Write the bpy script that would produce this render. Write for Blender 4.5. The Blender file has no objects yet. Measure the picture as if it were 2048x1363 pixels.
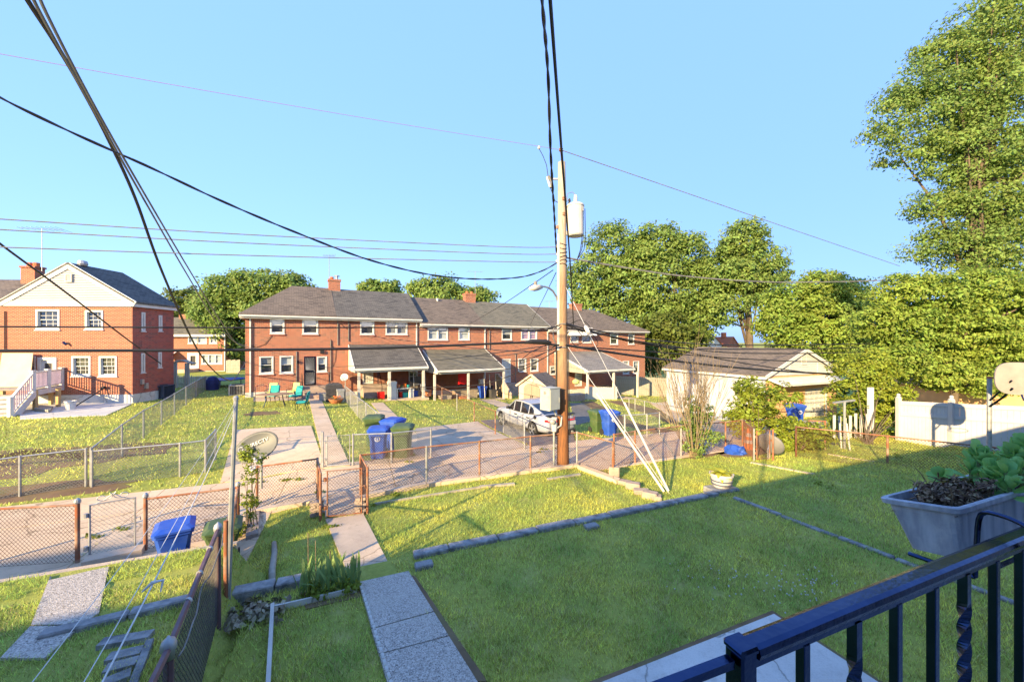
import bpy, bmesh, math, random
import numpy as np
from mathutils import Vector, Matrix

# ------------------------------------------------------------------ camera, sky, sun, exposure
scene = bpy.context.scene
COL = scene.collection
EYE = 4.0                      # camera height above the back alley
FPX, CX, CY = 770.0, 1024.0, 681.5
cam_data = bpy.data.cameras.new("camera")
cam_data.sensor_width = 36.0
cam_data.lens = 36.0 * FPX / 2048.0
cam_data.clip_start = 0.05
cam_data.clip_end = 3000.0
cam = bpy.data.objects.new("camera", cam_data)
COL.objects.link(cam)
cam.location = (0, 0, EYE)
cam.rotation_euler = (math.radians(90), 0, 0)
scene.camera = cam

SUN_EL = math.radians(18.0)
LH = Vector((0.58, 0.815))      # where the light travels, on the map
LH.normalize()
world = bpy.data.worlds.new("World")
scene.world = world
world.use_nodes = True
wn = world.node_tree
wn.nodes.clear()
w_out = wn.nodes.new("ShaderNodeOutputWorld")
w_bg = wn.nodes.new("ShaderNodeBackground")
w_sky = wn.nodes.new("ShaderNodeTexSky")
w_sky.sky_type = 'NISHITA'
w_sky.sun_disc = False
w_sky.sun_elevation = SUN_EL
w_sky.sun_rotation = math.atan2(LH.x, -LH.y)
w_sky.altitude = 0
w_sky.air_density = 1.0
w_sky.dust_density = 0.8
w_sky.ozone_density = 2.5
w_bg.inputs[1].default_value = 0.15
w_mix = wn.nodes.new("ShaderNodeMix"); w_mix.data_type = 'RGBA'      # clear evening blue over the whole dome
w_mix.inputs[0].default_value = 0.93
w_mix.inputs[7].default_value = (0.335, 0.64, 1.40, 1.0)
wn.links.new(w_sky.outputs[0], w_mix.inputs[6])
wn.links.new(w_mix.outputs[2], w_bg.inputs[0])
wn.links.new(w_bg.outputs[0], w_out.inputs[0])

sun_data = bpy.data.lights.new("sun", 'SUN')
sun_data.energy = 2.3
sun_data.angle = math.radians(0.5)
sun_data.color = (1.0, 0.75, 0.40)
sun = bpy.data.objects.new("sun", sun_data)
COL.objects.link(sun)
sun_dir = Vector((LH.x * math.cos(SUN_EL), LH.y * math.cos(SUN_EL), -math.sin(SUN_EL)))
sun.rotation_euler = sun_dir.to_track_quat('-Z', 'Y').to_euler()

scene.view_settings.view_transform = 'Standard'
scene.view_settings.look = 'None'
scene.view_settings.gamma = 1.0
scene.view_settings.use_curve_mapping = False
scene.view_settings.exposure = 2.78
scene.render.film_transparent = False
try:
    scene.cycles.max_bounces = 6
    scene.cycles.transparent_max_bounces = 12
    scene.cycles.caustics_reflective = False
    scene.cycles.caustics_refractive = False
    scene.cycles.use_denoising = True
except Exception:
    pass

rnd = random.Random(7)
NP = np.random.default_rng(11)

# ------------------------------------------------------------------ map frames and terrain
RD, DD = Vector((0.866, 0.5)), Vector((-0.5, 0.866))        # along / behind the far row of houses
AD, BD = Vector((0.927, 0.375)), Vector((-0.375, 0.927))    # along / across the alley


def sstep(a, b, x):
    t = np.clip((x - a) / (b - a), 0, 1)
    return t * t * (3 - 2 * t)


def h0(x, y):
    s = 0.866 * x + 0.5 * y
    b = -0.375 * x + 0.927 * y
    w = sstep(10.6, 20.0, b)
    sp = np.where(s > 0, s, 0.0)
    sp = np.minimum(sp, 60)
    sn = np.clip(-s, 0, 9) * (1 - sstep(33.0, 44.0, y))
    z = 0.1 - 0.06 * sp + 0.03 * sn
    a = 0.927 * x + 0.375 * y
    return w * z - 0.25 * (1 - sstep(-3.0, -0.5, a)) * (1 - sstep(14, 18, b))


def hs(x, y):
    """ground with the neighbour's higher side yard"""
    a = 0.927 * x + 0.375 * y
    b = -0.375 * x + 0.927 * y
    return h0(x, y) + np.where(b < B_SIDE, Z_SIDE * (1 - sstep(-2.0, -1.45, a)) + DIP * (1 - sstep(-3.0, -0.5, a)), 0.0)


A_SIDE, B_SIDE, Z_SIDE, DIP = -1.85, 7.70, 0.62, 0.25


def H(x, y):
    return float(hs(np.float64(x), np.float64(y)))


UP = 0.18                                                   # the raised lawn next to the near houses


def G(u, v, lev=0.0):
    """the point of the ground seen at a place of the survey photograph"""
    z = lev
    for _ in range(30):
        Y = FPX * (EYE - z) / (v - CY)
        X = (u - CX) / FPX * Y
        z = 0.6 * z + 0.4 * (H(X, Y) + lev)
    return Vector((X, Y, H(X, Y) + lev))


def at(u, v, Y):
    return Vector(((u - CX) / FPX * Y, Y, EYE - (v - CY) / FPX * Y))


def onplane(u, v, P, Q):
    """where a sight line meets the upright plane through two map points"""
    dx = (u - CX) / FPX
    nx, ny = -(Q[1] - P[1]), (Q[0] - P[0])
    Y = (nx * P[0] + ny * P[1]) / (nx * dx + ny)
    return Vector((dx * Y, Y, EYE - (v - CY) / FPX * Y))


def ab(a, b, z=0.0):
    p = AD * a + BD * b
    return Vector((p.x, p.y, z))


def st(s, t, z=0.0):
    p = RD * s + DD * t
    return Vector((p.x, p.y, z))


# ------------------------------------------------------------------ scene helpers
ROOT = {}


def link(o, parent=None):
    COL.objects.link(o)
    if parent is not None:
        o.parent = parent
    return o


def tag(o, label=None, cat=None, group=None, kind=None):
    if label: o["label"] = label
    if cat: o["category"] = cat
    if group: o["group"] = group
    if kind: o["kind"] = kind
    return o


def thing(name, loc, label, cat, rz=0.0, group=None):
    o = bpy.data.objects.new(name, None)
    o.empty_display_size = 0.2
    COL.objects.link(o)
    o.location = loc
    o.rotation_euler = (0, 0, rz)
    ROOT[o.name] = Matrix.Translation(Vector(loc)) @ Matrix.Rotation(rz, 4, 'Z')
    return tag(o, label, cat, group)


def root_of(o):
    while o.parent is not None:
        o = o.parent
    return o


def copy_tree(root, loc, rz, label=None, group=None):
    r = root.copy(); COL.objects.link(r)
    r.location = loc; r.rotation_euler = (0, 0, rz)
    if label: r["label"] = label
    if group: r["group"] = group
    ROOT[r.name] = Matrix.Translation(Vector(loc)) @ Matrix.Rotation(rz, 4, 'Z')
    for ch in list(root.children):
        c = ch.copy(); COL.objects.link(c); c.parent = r
        for g in list(ch.children):
            d = g.copy(); COL.objects.link(d); d.parent = c
    return r


class MB:
    """collects simple shapes and links them as one mesh object"""

    def __init__(self):
        self.v, self.f = [], []

    def add(self, vs, fs):
        n = len(self.v)
        self.v += [Vector(p) for p in vs]
        self.f += [tuple(i + n for i in q) for q in fs]
        return self

    def quad(self, a, b, c, d):
        return self.add((a, b, c, d), ((0, 1, 2, 3),))

    def poly(self, pts):
        return self.add(pts, (tuple(range(len(pts))),))

    def box(self, lo, hi, m=None):
        x0, y0, z0 = lo; x1, y1, z1 = hi
        vs = [Vector(p) for p in ((x0, y0, z0), (x1, y0, z0), (x1, y1, z0), (x0, y1, z0), (x0, y0, z1), (x1, y0, z1), (x1, y1, z1), (x0, y1, z1))]
        if m is not None: vs = [m @ p for p in vs]
        return self.add(vs, ((0, 3, 2, 1), (4, 5, 6, 7), (0, 1, 5, 4), (1, 2, 6, 5), (2, 3, 7, 6), (3, 0, 4, 7)))

    def cbox(self, c, size, rz=0.0, tilt=None):
        m = Matrix.Translation(Vector(c)) @ Matrix.Rotation(rz, 4, 'Z')
        if tilt is not None: m = m @ tilt
        sx, sy, sz = (q / 2 for q in size)
        return self.box((-sx, -sy, -sz), (sx, sy, sz), m)

    def bevbox(self, lo, hi, r, m=None):
        """box with chamfered vertical and top edges"""
        x0, y0, z0 = lo; x1, y1, z1 = hi
        def ring(i, z):
            return [(x0 + r, y0 + i, z), (x1 - r, y0 + i, z), (x1 - i, y0 + r, z), (x1 - i, y1 - r, z),
                    (x1 - r, y1 - i, z), (x0 + r, y1 - i, z), (x0 + i, y1 - r, z), (x0 + i, y0 + r, z)]
        rs = [ring(0, z0), ring(0, z1 - r), ring(r * .7, z1)]
        vs = [Vector(p) for q in rs for p in q]
        if m is not None: vs = [m @ p for p in vs]
        fs = []
        for k in range(2):
            for i in range(8):
                j = (i + 1) % 8
                fs.append((k * 8 + i, k * 8 + j, k * 8 + 8 + j, k * 8 + 8 + i))
        fs.append(tuple(range(16, 24))); fs.append(tuple(range(7, -1, -1)))
        return self.add(vs, fs)

    def beam(self, p, q, w, h, up=(0, 0, 1)):
        p, q = Vector(p), Vector(q)
        d = (q - p)
        if d.length < 1e-6: return self
        d.normalize()
        up = Vector(up)
        s = d.cross(up)
        if s.length < 1e-4: s = d.cross(Vector((0, 1, 0)))
        s.normalize()
        t = s.cross(d).normalized()
        s = s * (w / 2); t = t * (h / 2)
        vs = [p - s - t, p + s - t, p + s + t, p - s + t, q - s - t, q + s - t, q + s + t, q - s + t]
        return self.add(vs, ((0, 1, 2, 3), (7, 6, 5, 4), (0, 4, 5, 1), (1, 5, 6, 2), (2, 6, 7, 3), (3, 7, 4, 0)))

    def tube(self, path, r, n=8, cap=True):
        path = [Vector(p) for p in path]
        rs = r if isinstance(r, (list, tuple)) else [r] * len(path)
        base = len(self.v)
        prev = None
        for i, p in enumerate(path):
            if i == 0: d = path[1] - p
            elif i == len(path) - 1: d = p - path[i - 1]
            else: d = path[i + 1] - path[i - 1]
            if d.length < 1e-9: d = Vector((0, 0, 1))
            d.normalize()
            if prev is None:
                a = d.cross(Vector((0, 0, 1)))
                if a.length < 1e-3: a = d.cross(Vector((0, 1, 0)))
            else:
                a = prev - d * prev.dot(d)
                if a.length < 1e-4: a = d.cross(Vector((0, 1, 0)))
            a.normalize(); prev = a
            b = d.cross(a)
            for k in range(n):
                t = 2 * math.pi * k / n
                self.v.append(p + (a * math.cos(t) + b * math.sin(t)) * rs[i])
        for i in range(len(path) - 1):
            for k in range(n):
                j = (k + 1) % n
                self.f.append((base + i * n + k, base + i * n + j, base + (i + 1) * n + j, base + (i + 1) * n + k))
        if cap and n > 2:
            self.f.append(tuple(base + k for k in range(n - 1, -1, -1)))
            e = base + (len(path) - 1) * n
            self.f.append(tuple(e + k for k in range(n)))
        return self

    def lathe(self, c, prof, n=14, axis='Z', m=None):
        """prof: (radius, height) pairs about an axis through c"""
        c = Vector(c)
        base = len(self.v)
        for r, z in prof:
            for k in range(n):
                t = 2 * math.pi * k / n
                p = Vector((r * math.cos(t), r * math.sin(t), z))
                if axis == 'X': p = Vector((p.z, p.x, p.y))
                elif axis == 'Y': p = Vector((p.y, p.z, p.x))
                if m is not None: p = m @ p
                self.v.append(c + p)
        for i in range(len(prof) - 1):
            for k in range(n):
                j = (k + 1) % n
                self.f.append((base + i * n + k, base + i * n + j, base + (i + 1) * n + j, base + (i + 1) * n + k))
        self.f.append(tuple(base + k for k in range(n - 1, -1, -1)))
        e = base + (len(prof) - 1) * n
        self.f.append(tuple(e + k for k in range(n)))
        return self

    def prism(self, poly, z0, z1, m=None):
        """upright prism over a map polygon"""
        n = len(poly)
        vs = [Vector((p[0], p[1], z0)) for p in poly] + [Vector((p[0], p[1], z1)) for p in poly]
        if m is not None: vs = [m @ p for p in vs]
        fs = [tuple(range(n - 1, -1, -1)), tuple(range(n, 2 * n))]
        fs += [(i, (i + 1) % n, n + (i + 1) % n, n + i) for i in range(n)]
        return self.add(vs, fs)

    def slab(self, pts, off):
        """a flat piece of any outline given a thickness along off"""
        n = len(pts); off = Vector(off)
        vs = [Vector(p) for p in pts] + [Vector(p) + off for p in pts]
        fs = [tuple(range(n)), tuple(range(2 * n - 1, n - 1, -1))]
        fs += [((i + 1) % n, i, n + i, n + (i + 1) % n) for i in range(n)]
        return self.add(vs, fs)

    def build(self, name, mat, parent=None, world=False, smooth=False, kind=None, label=None, fix=True):
        vs = self.v
        if world and parent is not None:
            inv = ROOT[root_of(parent).name].inverted()
            vs = [inv @ p for p in vs]
        me = bpy.data.meshes.new(name)
        me.from_pydata([tuple(p) for p in vs], [], self.f)
        if fix:
            bm = bmesh.new(); bm.from_mesh(me)
            bmesh.ops.recalc_face_normals(bm, faces=bm.faces)
            bm.to_mesh(me); bm.free()
        uv_map(me)
        if smooth:
            me.polygons.foreach_set("use_smooth", [True] * len(me.polygons))
        if mat is not None: me.materials.append(mat)
        o = link(bpy.data.objects.new(name, me), parent)
        if kind: o["kind"] = kind
        if label: o["label"] = label
        return o


def uv_map(me):
    uv = me.uv_layers.new(name="metres")
    data = [0.0] * (2 * len(me.loops))
    vs = me.vertices
    for p in me.polygons:
        n = p.normal
        if abs(n.z) > 0.97:
            t, b = Vector((1, 0, 0)), Vector((0, 1, 0))
        else:
            t = Vector((0, 0, 1)).cross(n).normalized(); b = n.cross(t)
        for li in p.loop_indices:
            co = vs[me.loops[li].vertex_index].co
            data[2 * li] = co.dot(t); data[2 * li + 1] = co.dot(b)
    uv.data.foreach_set("uv", data)


def np_mesh(name, verts, faces, mat, parent=None, smooth=False):
    """many small faces at once; faces all of one size"""
    me = bpy.data.meshes.new(name)
    nv, nf, k = len(verts), len(faces), faces.shape[1]
    me.vertices.add(nv); me.loops.add(nf * k); me.polygons.add(nf)
    me.vertices.foreach_set("co", np.ascontiguousarray(verts, dtype=np.float32).ravel())
    me.loops.foreach_set("vertex_index", np.ascontiguousarray(faces, dtype=np.int32).ravel())
    me.polygons.foreach_set("loop_start", np.arange(nf, dtype=np.int32) * k)
    me.polygons.foreach_set("loop_total", np.full(nf, k, dtype=np.int32))
    me.update(calc_edges=True)
    me.validate()
    if smooth: me.polygons.foreach_set("use_smooth", [True] * nf)
    if mat is not None: me.materials.append(mat)
    return link(bpy.data.objects.new(name, me), parent)


# ------------------------------------------------------------------ materials
def new_mat(name):
    m = bpy.data.materials.new(name); m.use_nodes = True
    nt = m.node_tree
    return m, nt, nt.nodes["Principled BSDF"]


def rgba(c):
    return (c[0], c[1], c[2], 1.0)


def node(nt, kind, **kw):
    n = nt.nodes.new(kind)
    for k, v in kw.items(): setattr(n, k, v)
    return n


def noise(nt, coord, scale, detail=4.0, rough=0.55):
    n = node(nt, "ShaderNodeTexNoise")
    n.inputs["Scale"].default_value = scale
    n.inputs["Detail"].default_value = detail
    n.inputs["Roughness"].default_value = rough
    if coord is not None: nt.links.new(coord, n.inputs["Vector"])
    return n.outputs["Fac"]


def ramp(nt, fac, a, b, lo=0.35, hi=0.65):
    r = node(nt, "ShaderNodeMapRange")
    r.inputs[1].default_value = lo; r.inputs[2].default_value = hi
    r.inputs[3].default_value = a; r.inputs[4].default_value = b
    nt.links.new(fac, r.inputs[0])
    return r.outputs[0]


def mixc(nt, fac, c1, c2, mode='MIX'):
    m = node(nt, "ShaderNodeMix", data_type='RGBA', blend_type=mode)
    for sock, val in ((m.inputs[0], fac), (m.inputs[6], c1), (m.inputs[7], c2)):
        if hasattr(val, "links"): nt.links.new(val, sock)
        elif isinstance(val, (int, float)): sock.default_value = val
        else: sock.default_value = rgba(val)
    return m.outputs[2]


def bump(nt, bsdf, height, strength=0.3, dist=0.02):
    b = node(nt, "ShaderNodeBump")
    b.inputs["Strength"].default_value = strength
    b.inputs["Distance"].default_value = dist
    nt.links.new(height, b.inputs["Height"])
    nt.links.new(b.outputs[0], bsdf.inputs["Normal"])


def M(name, c, c2=None, scale=5.0, rough=0.6, metal=0.0, spec=0.3, bmp=0.0, bscale=30.0, c3=None, scale3=0.7, lo=0.35, hi=0.65, island=0.0, space="Object", lo3=.45, hi3=.7):
    m, nt, b = new_mat(name)
    co = node(nt, "ShaderNodeTexCoord").outputs[space]
    b.inputs["Roughness"].default_value = rough
    b.inputs["Metallic"].default_value = metal
    b.inputs["Specular IOR Level"].default_value = spec
    col = c
    if c2 is not None:
        col = mixc(nt, ramp(nt, noise(nt, co, scale), 0, 1, lo, hi), c, c2)
    if c3 is not None:
        col = mixc(nt, ramp(nt, noise(nt, co, scale3, 5), 0, 1, lo3, hi3), col, c3)
    if island:
        g = node(nt, "ShaderNodeNewGeometry")
        hsv = node(nt, "ShaderNodeHueSaturation")
        nt.links.new(ramp(nt, g.outputs["Random Per Island"], 1 - island, 1 + island, 0, 1), hsv.inputs["Value"])
        nt.links.new(ramp(nt, g.outputs["Random Per Island"], 0.5 - island * .05, 0.5 + island * .05, 0, 1), hsv.inputs["Hue"])
        if hasattr(col, "links"): nt.links.new(col, hsv.inputs["Color"])
        else: hsv.inputs["Color"].default_value = rgba(col)
        col = hsv.outputs[0]
    if hasattr(col, "links"): nt.links.new(col, b.inputs["Base Color"])
    else: b.inputs["Base Color"].default_value = rgba(col)
    if bmp: bump(nt, b, noise(nt, co, bscale, 5), bmp, 0.02)
    return m


def leaf_mat(name, c, c2, trans=0.35, island=0.35, scale=0.35):
    """leaves: some light passes through; each leaf has its own tint"""
    m, nt, b = new_mat(name)
    out = nt.nodes["Material Output"]
    co = node(nt, "ShaderNodeTexCoord").outputs["Object"]
    g = node(nt, "ShaderNodeNewGeometry")
    col = mixc(nt, ramp(nt, noise(nt, co, scale, 3), 0, 1), c, c2)
    hsv = node(nt, "ShaderNodeHueSaturation")
    nt.links.new(ramp(nt, g.outputs["Random Per Island"], 1 - island, 1 + island, 0, 1), hsv.inputs["Value"])
    nt.links.new(ramp(nt, g.outputs["Random Per Island"], 0.48, 0.52, 0, 1), hsv.inputs["Hue"])
    nt.links.new(col, hsv.inputs["Color"])
    b.inputs["Roughness"].default_value = 0.55
    b.inputs["Specular IOR Level"].default_value = 0.25
    nt.links.new(hsv.outputs[0], b.inputs["Base Color"])
    t = node(nt, "ShaderNodeBsdfTranslucent")
    nt.links.new(hsv.outputs[0], t.inputs["Color"])
    mx = node(nt, "ShaderNodeMixShader")
    mx.inputs[0].default_value = trans
    nt.links.new(b.outputs[0], mx.inputs[1]); nt.links.new(t.outputs[0], mx.inputs[2])
    nt.links.new(mx.outputs[0], out.inputs[0])
    return m


def brick_mat(name, c1, c2, mortar, w=0.215, h=0.075, ms=0.009, dark=(0.12, 0.05, 0.045), bstr=0.5, tint=(0.30, 0.12, 0.08), rough=0.85, offset=0.5):
    m, nt, b = new_mat(name)
    uv = node(nt, "ShaderNodeUVMap", uv_map="metres").outputs[0]
    t = node(nt, "ShaderNodeTexBrick")
    t.offset = offset
    nt.links.new(uv, t.inputs["Vector"])
    t.inputs["Scale"].default_value = 1.0
    t.inputs["Brick Width"].default_value = w
    t.inputs["Row Height"].default_value = h
    t.inputs["Mortar Size"].default_value = ms
    t.inputs["Mortar Smooth"].default_value = 0.1
    t.inputs["Bias"].default_value = -0.25
    t.inputs["Color1"].default_value = rgba(c1)
    t.inputs["Color2"].default_value = rgba(c2)
    t.inputs["Mortar"].default_value = rgba(mortar)
    # a scattering of darker and of paler bricks: noise sampled brick by brick
    snap = node(nt, "ShaderNodeVectorMath", operation='SNAP')
    snap.inputs[1].default_value = (w, h, 1.0)
    nt.links.new(uv, snap.inputs[0])
    wn_ = node(nt, "ShaderNodeTexWhiteNoise", noise_dimensions='2D')
    nt.links.new(snap.outputs[0], wn_.inputs["Vector"])
    inv = node(nt, "ShaderNodeMath", operation='SUBTRACT'); inv.inputs[0].default_value = 1.0
    nt.links.new(t.outputs["Fac"], inv.inputs[1])
    mul = node(nt, "ShaderNodeMath", operation='MULTIPLY')
    nt.links.new(inv.outputs[0], mul.inputs[0])
    nt.links.new(ramp(nt, wn_.outputs["Value"], 0, 0.85, 0.62, .95), mul.inputs[1])
    col = mixc(nt, mul.outputs[0], t.outputs["Color"], dark)
    col = mixc(nt, ramp(nt, noise(nt, uv, 0.55, 5), 0, 0.45, .42, .75), col, tint)
    nt.links.new(col, b.inputs["Base Color"])
    b.inputs["Roughness"].default_value = rough
    b.inputs["Specular IOR Level"].default_value = 0.2
    bump(nt, b, inv.outputs[0], bstr, 0.012)
    return m


def glass_mat(name, refl=0.16, tint=(0.9, 0.95, 1.0)):
    m, nt, b = new_mat(name)
    out = nt.nodes["Material Output"]
    tr = node(nt, "ShaderNodeBsdfTransparent"); tr.inputs[0].default_value = rgba(tint)
    gl = node(nt, "ShaderNodeBsdfGlossy"); gl.inputs["Roughness"].default_value = 0.03
    mx = node(nt, "ShaderNodeMixShader"); mx.inputs[0].default_value = refl
    nt.links.new(tr.outputs[0], mx.inputs[1]); nt.links.new(gl.outputs[0], mx.inputs[2])
    nt.links.new(mx.outputs[0], out.inputs[0])
    return m


def lawn_mat(name, c, c2, dry, scale=0.5):
    m, nt, b = new_mat(name)
    co = node(nt, "ShaderNodeTexCoord").outputs["Object"]
    col = mixc(nt, ramp(nt, noise(nt, co, scale, 6, .6), 0, 1, .38, .62), c, c2)
    col = mixc(nt, ramp(nt, noise(nt, co, 14, 4, .7), 0, .55, .4, .7), col, (c[0] * .45, c[1] * .5, c[2] * .5))
    col = mixc(nt, ramp(nt, noise(nt, co, 1.3, 6, .65), 0, .7, .55, .75), col, dry)
    nt.links.new(col, b.inputs["Base Color"])
    b.inputs["Roughness"].default_value = 0.9
    b.inputs["Specular IOR Level"].default_value = 0.1
    bump(nt, b, noise(nt, co, 45, 6, .7), 0.6, 0.03)
    return m


def agg_mat(name, cols, scale=90.0, patch=(0.5, 0.5, 0.48), rough=0.85):
    """exposed-aggregate concrete: pebbles of several tones in grey cement"""
    m, nt, b = new_mat(name)
    co = node(nt, "ShaderNodeTexCoord").outputs["Object"]
    v = node(nt, "ShaderNodeTexVoronoi"); v.inputs["Scale"].default_value = scale
    nt.links.new(co, v.inputs["Vector"])
    sep = node(nt, "ShaderNodeSeparateColor"); nt.links.new(v.outputs["Color"], sep.inputs[0])
    cr = node(nt, "ShaderNodeValToRGB"); nt.links.new(sep.outputs[0], cr.inputs[0])
    while len(cr.color_ramp.elements) < len(cols): cr.color_ramp.elements.new(0.5)
    for i, c in enumerate(cols):
        e = cr.color_ramp.elements[i]; e.position = i / (len(cols) - 1); e.color = rgba(c)
    col = mixc(nt, ramp(nt, noise(nt, co, 1.1, 5), 0, .6, .45, .7), cr.outputs[0], patch)
    nt.links.new(col, b.inputs["Base Color"])
    b.inputs["Roughness"].default_value = rough
    b.inputs["Specular IOR Level"].default_value = 0.2
    bump(nt, b, v.outputs["Distance"], 0.4, 0.01)
    return m


K = {}
K['brick'] = brick_mat("red_brick", (0.33, 0.082, 0.042), (0.235, 0.048, 0.03), (0.42, 0.29, 0.21), ms=.010, dark=(.10, .035, .03))
K['brick_side'] = brick_mat("shaded_red_brick", (0.34, 0.075, 0.05), (0.25, 0.05, 0.04), (0.30, 0.2, 0.17), tint=(.26, .08, .06))  # darker copy of the red brick, with the unlit side wall's shade in it
K['roof_brown'] = brick_mat("brown_shingle", (0.16, 0.132, 0.11), (0.12, 0.10, 0.086), (0.06, 0.052, 0.046), w=0.32, h=0.14, ms=0.014, dark=(0.07, 0.06, 0.052), tint=(.19, .155, .125), bstr=.35)
K['roof_grey'] = brick_mat("grey_shingle", (0.125, 0.12, 0.112), (0.09, 0.087, 0.083), (0.04, 0.04, 0.04), w=0.32, h=0.14, ms=0.014, dark=(0.05, 0.05, 0.05), tint=(.14, .13, .118), bstr=.35)
K['roof_green'] = brick_mat("greenish_shingle", (0.16, 0.15, 0.118), (0.12, 0.115, 0.092), (0.06, 0.06, 0.05), w=0.32, h=0.14, ms=0.014, dark=(0.07, 0.07, 0.058), tint=(.18, .165, .125), bstr=.35)
K['roof_pale'] = brick_mat("pale_grey_shingle", (0.22, 0.21, 0.20), (0.17, 0.165, 0.155), (0.10, 0.10, 0.095), w=0.32, h=0.14, ms=0.012, dark=(0.13, 0.125, 0.12), tint=(.24, .22, .20), bstr=.35)
K['white'] = M("white_paint", (0.58, 0.58, 0.57), (0.50, 0.50, 0.49), 2.5, rough=.45)
K['white_dirty'] = M("weathered_white_paint", (0.54, 0.52, 0.47), (0.42, 0.40, 0.36), 1.8, rough=.6)
K['glass'] = glass_mat("window_glass")
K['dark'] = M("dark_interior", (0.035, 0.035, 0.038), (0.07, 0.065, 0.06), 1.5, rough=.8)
K['blind'] = M("window_blind", (0.55, 0.55, 0.52), (0.45, 0.45, 0.43), 3, rough=.7)
K['curtain'] = M("grey_curtain", (0.30, 0.29, 0.28), (0.19, 0.185, 0.18), 6, rough=.8)
K['galv'] = M("galvanised_steel", (0.42, 0.43, 0.44), (0.30, 0.31, 0.32), 9, rough=.45, metal=.55)
K['rust'] = M("rusted_steel", (0.27, 0.085, 0.035), (0.17, 0.10, 0.065), 7, rough=.8, c3=(0.33, 0.24, 0.18), scale3=3)
K['rust_wire'] = M("rusted_wire", (0.15, 0.06, 0.032), (0.11, 0.06, 0.042), 5, rough=.8)
K['galv_wire'] = M("galvanised_wire", (0.30, 0.29, 0.27), (0.21, 0.20, 0.19), 5, rough=.5, metal=.3)
K['black_wire'] = M("tarnished_wire", (0.06, 0.05, 0.05), (0.10, 0.085, 0.08), 5, rough=.6)
K['conc'] = M("pale_concrete", (0.42, 0.35, 0.27), (0.34, 0.28, 0.22), 1.6, rough=.9, bmp=.25, bscale=40, c3=(.27, .225, .18), scale3=.5, spec=.15)
K['conc_pink'] = M("pinkish_concrete", (0.40, 0.315, 0.235), (0.31, 0.245, 0.185), 1.3, rough=.9, bmp=.25, bscale=40, c3=(.41, .33, .26), scale3=.6, spec=.15)
K['conc_grey'] = M("grey_concrete", (0.40, 0.40, 0.39), (0.31, 0.31, 0.305), 2, rough=.9, bmp=.25, bscale=50, c3=(.48, .48, .46), scale3=.8, spec=.15)
def conc_mat(name, c, c2, c3):
    """old concrete: blotches, pale wear, dark stains and hairline cracks"""
    m, nt, b = new_mat(name)
    co = node(nt, "ShaderNodeTexCoord").outputs["Object"]
    col = mixc(nt, ramp(nt, noise(nt, co, 1.3, 6, .65), 0, 1, .35, .65), c, c2)
    col = mixc(nt, ramp(nt, noise(nt, co, .55, 6, .6), 0, .9, .45, .7), col, c3)
    col = mixc(nt, ramp(nt, noise(nt, co, 4.5, 6, .75), 0, .45, .52, .72), col, (c2[0] * .5, c2[1] * .5, c2[2] * .5))
    col = mixc(nt, ramp(nt, noise(nt, co, 60, 3, .7), 0, .35, .5, .7), col, (c2[0] * .55, c2[1] * .55, c2[2] * .55))
    dis = node(nt, "ShaderNodeMix", data_type='RGBA', blend_type='LINEAR_LIGHT'); dis.inputs[0].default_value = .35
    nz = node(nt, "ShaderNodeTexNoise"); nz.inputs["Scale"].default_value = 1.6; nz.inputs["Detail"].default_value = 6
    nt.links.new(co, nz.inputs["Vector"]); nt.links.new(co, dis.inputs[6]); nt.links.new(nz.outputs["Color"], dis.inputs[7])
    v = node(nt, "ShaderNodeTexVoronoi", feature='DISTANCE_TO_EDGE'); v.inputs["Scale"].default_value = .55
    nt.links.new(dis.outputs[2], v.inputs["Vector"])
    crack = ramp(nt, v.outputs["Distance"], .75, 0, .0, .012)
    col = mixc(nt, crack, col, (c2[0] * .3, c2[1] * .3, c2[2] * .28))
    nt.links.new(col, b.inputs["Base Color"])
    b.inputs["Roughness"].default_value = .9; b.inputs["Specular IOR Level"].default_value = .15
    bump(nt, b, noise(nt, co, 40, 5), .25, .02)
    return m


K['conc'] = conc_mat("pale_concrete", (0.58, 0.46, 0.34), (0.48, 0.38, 0.285), (.36, .29, .22))
K['conc_pink'] = conc_mat("pinkish_concrete", (0.63, 0.475, 0.32), (0.52, 0.39, 0.265), (.66, .52, .37))
K['conc_grey'] = conc_mat("grey_concrete", (0.56, 0.55, 0.52), (0.47, 0.46, 0.44), (.64, .63, .60))
K['asphalt'] = M("worn_asphalt", (0.13, 0.125, 0.12), (0.19, 0.18, 0.165), 3, rough=.9, bmp=.3, bscale=60, spec=.15)
K['stone'] = M("rough_grey_stone", (0.22, 0.22, 0.22), (0.34, 0.335, 0.33), 9, rough=.95, bmp=.7, bscale=25, c3=(.10, .105, .11), scale3=5, spec=.1)
K['stone_warm'] = M("tan_stone", (0.38, 0.30, 0.24), (0.27, 0.215, 0.18), 5, rough=.95, bmp=.6, bscale=20, spec=.1)
K['dirt'] = M("bare_earth", (0.22, 0.145, 0.09), (0.15, 0.10, 0.065), 2.2, rough=.95, bmp=.6, bscale=30, c3=(.17, .15, .07), scale3=1.2, spec=.05)
K['agg'] = agg_mat("exposed_aggregate", [(0.13, .12, .11), (0.36, .33, .29), (0.50, .455, .40), (0.27, .24, .21), (0.60, .55, .49)], 75, (.44, .40, .34))
K['wood'] = M("weathered_wood", (0.30, 0.24, 0.17), (0.21, 0.17, 0.125), 6, rough=.85, bmp=.3)
K['wood_grey'] = M("grey_weathered_wood", (0.36, 0.33, 0.27), (0.25, 0.225, 0.185), 5, rough=.85, bmp=.3, island=.15)
K['wood_new'] = M("new_lumber", (0.50, 0.33, 0.16), (0.42, 0.27, 0.12), 5, rough=.7)
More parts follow.
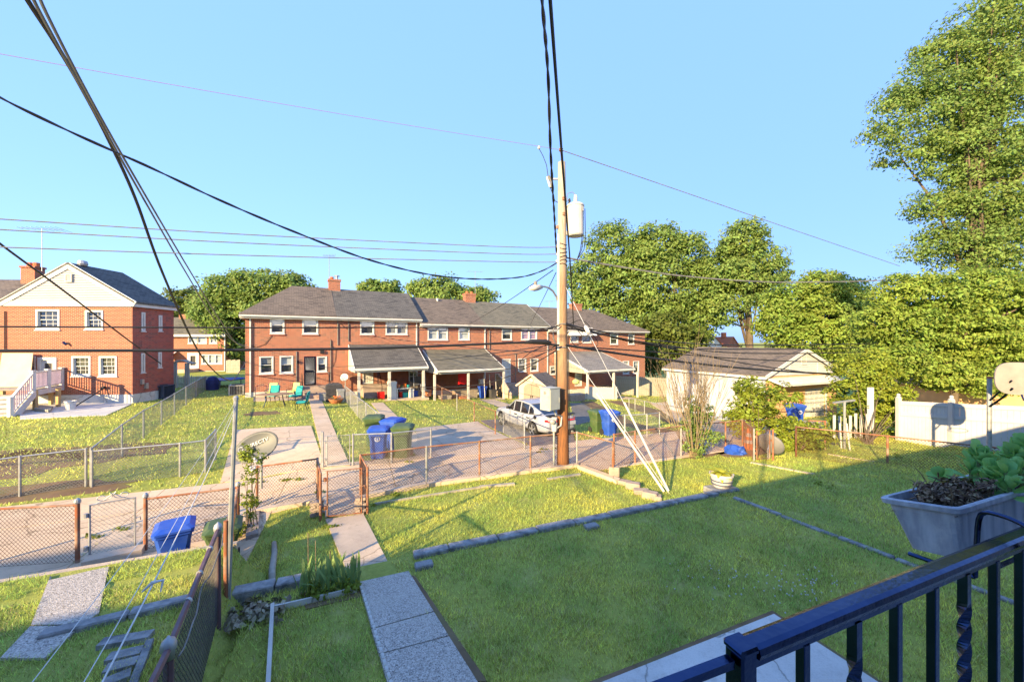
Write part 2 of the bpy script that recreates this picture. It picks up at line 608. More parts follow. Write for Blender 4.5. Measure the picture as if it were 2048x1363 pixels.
K['black_metal'] = M("sky_tinted_black_gloss", (0.022, 0.04, 0.10), (0.032, 0.055, 0.13), 12, rough=.18, metal=1.0, spec=1.0, bmp=.08, bscale=80)  # blue in the base colour stands in for sky reflected on black
K['cable'] = M("black_cable", (0.018, 0.018, 0.02), rough=.45)
K['cable_grey'] = M("grey_cable", (0.13, 0.125, 0.12), (0.2, 0.19, 0.18), 3, rough=.6)
K['cable_red'] = M("copper_conductor", (0.30, 0.16, 0.13), rough=.5)
K['black_metal'].node_tree.nodes['Principled BSDF'].inputs['Coat Weight'].default_value = 0.0
K['black_metal'].node_tree.nodes['Principled BSDF'].inputs['Coat IOR'].default_value = 1.8
K['black_plastic'] = M("black_plastic", (0.02, 0.02, 0.022), rough=.5)
K['rubber'] = M("tyre_rubber", (0.02, 0.02, 0.02), (0.035, 0.034, 0.033), 10, rough=.85)
K['bin_blue'] = M("blue_bin_plastic", (0.02, 0.075, 0.42), (0.016, 0.06, 0.34), 4, rough=.42, c3=(.05, .11, .42), scale3=3)
K['bin_green'] = M("green_bin_plastic", (0.055, 0.10, 0.035), (0.045, 0.08, 0.03), 4, rough=.5, c3=(.09, .12, .05), scale3=3)
K['teal'] = M("teal_cushion", (0.02, 0.30, 0.30), (0.015, 0.24, 0.25), 9, rough=.8)
K['lime'] = M("pale_green_cushion", (0.50, 0.55, 0.20), (0.42, 0.47, 0.17), 6, rough=.8)
K['terra'] = M("terracotta", (0.45, 0.17, 0.08), (0.36, 0.13, 0.06), 6, rough=.8)
K['clay'] = M("orange_clay", (0.50, 0.15, 0.06), (0.42, 0.13, 0.06), 8, rough=.8)
K['red'] = M("bright_red_paint", (0.60, 0.012, 0.012), (0.5, 0.01, 0.01), 3, rough=.4)
K['orange'] = M("cone_orange", (0.75, 0.16, 0.02), rough=.5)
K['tan'] = M("tan_resin", (0.52, 0.42, 0.32), (0.47, 0.375, 0.285), 3, rough=.6)
K['tan_dark'] = M("taupe_resin", (0.27, 0.215, 0.155), (0.235, 0.19, 0.14), 3, rough=.6)
K['vinyl'] = M("cream_vinyl", (0.46, 0.45, 0.45), (0.40, 0.39, 0.39), 1.5, rough=.4)
K['bark'] = M("tree_bark", (0.14, 0.105, 0.075), (0.075, 0.06, 0.045), 6, rough=.95, bmp=.6, bscale=14)
K['leaf_maple'] = leaf_mat("leaf_bright", (0.31, 0.39, 0.07), (0.215, 0.31, 0.06), .5)
K['leaf_mid'] = leaf_mat("leaf_mid", (0.26, 0.345, 0.085), (0.175, 0.265, 0.07), .5)
K['leaf_dark'] = leaf_mat("leaf_deep", (0.15, 0.185, 0.04), (0.10, 0.14, 0.03), .42)
K['leaf_ivy'] = leaf_mat("leaf_ivy", (0.29, 0.34, 0.04), (0.19, 0.25, 0.035), .45)
K['lawn'] = lawn_mat("lawn_turf", (0.37, 0.37, 0.08), (0.27, 0.31, 0.07), (0.48, 0.41, 0.17))
K['blade'] = leaf_mat("grass_blade", (0.76, 0.73, 0.17), (0.36, 0.49, 0.12), .65, .65, .8)
K['blade_dry'] = leaf_mat("straw_blade", (0.62, 0.55, 0.26), (0.50, 0.45, 0.20), .4, .3, .8)

# ------------------------------------------------------------------ ground, paving, grass
def grid_axis(lo, hi, step, far):
    near = np.arange(lo, hi + step, step)
    outl = [lo - d for d in far][::-1]
    outr = [near[-1] + d for d in far]
    return np.concatenate([outl, near, outr])


xs = grid_axis(-48, 48, 0.6, [3, 8, 16, 30, 60, 120, 250, 500, 1000])
ys = np.concatenate([[-60, -30, -15], np.arange(-6, 56, 0.6), [60, 66, 74, 86, 105, 140, 200, 320, 550, 1000, 1600]])
gx, gy = np.meshgrid(xs, ys)
gz = h0(gx, gy)
# everything under paving lies a little lower so that slabs have room
gv = np.stack([gx.ravel(), gy.ravel(), gz.ravel()], 1)
nx_, ny_ = len(xs), len(ys)
ii = (np.arange(ny_ - 1)[:, None] * nx_ + np.arange(nx_ - 1)[None, :]).ravel()
gf = np.stack([ii, ii + 1, ii + nx_ + 1, ii + nx_], 1)
ground = np_mesh("ground", gv, gf, K['lawn'], smooth=True)
tag(ground, kind='structure')

PAVED = []          # map outlines that keep free of grass


def sheet_verts(poly, step):
    bm = bmesh.new()
    vs = [bm.verts.new((p[0], p[1], 0)) for p in poly]
    f = bm.faces.new(vs)
    if f.normal.z < 0: f.normal_flip()
    x0, x1 = min(p[0] for p in poly), max(p[0] for p in poly)
    y0, y1 = min(p[1] for p in poly), max(p[1] for p in poly)
    for ax, lo, hi in ((0, x0, x1), (1, y0, y1)):
        k = math.ceil(lo / step) * step
        while k < hi:
            n = Vector((1, 0, 0)) if ax == 0 else Vector((0, 1, 0))
            bmesh.ops.bisect_plane(bm, geom=bm.verts[:] + bm.edges[:] + bm.faces[:], plane_co=n * k, plane_no=n)
            k += step
    return bm


def sheet(name, poly, mat, dz=0.02, lev=0.0, parent=None, kind='structure', step=0.6, skirt=0.12, paved=True, zfun=None, smooth=True):
    poly = [(p[0], p[1]) for p in poly]
    bm = sheet_verts(poly, step)
    rz = ROOT[root_of(parent).name].translation if parent is not None and root_of(parent).name in ROOT else Vector((0, 0, 0))
    for v in bm.verts:
        v.co.z = (zfun(v.co.x, v.co.y) if zfun else H(v.co.x, v.co.y) + lev) + dz
    if skirt:
        be = [e for e in bm.edges if e.is_boundary]
        r = bmesh.ops.extrude_edge_only(bm, edges=be)
        for g in r["geom"]:
            if isinstance(g, bmesh.types.BMVert): g.co.z -= skirt
    bmesh.ops.recalc_face_normals(bm, faces=bm.faces)
    for v in bm.verts: v.co -= rz
    me = bpy.data.meshes.new(name); bm.to_mesh(me); bm.free()
    uv_map(me)
    me.materials.append(mat)
    o = link(bpy.data.objects.new(name, me), parent)
    if kind and parent is None: o["kind"] = kind
    if paved: PAVED.append(poly)
    return o


def px(pts, lev=0.0):
    return [G(u, v, lev) for u, v in pts]


def blob(c, rx, ry, ang, n=18, jit=0.25):
    out = []
    for k in range(n):
        t = 2 * math.pi * k / n
        r = 1 + rnd.uniform(-jit, jit)
        x, y = rx * r * math.cos(t), ry * r * math.sin(t)
        out.append((c[0] + x * math.cos(ang) - y * math.sin(ang), c[1] + x * math.sin(ang) + y * math.cos(ang)))
    return out


# the raised lawn beside the near houses, up to the stone curb
upper = [ab(-1.44, -3), ab(22, -3), ab(22, 7.02), ab(-1.44, 7.02)]
sheet("raised_lawn", upper, K['lawn'], dz=0, skirt=0.3, paved=False, zfun=lambda x, y: float(h0(np.float64(x), np.float64(y))) + UP if -.375 * x + .927 * y < 99 else 0)
side = [ab(-22, -3), ab(-1.42, -3), ab(-1.42, B_SIDE - .01), ab(-22, B_SIDE - .01)]
sheet("side_lawn", side, K['lawn'], dz=0, skirt=1.0, paved=False, step=.2, zfun=lambda x, y: max(H(x, y), .0))

# the alley: concrete slabs with open joints
alley = thing("alley", (0, 0, 0), None, None)
tag(alley, kind='structure')


def nb(a):                       # near edge of the alley
    return 7.80 if a < -1.9 else (10.72 if a < 6.7 else 10.0)


breaks = [-17, -14, -11, -8, -5, -1.9, 1.0, 4.0, 6.7, 9.5, 12.5, 15.5, 18.5, 22]
for a0, a1 in zip(breaks[:-1], breaks[1:]):
    g = 0.008
    for b0, b1 in ((nb((a0 + a1) / 2), 12.25), (12.25, 13.75)):
        p = [ab(a0 + g, b0 + g), ab(a1 - g, b0 + g), ab(a1 - g, b1 - g), ab(a0 + g, b1 - g)]
        sheet("slab", p, K['conc_pink'], dz=0.02 + rnd.uniform(0, .004), parent=alley, step=0.7)

# parking pads, drives and paths of the far yards
sheet("parking_pad", px([(473, 860), (622, 852), (640, 905), (652, 936), (560, 947), (440, 966)]), K['conc_pink'], dz=.03)
path1 = thing("garden_path", (0, 0, 0), None, None); tag(path1, kind='structure')
pl, pr = [(617, 796), (627, 838), (638, 882), (652, 937)], [(642, 797), (659, 838), (677, 880), (700, 932)]
for k in range(3):
    q = [G(*pl[k]), G(*pr[k]), G(*pr[k + 1]), G(*pl[k + 1])]
    if k: q[0] += (q[3] - q[0]).normalized() * .03; q[1] += (q[2] - q[1]).normalized() * .03
    sheet("slab", q, K['conc_pink'], dz=.035, parent=path1)
sheet("path", px([(507, 803), (612, 800), (690, 799), (690, 791), (507, 795)]), K['conc'], dz=.028)
sheet("driveway", px([(831, 857), (955, 843), (1056, 893), (1000, 906), (880, 917), (838, 915), (818, 898), (835, 880)]), K['conc'], dz=.03)
sheet("path", px([(742, 806), (766, 805), (838, 872), (868, 915), (838, 915), (806, 880)]), K['conc_pink'], dz=.026)
sheet("parking_pad", px([(960, 841), (1040, 836), (1140, 836), (1150, 885), (1062, 893)]), K['asphalt'], dz=.03)
sheet("path", px([(958, 799), (985, 798), (1078, 826), (1040, 830)]), K['conc'], dz=.026)
sheet("path", px([(1140, 806), (1166, 806), (1208, 836), (1152, 850)]), K['asphalt'], dz=.026)
sheet("dirt_path", px([(1160, 803), (1185, 802), (1335, 858), (1420, 888), (1395, 893), (1290, 862)]), K['dirt'], dz=.012, skirt=.05)
sheet("dirt_path", px([(1215, 802), (1240, 801), (1345, 826), (1420, 858), (1400, 862), (1310, 832)]), K['dirt'], dz=.012, skirt=.05)
sheet("driveway", px([(1300, 806), (1345, 803), (1420, 826), (1490, 852), (1520, 880), (1440, 884), (1390, 850)]), K['conc_pink'], dz=.03)
sheet("driveway", px([(1560, 852), (1700, 838), (1720, 850), (1600, 876)]), K['conc_pink'], dz=.028)
sheet("patio", px([(40, 839), (212, 831), (270, 805), (262, 799), (100, 799), (40, 805)]), K['conc_grey'], dz=.03)
for (u, v, rx, ry) in ((60, 985, 2.2, .6), (150, 905, 3.0, .8), (-20, 930, 3, 1.2), (528, 826, .9, .7), (1395, 905, 1.3, .5), (1490, 905, 1.4, .5), (1620, 888, 1.2, .5), (110, 1012, 2.2, .35)):
    c = G(u, v)
    sheet("dirt_patch", blob(c, rx, ry, .35), K['dirt'], dz=.012, skirt=.04, step=.5, paved=(rx < 2.7))

# the two paths and the patio of the near yards
walk = thing("front_path", (0, 0, 0), None, None); tag(walk, kind='structure')
sheet("slab", px([(651, 1040), (727, 1030), (808, 1190), (722, 1215)]), K['conc'], dz=.035, parent=walk, skirt=.2)
sheet("slab", px([(644, 992), (722, 985), (728, 1027), (651, 1036)]), K['conc_pink'], dz=.03, parent=walk, skirt=.2)
L = UP
for q in ([(719, 1168), (817, 1146), (867, 1227), (743, 1262)], [(743, 1264), (868, 1229), (897, 1276), (758, 1313)], [(759, 1315), (898, 1278), (1040, 1505), (812, 1505)]):
    sheet("slab", px(q, L), K['agg'], dz=.045, lev=L, parent=walk, skirt=.3, step=.5)
walk2 = thing("side_path", (0, 0, 0), None, None); tag(walk2, kind='structure')
for q in ([(165, 1146), (270, 1130), (232, 1176), (128, 1192)], [(126, 1194), (230, 1179), (198, 1228), (165, 1252), (62, 1253)]):
    sheet("slab", px(q), K['agg'], dz=.03, parent=walk2, skirt=.2)
sheet("slab", px([(60, 1256), (162, 1255), (90, 1320), (0, 1320)]), K['agg'], dz=.03, parent=walk2, skirt=.3)
sheet("patio", [ab(1.9, .3), ab(5.36, .3), ab(5.36, 3.58), ab(1.9, 3.58)], K['conc_grey'], dz=.05, lev=L, skirt=.3)
sheet("dirt_patch", [ab(1.75, 3.55), ab(5.34, 3.55), ab(5.34, .3), ab(5.46, .3), ab(5.46, 3.67), ab(1.75, 3.67)], K['dirt'], dz=.012, lev=L, skirt=.04, step=.4)
sheet("dirt_patch", px([(819, 1150), (830, 1152), (975, 1363), (950, 1363)], L), K['dirt'], dz=.012, lev=L, skirt=.04, step=.4)
sheet("dirt_patch", px([(600, 1184), (722, 1176), (728, 1192), (612, 1218)], L), K['dirt'], dz=.012, lev=L, skirt=.04, step=.4, paved=False)


def inside(poly, x, y):
    r = np.zeros(len(x), bool)
    n = len(poly)
    for i in range(n):
        x0, y0 = poly[i][0], poly[i][1]; x1, y1 = poly[(i + 1) % n][0], poly[(i + 1) % n][1]
        if y0 == y1: continue
        c = ((y0 > y) != (y1 > y)) & (x < (x1 - x0) * (y - y0) / (y1 - y0) + x0)
        r ^= c
    return r


def paved_mask(x, y):
    r = np.zeros(len(x), bool)
    for p in PAVED: r |= inside(p, x, y)
    return r


def blades(name, n, amin, amax, bmin, bmax, h, w, mat, dens, label, ymin=1.5, ymax=60, frac=1.0, clump=0.5):
    """grass as single blades; dens(Y) thins it out with distance"""
    a = NP.uniform(amin, amax, n); b = NP.uniform(bmin, bmax, n)
    x = AD.x * a + BD.x * b; y = AD.y * a + BD.y * b
    keep = (y > ymin) & (y < ymax) & (NP.uniform(0, 1, n) < dens(y))
    u = CX + x / np.maximum(y, .1) * FPX
    keep &= (u > -120) & (u < 2170)
    x, y, b = x[keep], y[keep], b[keep]
    k2 = ~paved_mask(x, y)
    # uneven growth: tufts and thin spots
    ph = np.sin(x * 3.1 + 1.3 * np.sin(y * 2.3)) * np.sin(y * 3.7 + 1.1 * np.sin(x * 1.9)) + .6 * np.sin(x * 8.3 + y * 5.1) * np.sin(y * 9.1 - x * 4.7)
    k2 &= NP.uniform(-1.2, 1.2, len(x)) < ph + 1.0 * clump + .35
    x, y, b, ph = x[k2], y[k2], b[k2], ph[k2]
    m = len(x)
    a_ = AD.x * x + AD.y * y
    z = hs(x, y) + np.where((b < 7.02) & (a_ > -1.44), UP, 0.0)
    th = NP.uniform(0, 2 * math.pi, m)
    sc = (y / 6.0) ** .55
    ww = w * NP.uniform(.6, 1.4, m) * sc
    hh = h * NP.uniform(.5, 1.35, m) * (1 + .18 * ph)
    ln = hh * NP.uniform(.2, 1.0, m)
    la = NP.uniform(0, 2 * math.pi, m)
    V = np.zeros((m, 3, 3))
    V[:, 0] = np.stack([x - np.cos(th) * ww, y - np.sin(th) * ww, z - .005], 1)
    V[:, 1] = np.stack([x + np.cos(th) * ww, y + np.sin(th) * ww, z - .005], 1)
    V[:, 2] = np.stack([x + np.cos(la) * ln, y + np.sin(la) * ln, z + hh], 1)
    o = np_mesh(name, V.reshape(-1, 3), np.arange(3 * m).reshape(-1, 3), mat)
    tag(o, label, 'grass', kind='stuff')
    return o


blades("grass", 520000, -6.5, 20, 1.5, 6.93, .062, .0052, K['blade'], lambda y: np.clip((3.2 / y) ** 1.2, .3, 1), "short mown grass of the shaded raised lawn")
blades("grass", 230000, -6.5, 20, 1.5, 6.93, .056, .0052, K['blade_dry'], lambda y: np.clip((3.2 / y) ** 1.2, .3, 1), "dry straw coloured blades among the raised lawn", clump=-.25)
blades("grass", 270000, -7, 26, 7.1, 10.7, .06, .0045, K['blade'], lambda y: np.clip((6 / y) ** 1.3, .25, 1), "sunlit short grass between the curb and the alley fence")
blades("grass", 190000, -24, 40, 13.8, 40, .085, .010, K['blade'], lambda y: np.clip((13 / y) ** 1.6, .06, 1), "mown grass of the yards across the alley", ymin=9, ymax=42)
blades("grass", 60000, -24, 40, 13.8, 40, .07, .010, K['blade_dry'], lambda y: np.clip((13 / y) ** 1.6, .06, 1), "dry blades in the yards across the alley", ymin=9, ymax=42, clump=0)

# ------------------------------------------------------------------ walls, windows, doors, houses
def wall_holes(mb, x0, x1, z0, z1, holes, y=0.0, depth=0.14, T=None):
    """a wall in the x-z plane with openings and their reveals; outside is -y"""
    X = sorted(set([x0, x1] + [q for h in holes for q in (h[0], h[1]) if x0 < q < x1]))
    Z = sorted(set([z0, z1] + [q for h in holes for q in (h[2], h[3]) if z0 < q < z1]))
    T = T or (lambda p: p)
    for i in range(len(X) - 1):
        for j in range(len(Z) - 1):
            cx, cz = (X[i] + X[i + 1]) / 2, (Z[j] + Z[j + 1]) / 2
            if any(h[0] < cx < h[1] and h[2] < cz < h[3] for h in holes): continue
            mb.quad(*[T(Vector(p)) for p in ((X[i], y, Z[j]), (X[i + 1], y, Z[j]), (X[i + 1], y, Z[j + 1]), (X[i], y, Z[j + 1]))])
    for a, b, c, d in holes:
        for p, q in (((a, c), (a, d)), ((b, d), (b, c)), ((a, d), (b, d)), ((b, c), (a, c))):
            mb.quad(*[T(Vector(r)) for r in ((p[0], y, p[1]), (q[0], y, q[1]), (q[0], y + depth, q[1]), (p[0], y + depth, p[1]))])


def frame_ring(mb, x0, x1, z0, z1, w, y0, y1, T, sillw=None):
    sillw = sillw or w
    for lo, hi in (((x0, z0), (x0 + w, z1)), ((x1 - w, z0), (x1, z1)), ((x0 + w, z1 - w), (x1 - w, z1)), ((x0 + w, z0), (x1 - w, z0 + sillw))):
        b = MB().box((lo[0], y0, lo[1]), (hi[0], y1, hi[1]))
        mb.add([T(p) for p in b.v], b.f)


def window(parent, x0, x1, z0, z1, T=None, lites=None, blind=0.5, units=1, deep=0.1, back='curtain', cas=0.06, curtain_mat=None, name="window"):
    """double-hung window set in its opening: casing, two sashes with their panes, blind, dark room behind"""
    T = T or (lambda p: p)
    mb = MB()
    frame_ring(mb, x0 - cas * .35, x1 + cas * .35, z0 - cas * .3, z1 + cas * .35, cas, -0.035, deep, T)
    s = MB().box((x0 - cas * .8, -0.07, z0 - cas * .9), (x1 + cas * .8, 0.02, z0 - cas * .3 - .002))
    mb.add([T(p) for p in s.v], s.f)
    uw = (x1 - x0) / units
    for k in range(1, units):
        q = MB().box((x0 + uw * k - .05, -.03, z0 + cas * .7), (x0 + uw * k + .05, deep - .002, z1 - cas * .65))
        mb.add([T(p) for p in q.v], q.f)
    w = mb.build(name, K['white'], parent)
    zm = z0 + (z1 - z0) * .5
    for k in range(units):
        a, b = x0 + uw * k + (cas * .65 if k == 0 else .05), x0 + uw * (k + 1) - (cas * .65 if k == units - 1 else .05)
        for (c, d, yy) in ((z0 + cas * .7, zm + .02, deep - .035), (zm - .02, z1 - cas * .65, deep - .06)):
            sm = MB()
            frame_ring(sm, a, b, c, d, .035, yy, yy + .03, T)
            if lites:
                nx, nz = lites
                for i in range(1, nx):
                    q = MB().box((a + (b - a) * i / nx - .009, yy + .004, c + .03), (a + (b - a) * i / nx + .009, yy + .024, d - .03)); sm.add([T(p) for p in q.v], q.f)
                for j in range(1, nz):
                    q = MB().box((a + .03, yy + .006, c + (d - c) * j / nz - .009), (b - .03, yy + .022, c + (d - c) * j / nz + .009)); sm.add([T(p) for p in q.v], q.f)
            sm.build("sash", K['white'], w)
            MB().quad(*[T(Vector(p)) for p in ((a + .03, yy + .015, c + .03), (b - .03, yy + .015, c + .03), (b - .03, yy + .015, d - .03), (a + .03, yy + .015, d - .03))]).build("pane", K['glass'], w, fix=False)
        if blind > 0:
            zb = z1 - (z1 - z0) * blind
            MB().quad(*[T(Vector(p)) for p in ((a, deep + .03, zb), (b, deep + .03, zb), (b, deep + .03, z1), (a, deep + .03, z1))]).build("blind", curtain_mat or K['blind'], w, fix=False)
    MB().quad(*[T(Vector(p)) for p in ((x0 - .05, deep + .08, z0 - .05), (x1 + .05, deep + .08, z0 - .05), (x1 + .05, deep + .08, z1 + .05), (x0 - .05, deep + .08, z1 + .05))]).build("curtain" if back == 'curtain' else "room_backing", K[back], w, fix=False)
    return w


def hole(x0, x1, z0, z1):
    return (x0, x1, z0, z1)


class Face:
    """maps survey-photo places onto a house front"""

    def __init__(self, origin, ang):
        self.o = Vector(origin); self.c = Vector((math.cos(ang), math.sin(ang), 0)); self.n = Vector((-math.sin(ang), math.cos(ang), 0))

    def __call__(self, u, v, y=0.0):
        dx = (u - CX) / FPX
        Y = (self.n.dot(self.o) + y) / (self.n.x * dx + self.n.y)
        p = Vector((dx * Y, Y, EYE - (v - CY) / FPX * Y)) - self.o
        return p.dot(self.c), p.z

    def rect(self, u0, u1, v0, v1, y=0.0):
        xa, za = self((u0), (v0 + v1) / 2, y); xb, zb = self(u1, (v0 + v1) / 2, y)
        _, zt = self((u0 + u1) / 2, v0, y); _, z_b = self((u0 + u1) / 2, v1, y)
        return [xa, xb, z_b, zt]


ROW = math.radians(30.0)
T_FRONT = 31.5
S = [-2.6, 3.0, 9.28, 15.2, 22.15, 29.2, 36.3]
EAVE = [5.99, 5.99, 5.64, 5.64, 5.34, 5.34]
RIDGE = [8.32, 8.28, 7.95, 7.90, 7.68, 7.68]
ROOFM = ['roof_brown', 'roof_grey', 'roof_brown', 'roof_green', 'roof_brown', 'roof_brown']
HD = 8.0
WIN = [
    [((541, 568, 633, 666), 1, .5, None), ((605.5, 635.5, 635, 667), 1, .5, None), ((519.5, 546, 713, 746.5), 1, .42, 'curtain'), ((560, 585.5, 712, 745.5), 1, .5, None), ((634.5, 653, 713, 742.5), 1, .5, None)],
    [((721, 747.5, 638, 668), 1, .5, None), ((772, 814, 639, 668), 2, 1.0, 'curtain'), ((818, 846, 738, 766), 1, 0, None), ((704, 714, 733, 741), 1, .5, None)],
    [((856, 895, 651.5, 679), 2, 1.0, None), ((917.5, 938.5, 653, 679), 1, 1.0, None)],
    [((1004, 1023, 655, 679), 1, .6, None), ((1042.5, 1073.5, 656, 679), 2, 1.0, 'pink'), ((1036.5, 1052, 717, 742.5), 1, .6, 'curtain'), ((1061, 1076, 717, 741.5), 1, .6, 'curtain')],
    [((1141, 1156, 660, 684), 1, .4, None), ((1164, 1182, 661, 685), 1, .4, None), ((1100, 1113, 732, 748), 1, .5, None)],
    [((1220.5, 1235.5, 667, 688), 1, .4, None), ((1256.5, 1268, 668, 688), 1, .4, None), ((1246, 1257.5, 722, 747), 1, .4, None), ((1266.5, 1277.5, 722, 746), 1, .4, None)],
]
K['pink'] = M("pink_curtain", (0.45, 0.22, 0.26), (0.30, 0.14, 0.18), 8, rough=.8)
DOORS = [(608, 631.5, 712.5, 770), (726, 745.5, 742, 767), (916.5, 933, 743, 770), (1004.5, 1020.5, 718, 765), (1150, 1163, 747, 772), None]
UNIT_LABEL = [
    "end brick rowhouse with hipped brown roof and black iron storm door",
    "brick rowhouse with dark grey shingles and wide posted porch full of belongings",
    "brick rowhouse with brown roof whose porch shelters a bright red panel",
    "brick rowhouse with greenish grey roof and open blue shaded door beside the shed",
    "brick rowhouse behind the utility pole with white window awnings and pale porch",
    "end brick rowhouse beside the wooden fence with hip roof near tall trees",
]
FACES, UNITS = [], []
for i in range(6):
    w = S[i + 1] - S[i]
    o = st(S[i], T_FRONT)
    zb = H(*st(S[i] + w / 2, T_FRONT).xy)
    base = Vector((o.x, o.y, zb))
    R = thing("row_house", base, UNIT_LABEL[i], "house", ROW, "brick rowhouses across the alley")
    UNITS.append(R)
    F = Face(base, ROW); FACES.append(F)
    ev, rg = EAVE[i] - zb, RIDGE[i] - zb
    holes = []
    wins = []
    for (rc, units, bl, cm) in WIN[i]:
        x0, x1, z0, z1 = F.rect(*rc)
        x0 = max(x0, .15); x1 = min(x1, w - .15)
        holes.append((x0, x1, z0, z1)); wins.append((x0, x1, z0, z1, units, bl, cm))
    dr = None
    if DOORS[i]:
        dr = F.rect(*DOORS[i]); holes.append(tuple(dr))
    mb = MB()
    fz = .42
    wall_holes(mb, 0, w, fz - .02, ev - .05, holes, depth=.16)
    mb.quad((w, 0, -1.2), (w, HD, -1.2), (w, HD, ev), (w, 0, ev)); mb.quad((0, HD, -1.2), (0, 0, -1.2), (0, 0, ev), (0, HD, ev)); mb.quad((w, HD, -1.2), (0, HD, -1.2), (0, HD, ev), (w, HD, ev))
    if i in (1, 3):              # the party wall shows above the lower neighbour
        mb.poly([(w - .002, 0, ev), (w - .002, HD, ev), (w - .002, HD / 2, rg - .12)])
    mb.build("wall", K['brick'], R, fix=False)
    MB().box((-.012, -.03, -1.2), (w + .012, HD - .01, fz)).build("foundation", K['white_dirty' if i == 0 else 'conc_grey'], R)
    for q in wins:
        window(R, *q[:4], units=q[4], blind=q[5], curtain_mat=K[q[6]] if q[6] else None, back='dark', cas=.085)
    for h_ in holes[:len(wins)]:
        MB().box((h_[0] - .06, -.05, h_[2] - .16), (h_[1] + .06, .01, h_[2] - .085)).build("brick_sill", K['brick_side'], R)
    # roof with a hip at the row's two ends
    oh = .38
    zl = ev - .02 - oh * (rg - ev) / (HD / 2)
    y0, ym, y1 = -oh, HD / 2, HD + oh
    xa, xb = (-.32 if i == 0 else 0.0), (w + .32 if i == 5 else w + (.16 if i in (1, 3) else 0))
    ra, rb = (2.75 if i == 0 else xa), (w - 4.6 if i == 5 else xb)
    if i in (2, 4): xa += .0; ra = xa
    th = Vector((0, 0, .09))
    m = MB()
    P = [Vector((xa, y0, zl)), Vector((xb, y0, zl)), Vector((rb, ym, rg)), Vector((ra, ym, rg)), Vector((xa, y1, zl)), Vector((xb, y1, zl))]
    m.slab([P[0], P[1], P[2], P[3]], th); m.slab([P[5], P[4], P[3], P[2]], th)
    if i == 0: m.slab([P[4], P[0], P[3]], th)
    if i == 5: m.slab([P[1], P[5], P[2]], th)
    m.build("roof", K[ROOFM[i]], R)
    MB().box((max(xa, -.3) + .002, y0 + .02, zl - .22), (xb - .002, y0 + .06, zl - .01)).build("fascia", K['white_dirty'], R)
    MB().box((max(xa, -.3) + .004, y0 + .06, zl - .225), (xb - .004, -.002, zl - .19)).build("soffit", K['white_dirty'], R)
    gt = MB().box((xa, y0 - .11, zl - .10), (xb, y0 + .018, zl + .0)); gt.build("gutter", K['white'], R)
    if i == 0:
        MB().box((-.30, -.3, zl - .22), (-.26, HD + .3, zl - .01)).build("fascia", K['white_dirty'], R)
        MB().box((-.32, -.004, ev - .33), (w, -.03, ev - .06)).build("frieze_board", K['white'], R)
    if i in (1, 2, 3, 4, 5):
        MB().box((0, -.03, ev - .36), (w, -.004, ev - .06)).build("frieze_board", K['white'], R)
    if i in (1, 3):
        m = MB(); m.beam((xb + .02, y0, zl - .05), (xb + .02, ym, rg - .04), .05, .24); m.beam((xb + .02, ym, rg - .04), (xb + .02, y1, zl - .05), .05, .24)
        m.build("rake_board", K['black_plastic'] if i == 1 else K['white_dirty'], R)
    # downspout
    dx = {0: .28, 1: w - .22, 3: .12, 4: -.1 + .2}.get(i)
    if dx is not None:
        bot = {0: .1, 1: 2.2, 3: 1.6, 4: .2}[i]
        m = MB(); m.beam((dx, -.06, bot), (dx, -.06, ev - .45), .09, .07); m.beam((dx, -.06, ev - .45), (dx, y0 - .04, zl - .1), .09, .07)
        m.build("downspout", K['white'], R)
    if dr:
        a, b, c, d = dr
        if i == 0:
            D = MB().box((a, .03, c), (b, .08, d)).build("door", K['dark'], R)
            m = MB(); frame_ring(m, a, b, c, d, .07, -.02, .03, lambda p: p); m.box((a + .07, -.02, c + (d - c) * .46), (b - .07, .025, c + (d - c) * .51)); m.build("door_frame", K['black_metal'], D)
            m = MB()
            for cx_, cz_, sgn in (((a + .12), (c + (d - c) * .54), 1), ((b - .10), (c + .12), 1)):
                for kk in range(13):
                    t = math.radians(-4 + kk * 8) if cx_ < (a + b) / 2 else math.radians(90 + kk * 7.8)
                    ln = 2.0
                    ex = cx_ + math.cos(t) * ln; ez = cz_ + math.sin(t) * ln
                    zlo, zhi = (c + (d - c) * .53, d - .08) if cx_ < (a + b) / 2 else (c + .08, c + (d - c) * .45)
                    f = 1.0
                    if ex > b - .09: f = min(f, (b - .09 - cx_) / (ex - cx_))
                    if ex < a + .09: f = min(f, (a + .09 - cx_) / (ex - cx_))
                    if ez > zhi: f = min(f, (zhi - cz_) / (ez - cz_))
                    if f > .02: m.beam((cx_, 0, cz_), (cx_ + (ex - cx_) * f, 0, cz_ + (ez - cz_) * f), .02, .02)
            m.build("grille_bars", K['galv'], D)
            MB().lathe((b - .1, -.05, c + (d - c) * .5), [(.03, -.02), (.03, .03)], 8, 'Y').build("handle", K['galv'], D)
        elif i == 2:
            D = MB().box((a, .05, c), (b, .1, d)).build("door", K['dark'], R)
        else:
            D = MB().box((a + .05, .05, c), (b - .05, .1, d - .05)).build("door", K['white'], R)
            m = MB(); frame_ring(m, a - .03, b + .03, c, d + .03, .08, -.03, .12, lambda p: p); m.build("door_frame", K['white'], D)
            mm = MB()
            for zz in (.12, .38, .66):
                for xx in (.14, .56):
                    mm.box((a + (b - a) * xx, .035, c + (d - c) * zz), (a + (b - a) * (xx + .3), .049, c + (d - c) * (zz + .2)))
            mm.build("door_panel", K['white_dirty'], D)
            MB().lathe((b - .14, .03, c + (d - c) * .45), [(.03, -.03), (.03, .03)], 8, 'Y').build("handle", K['galv'], D)


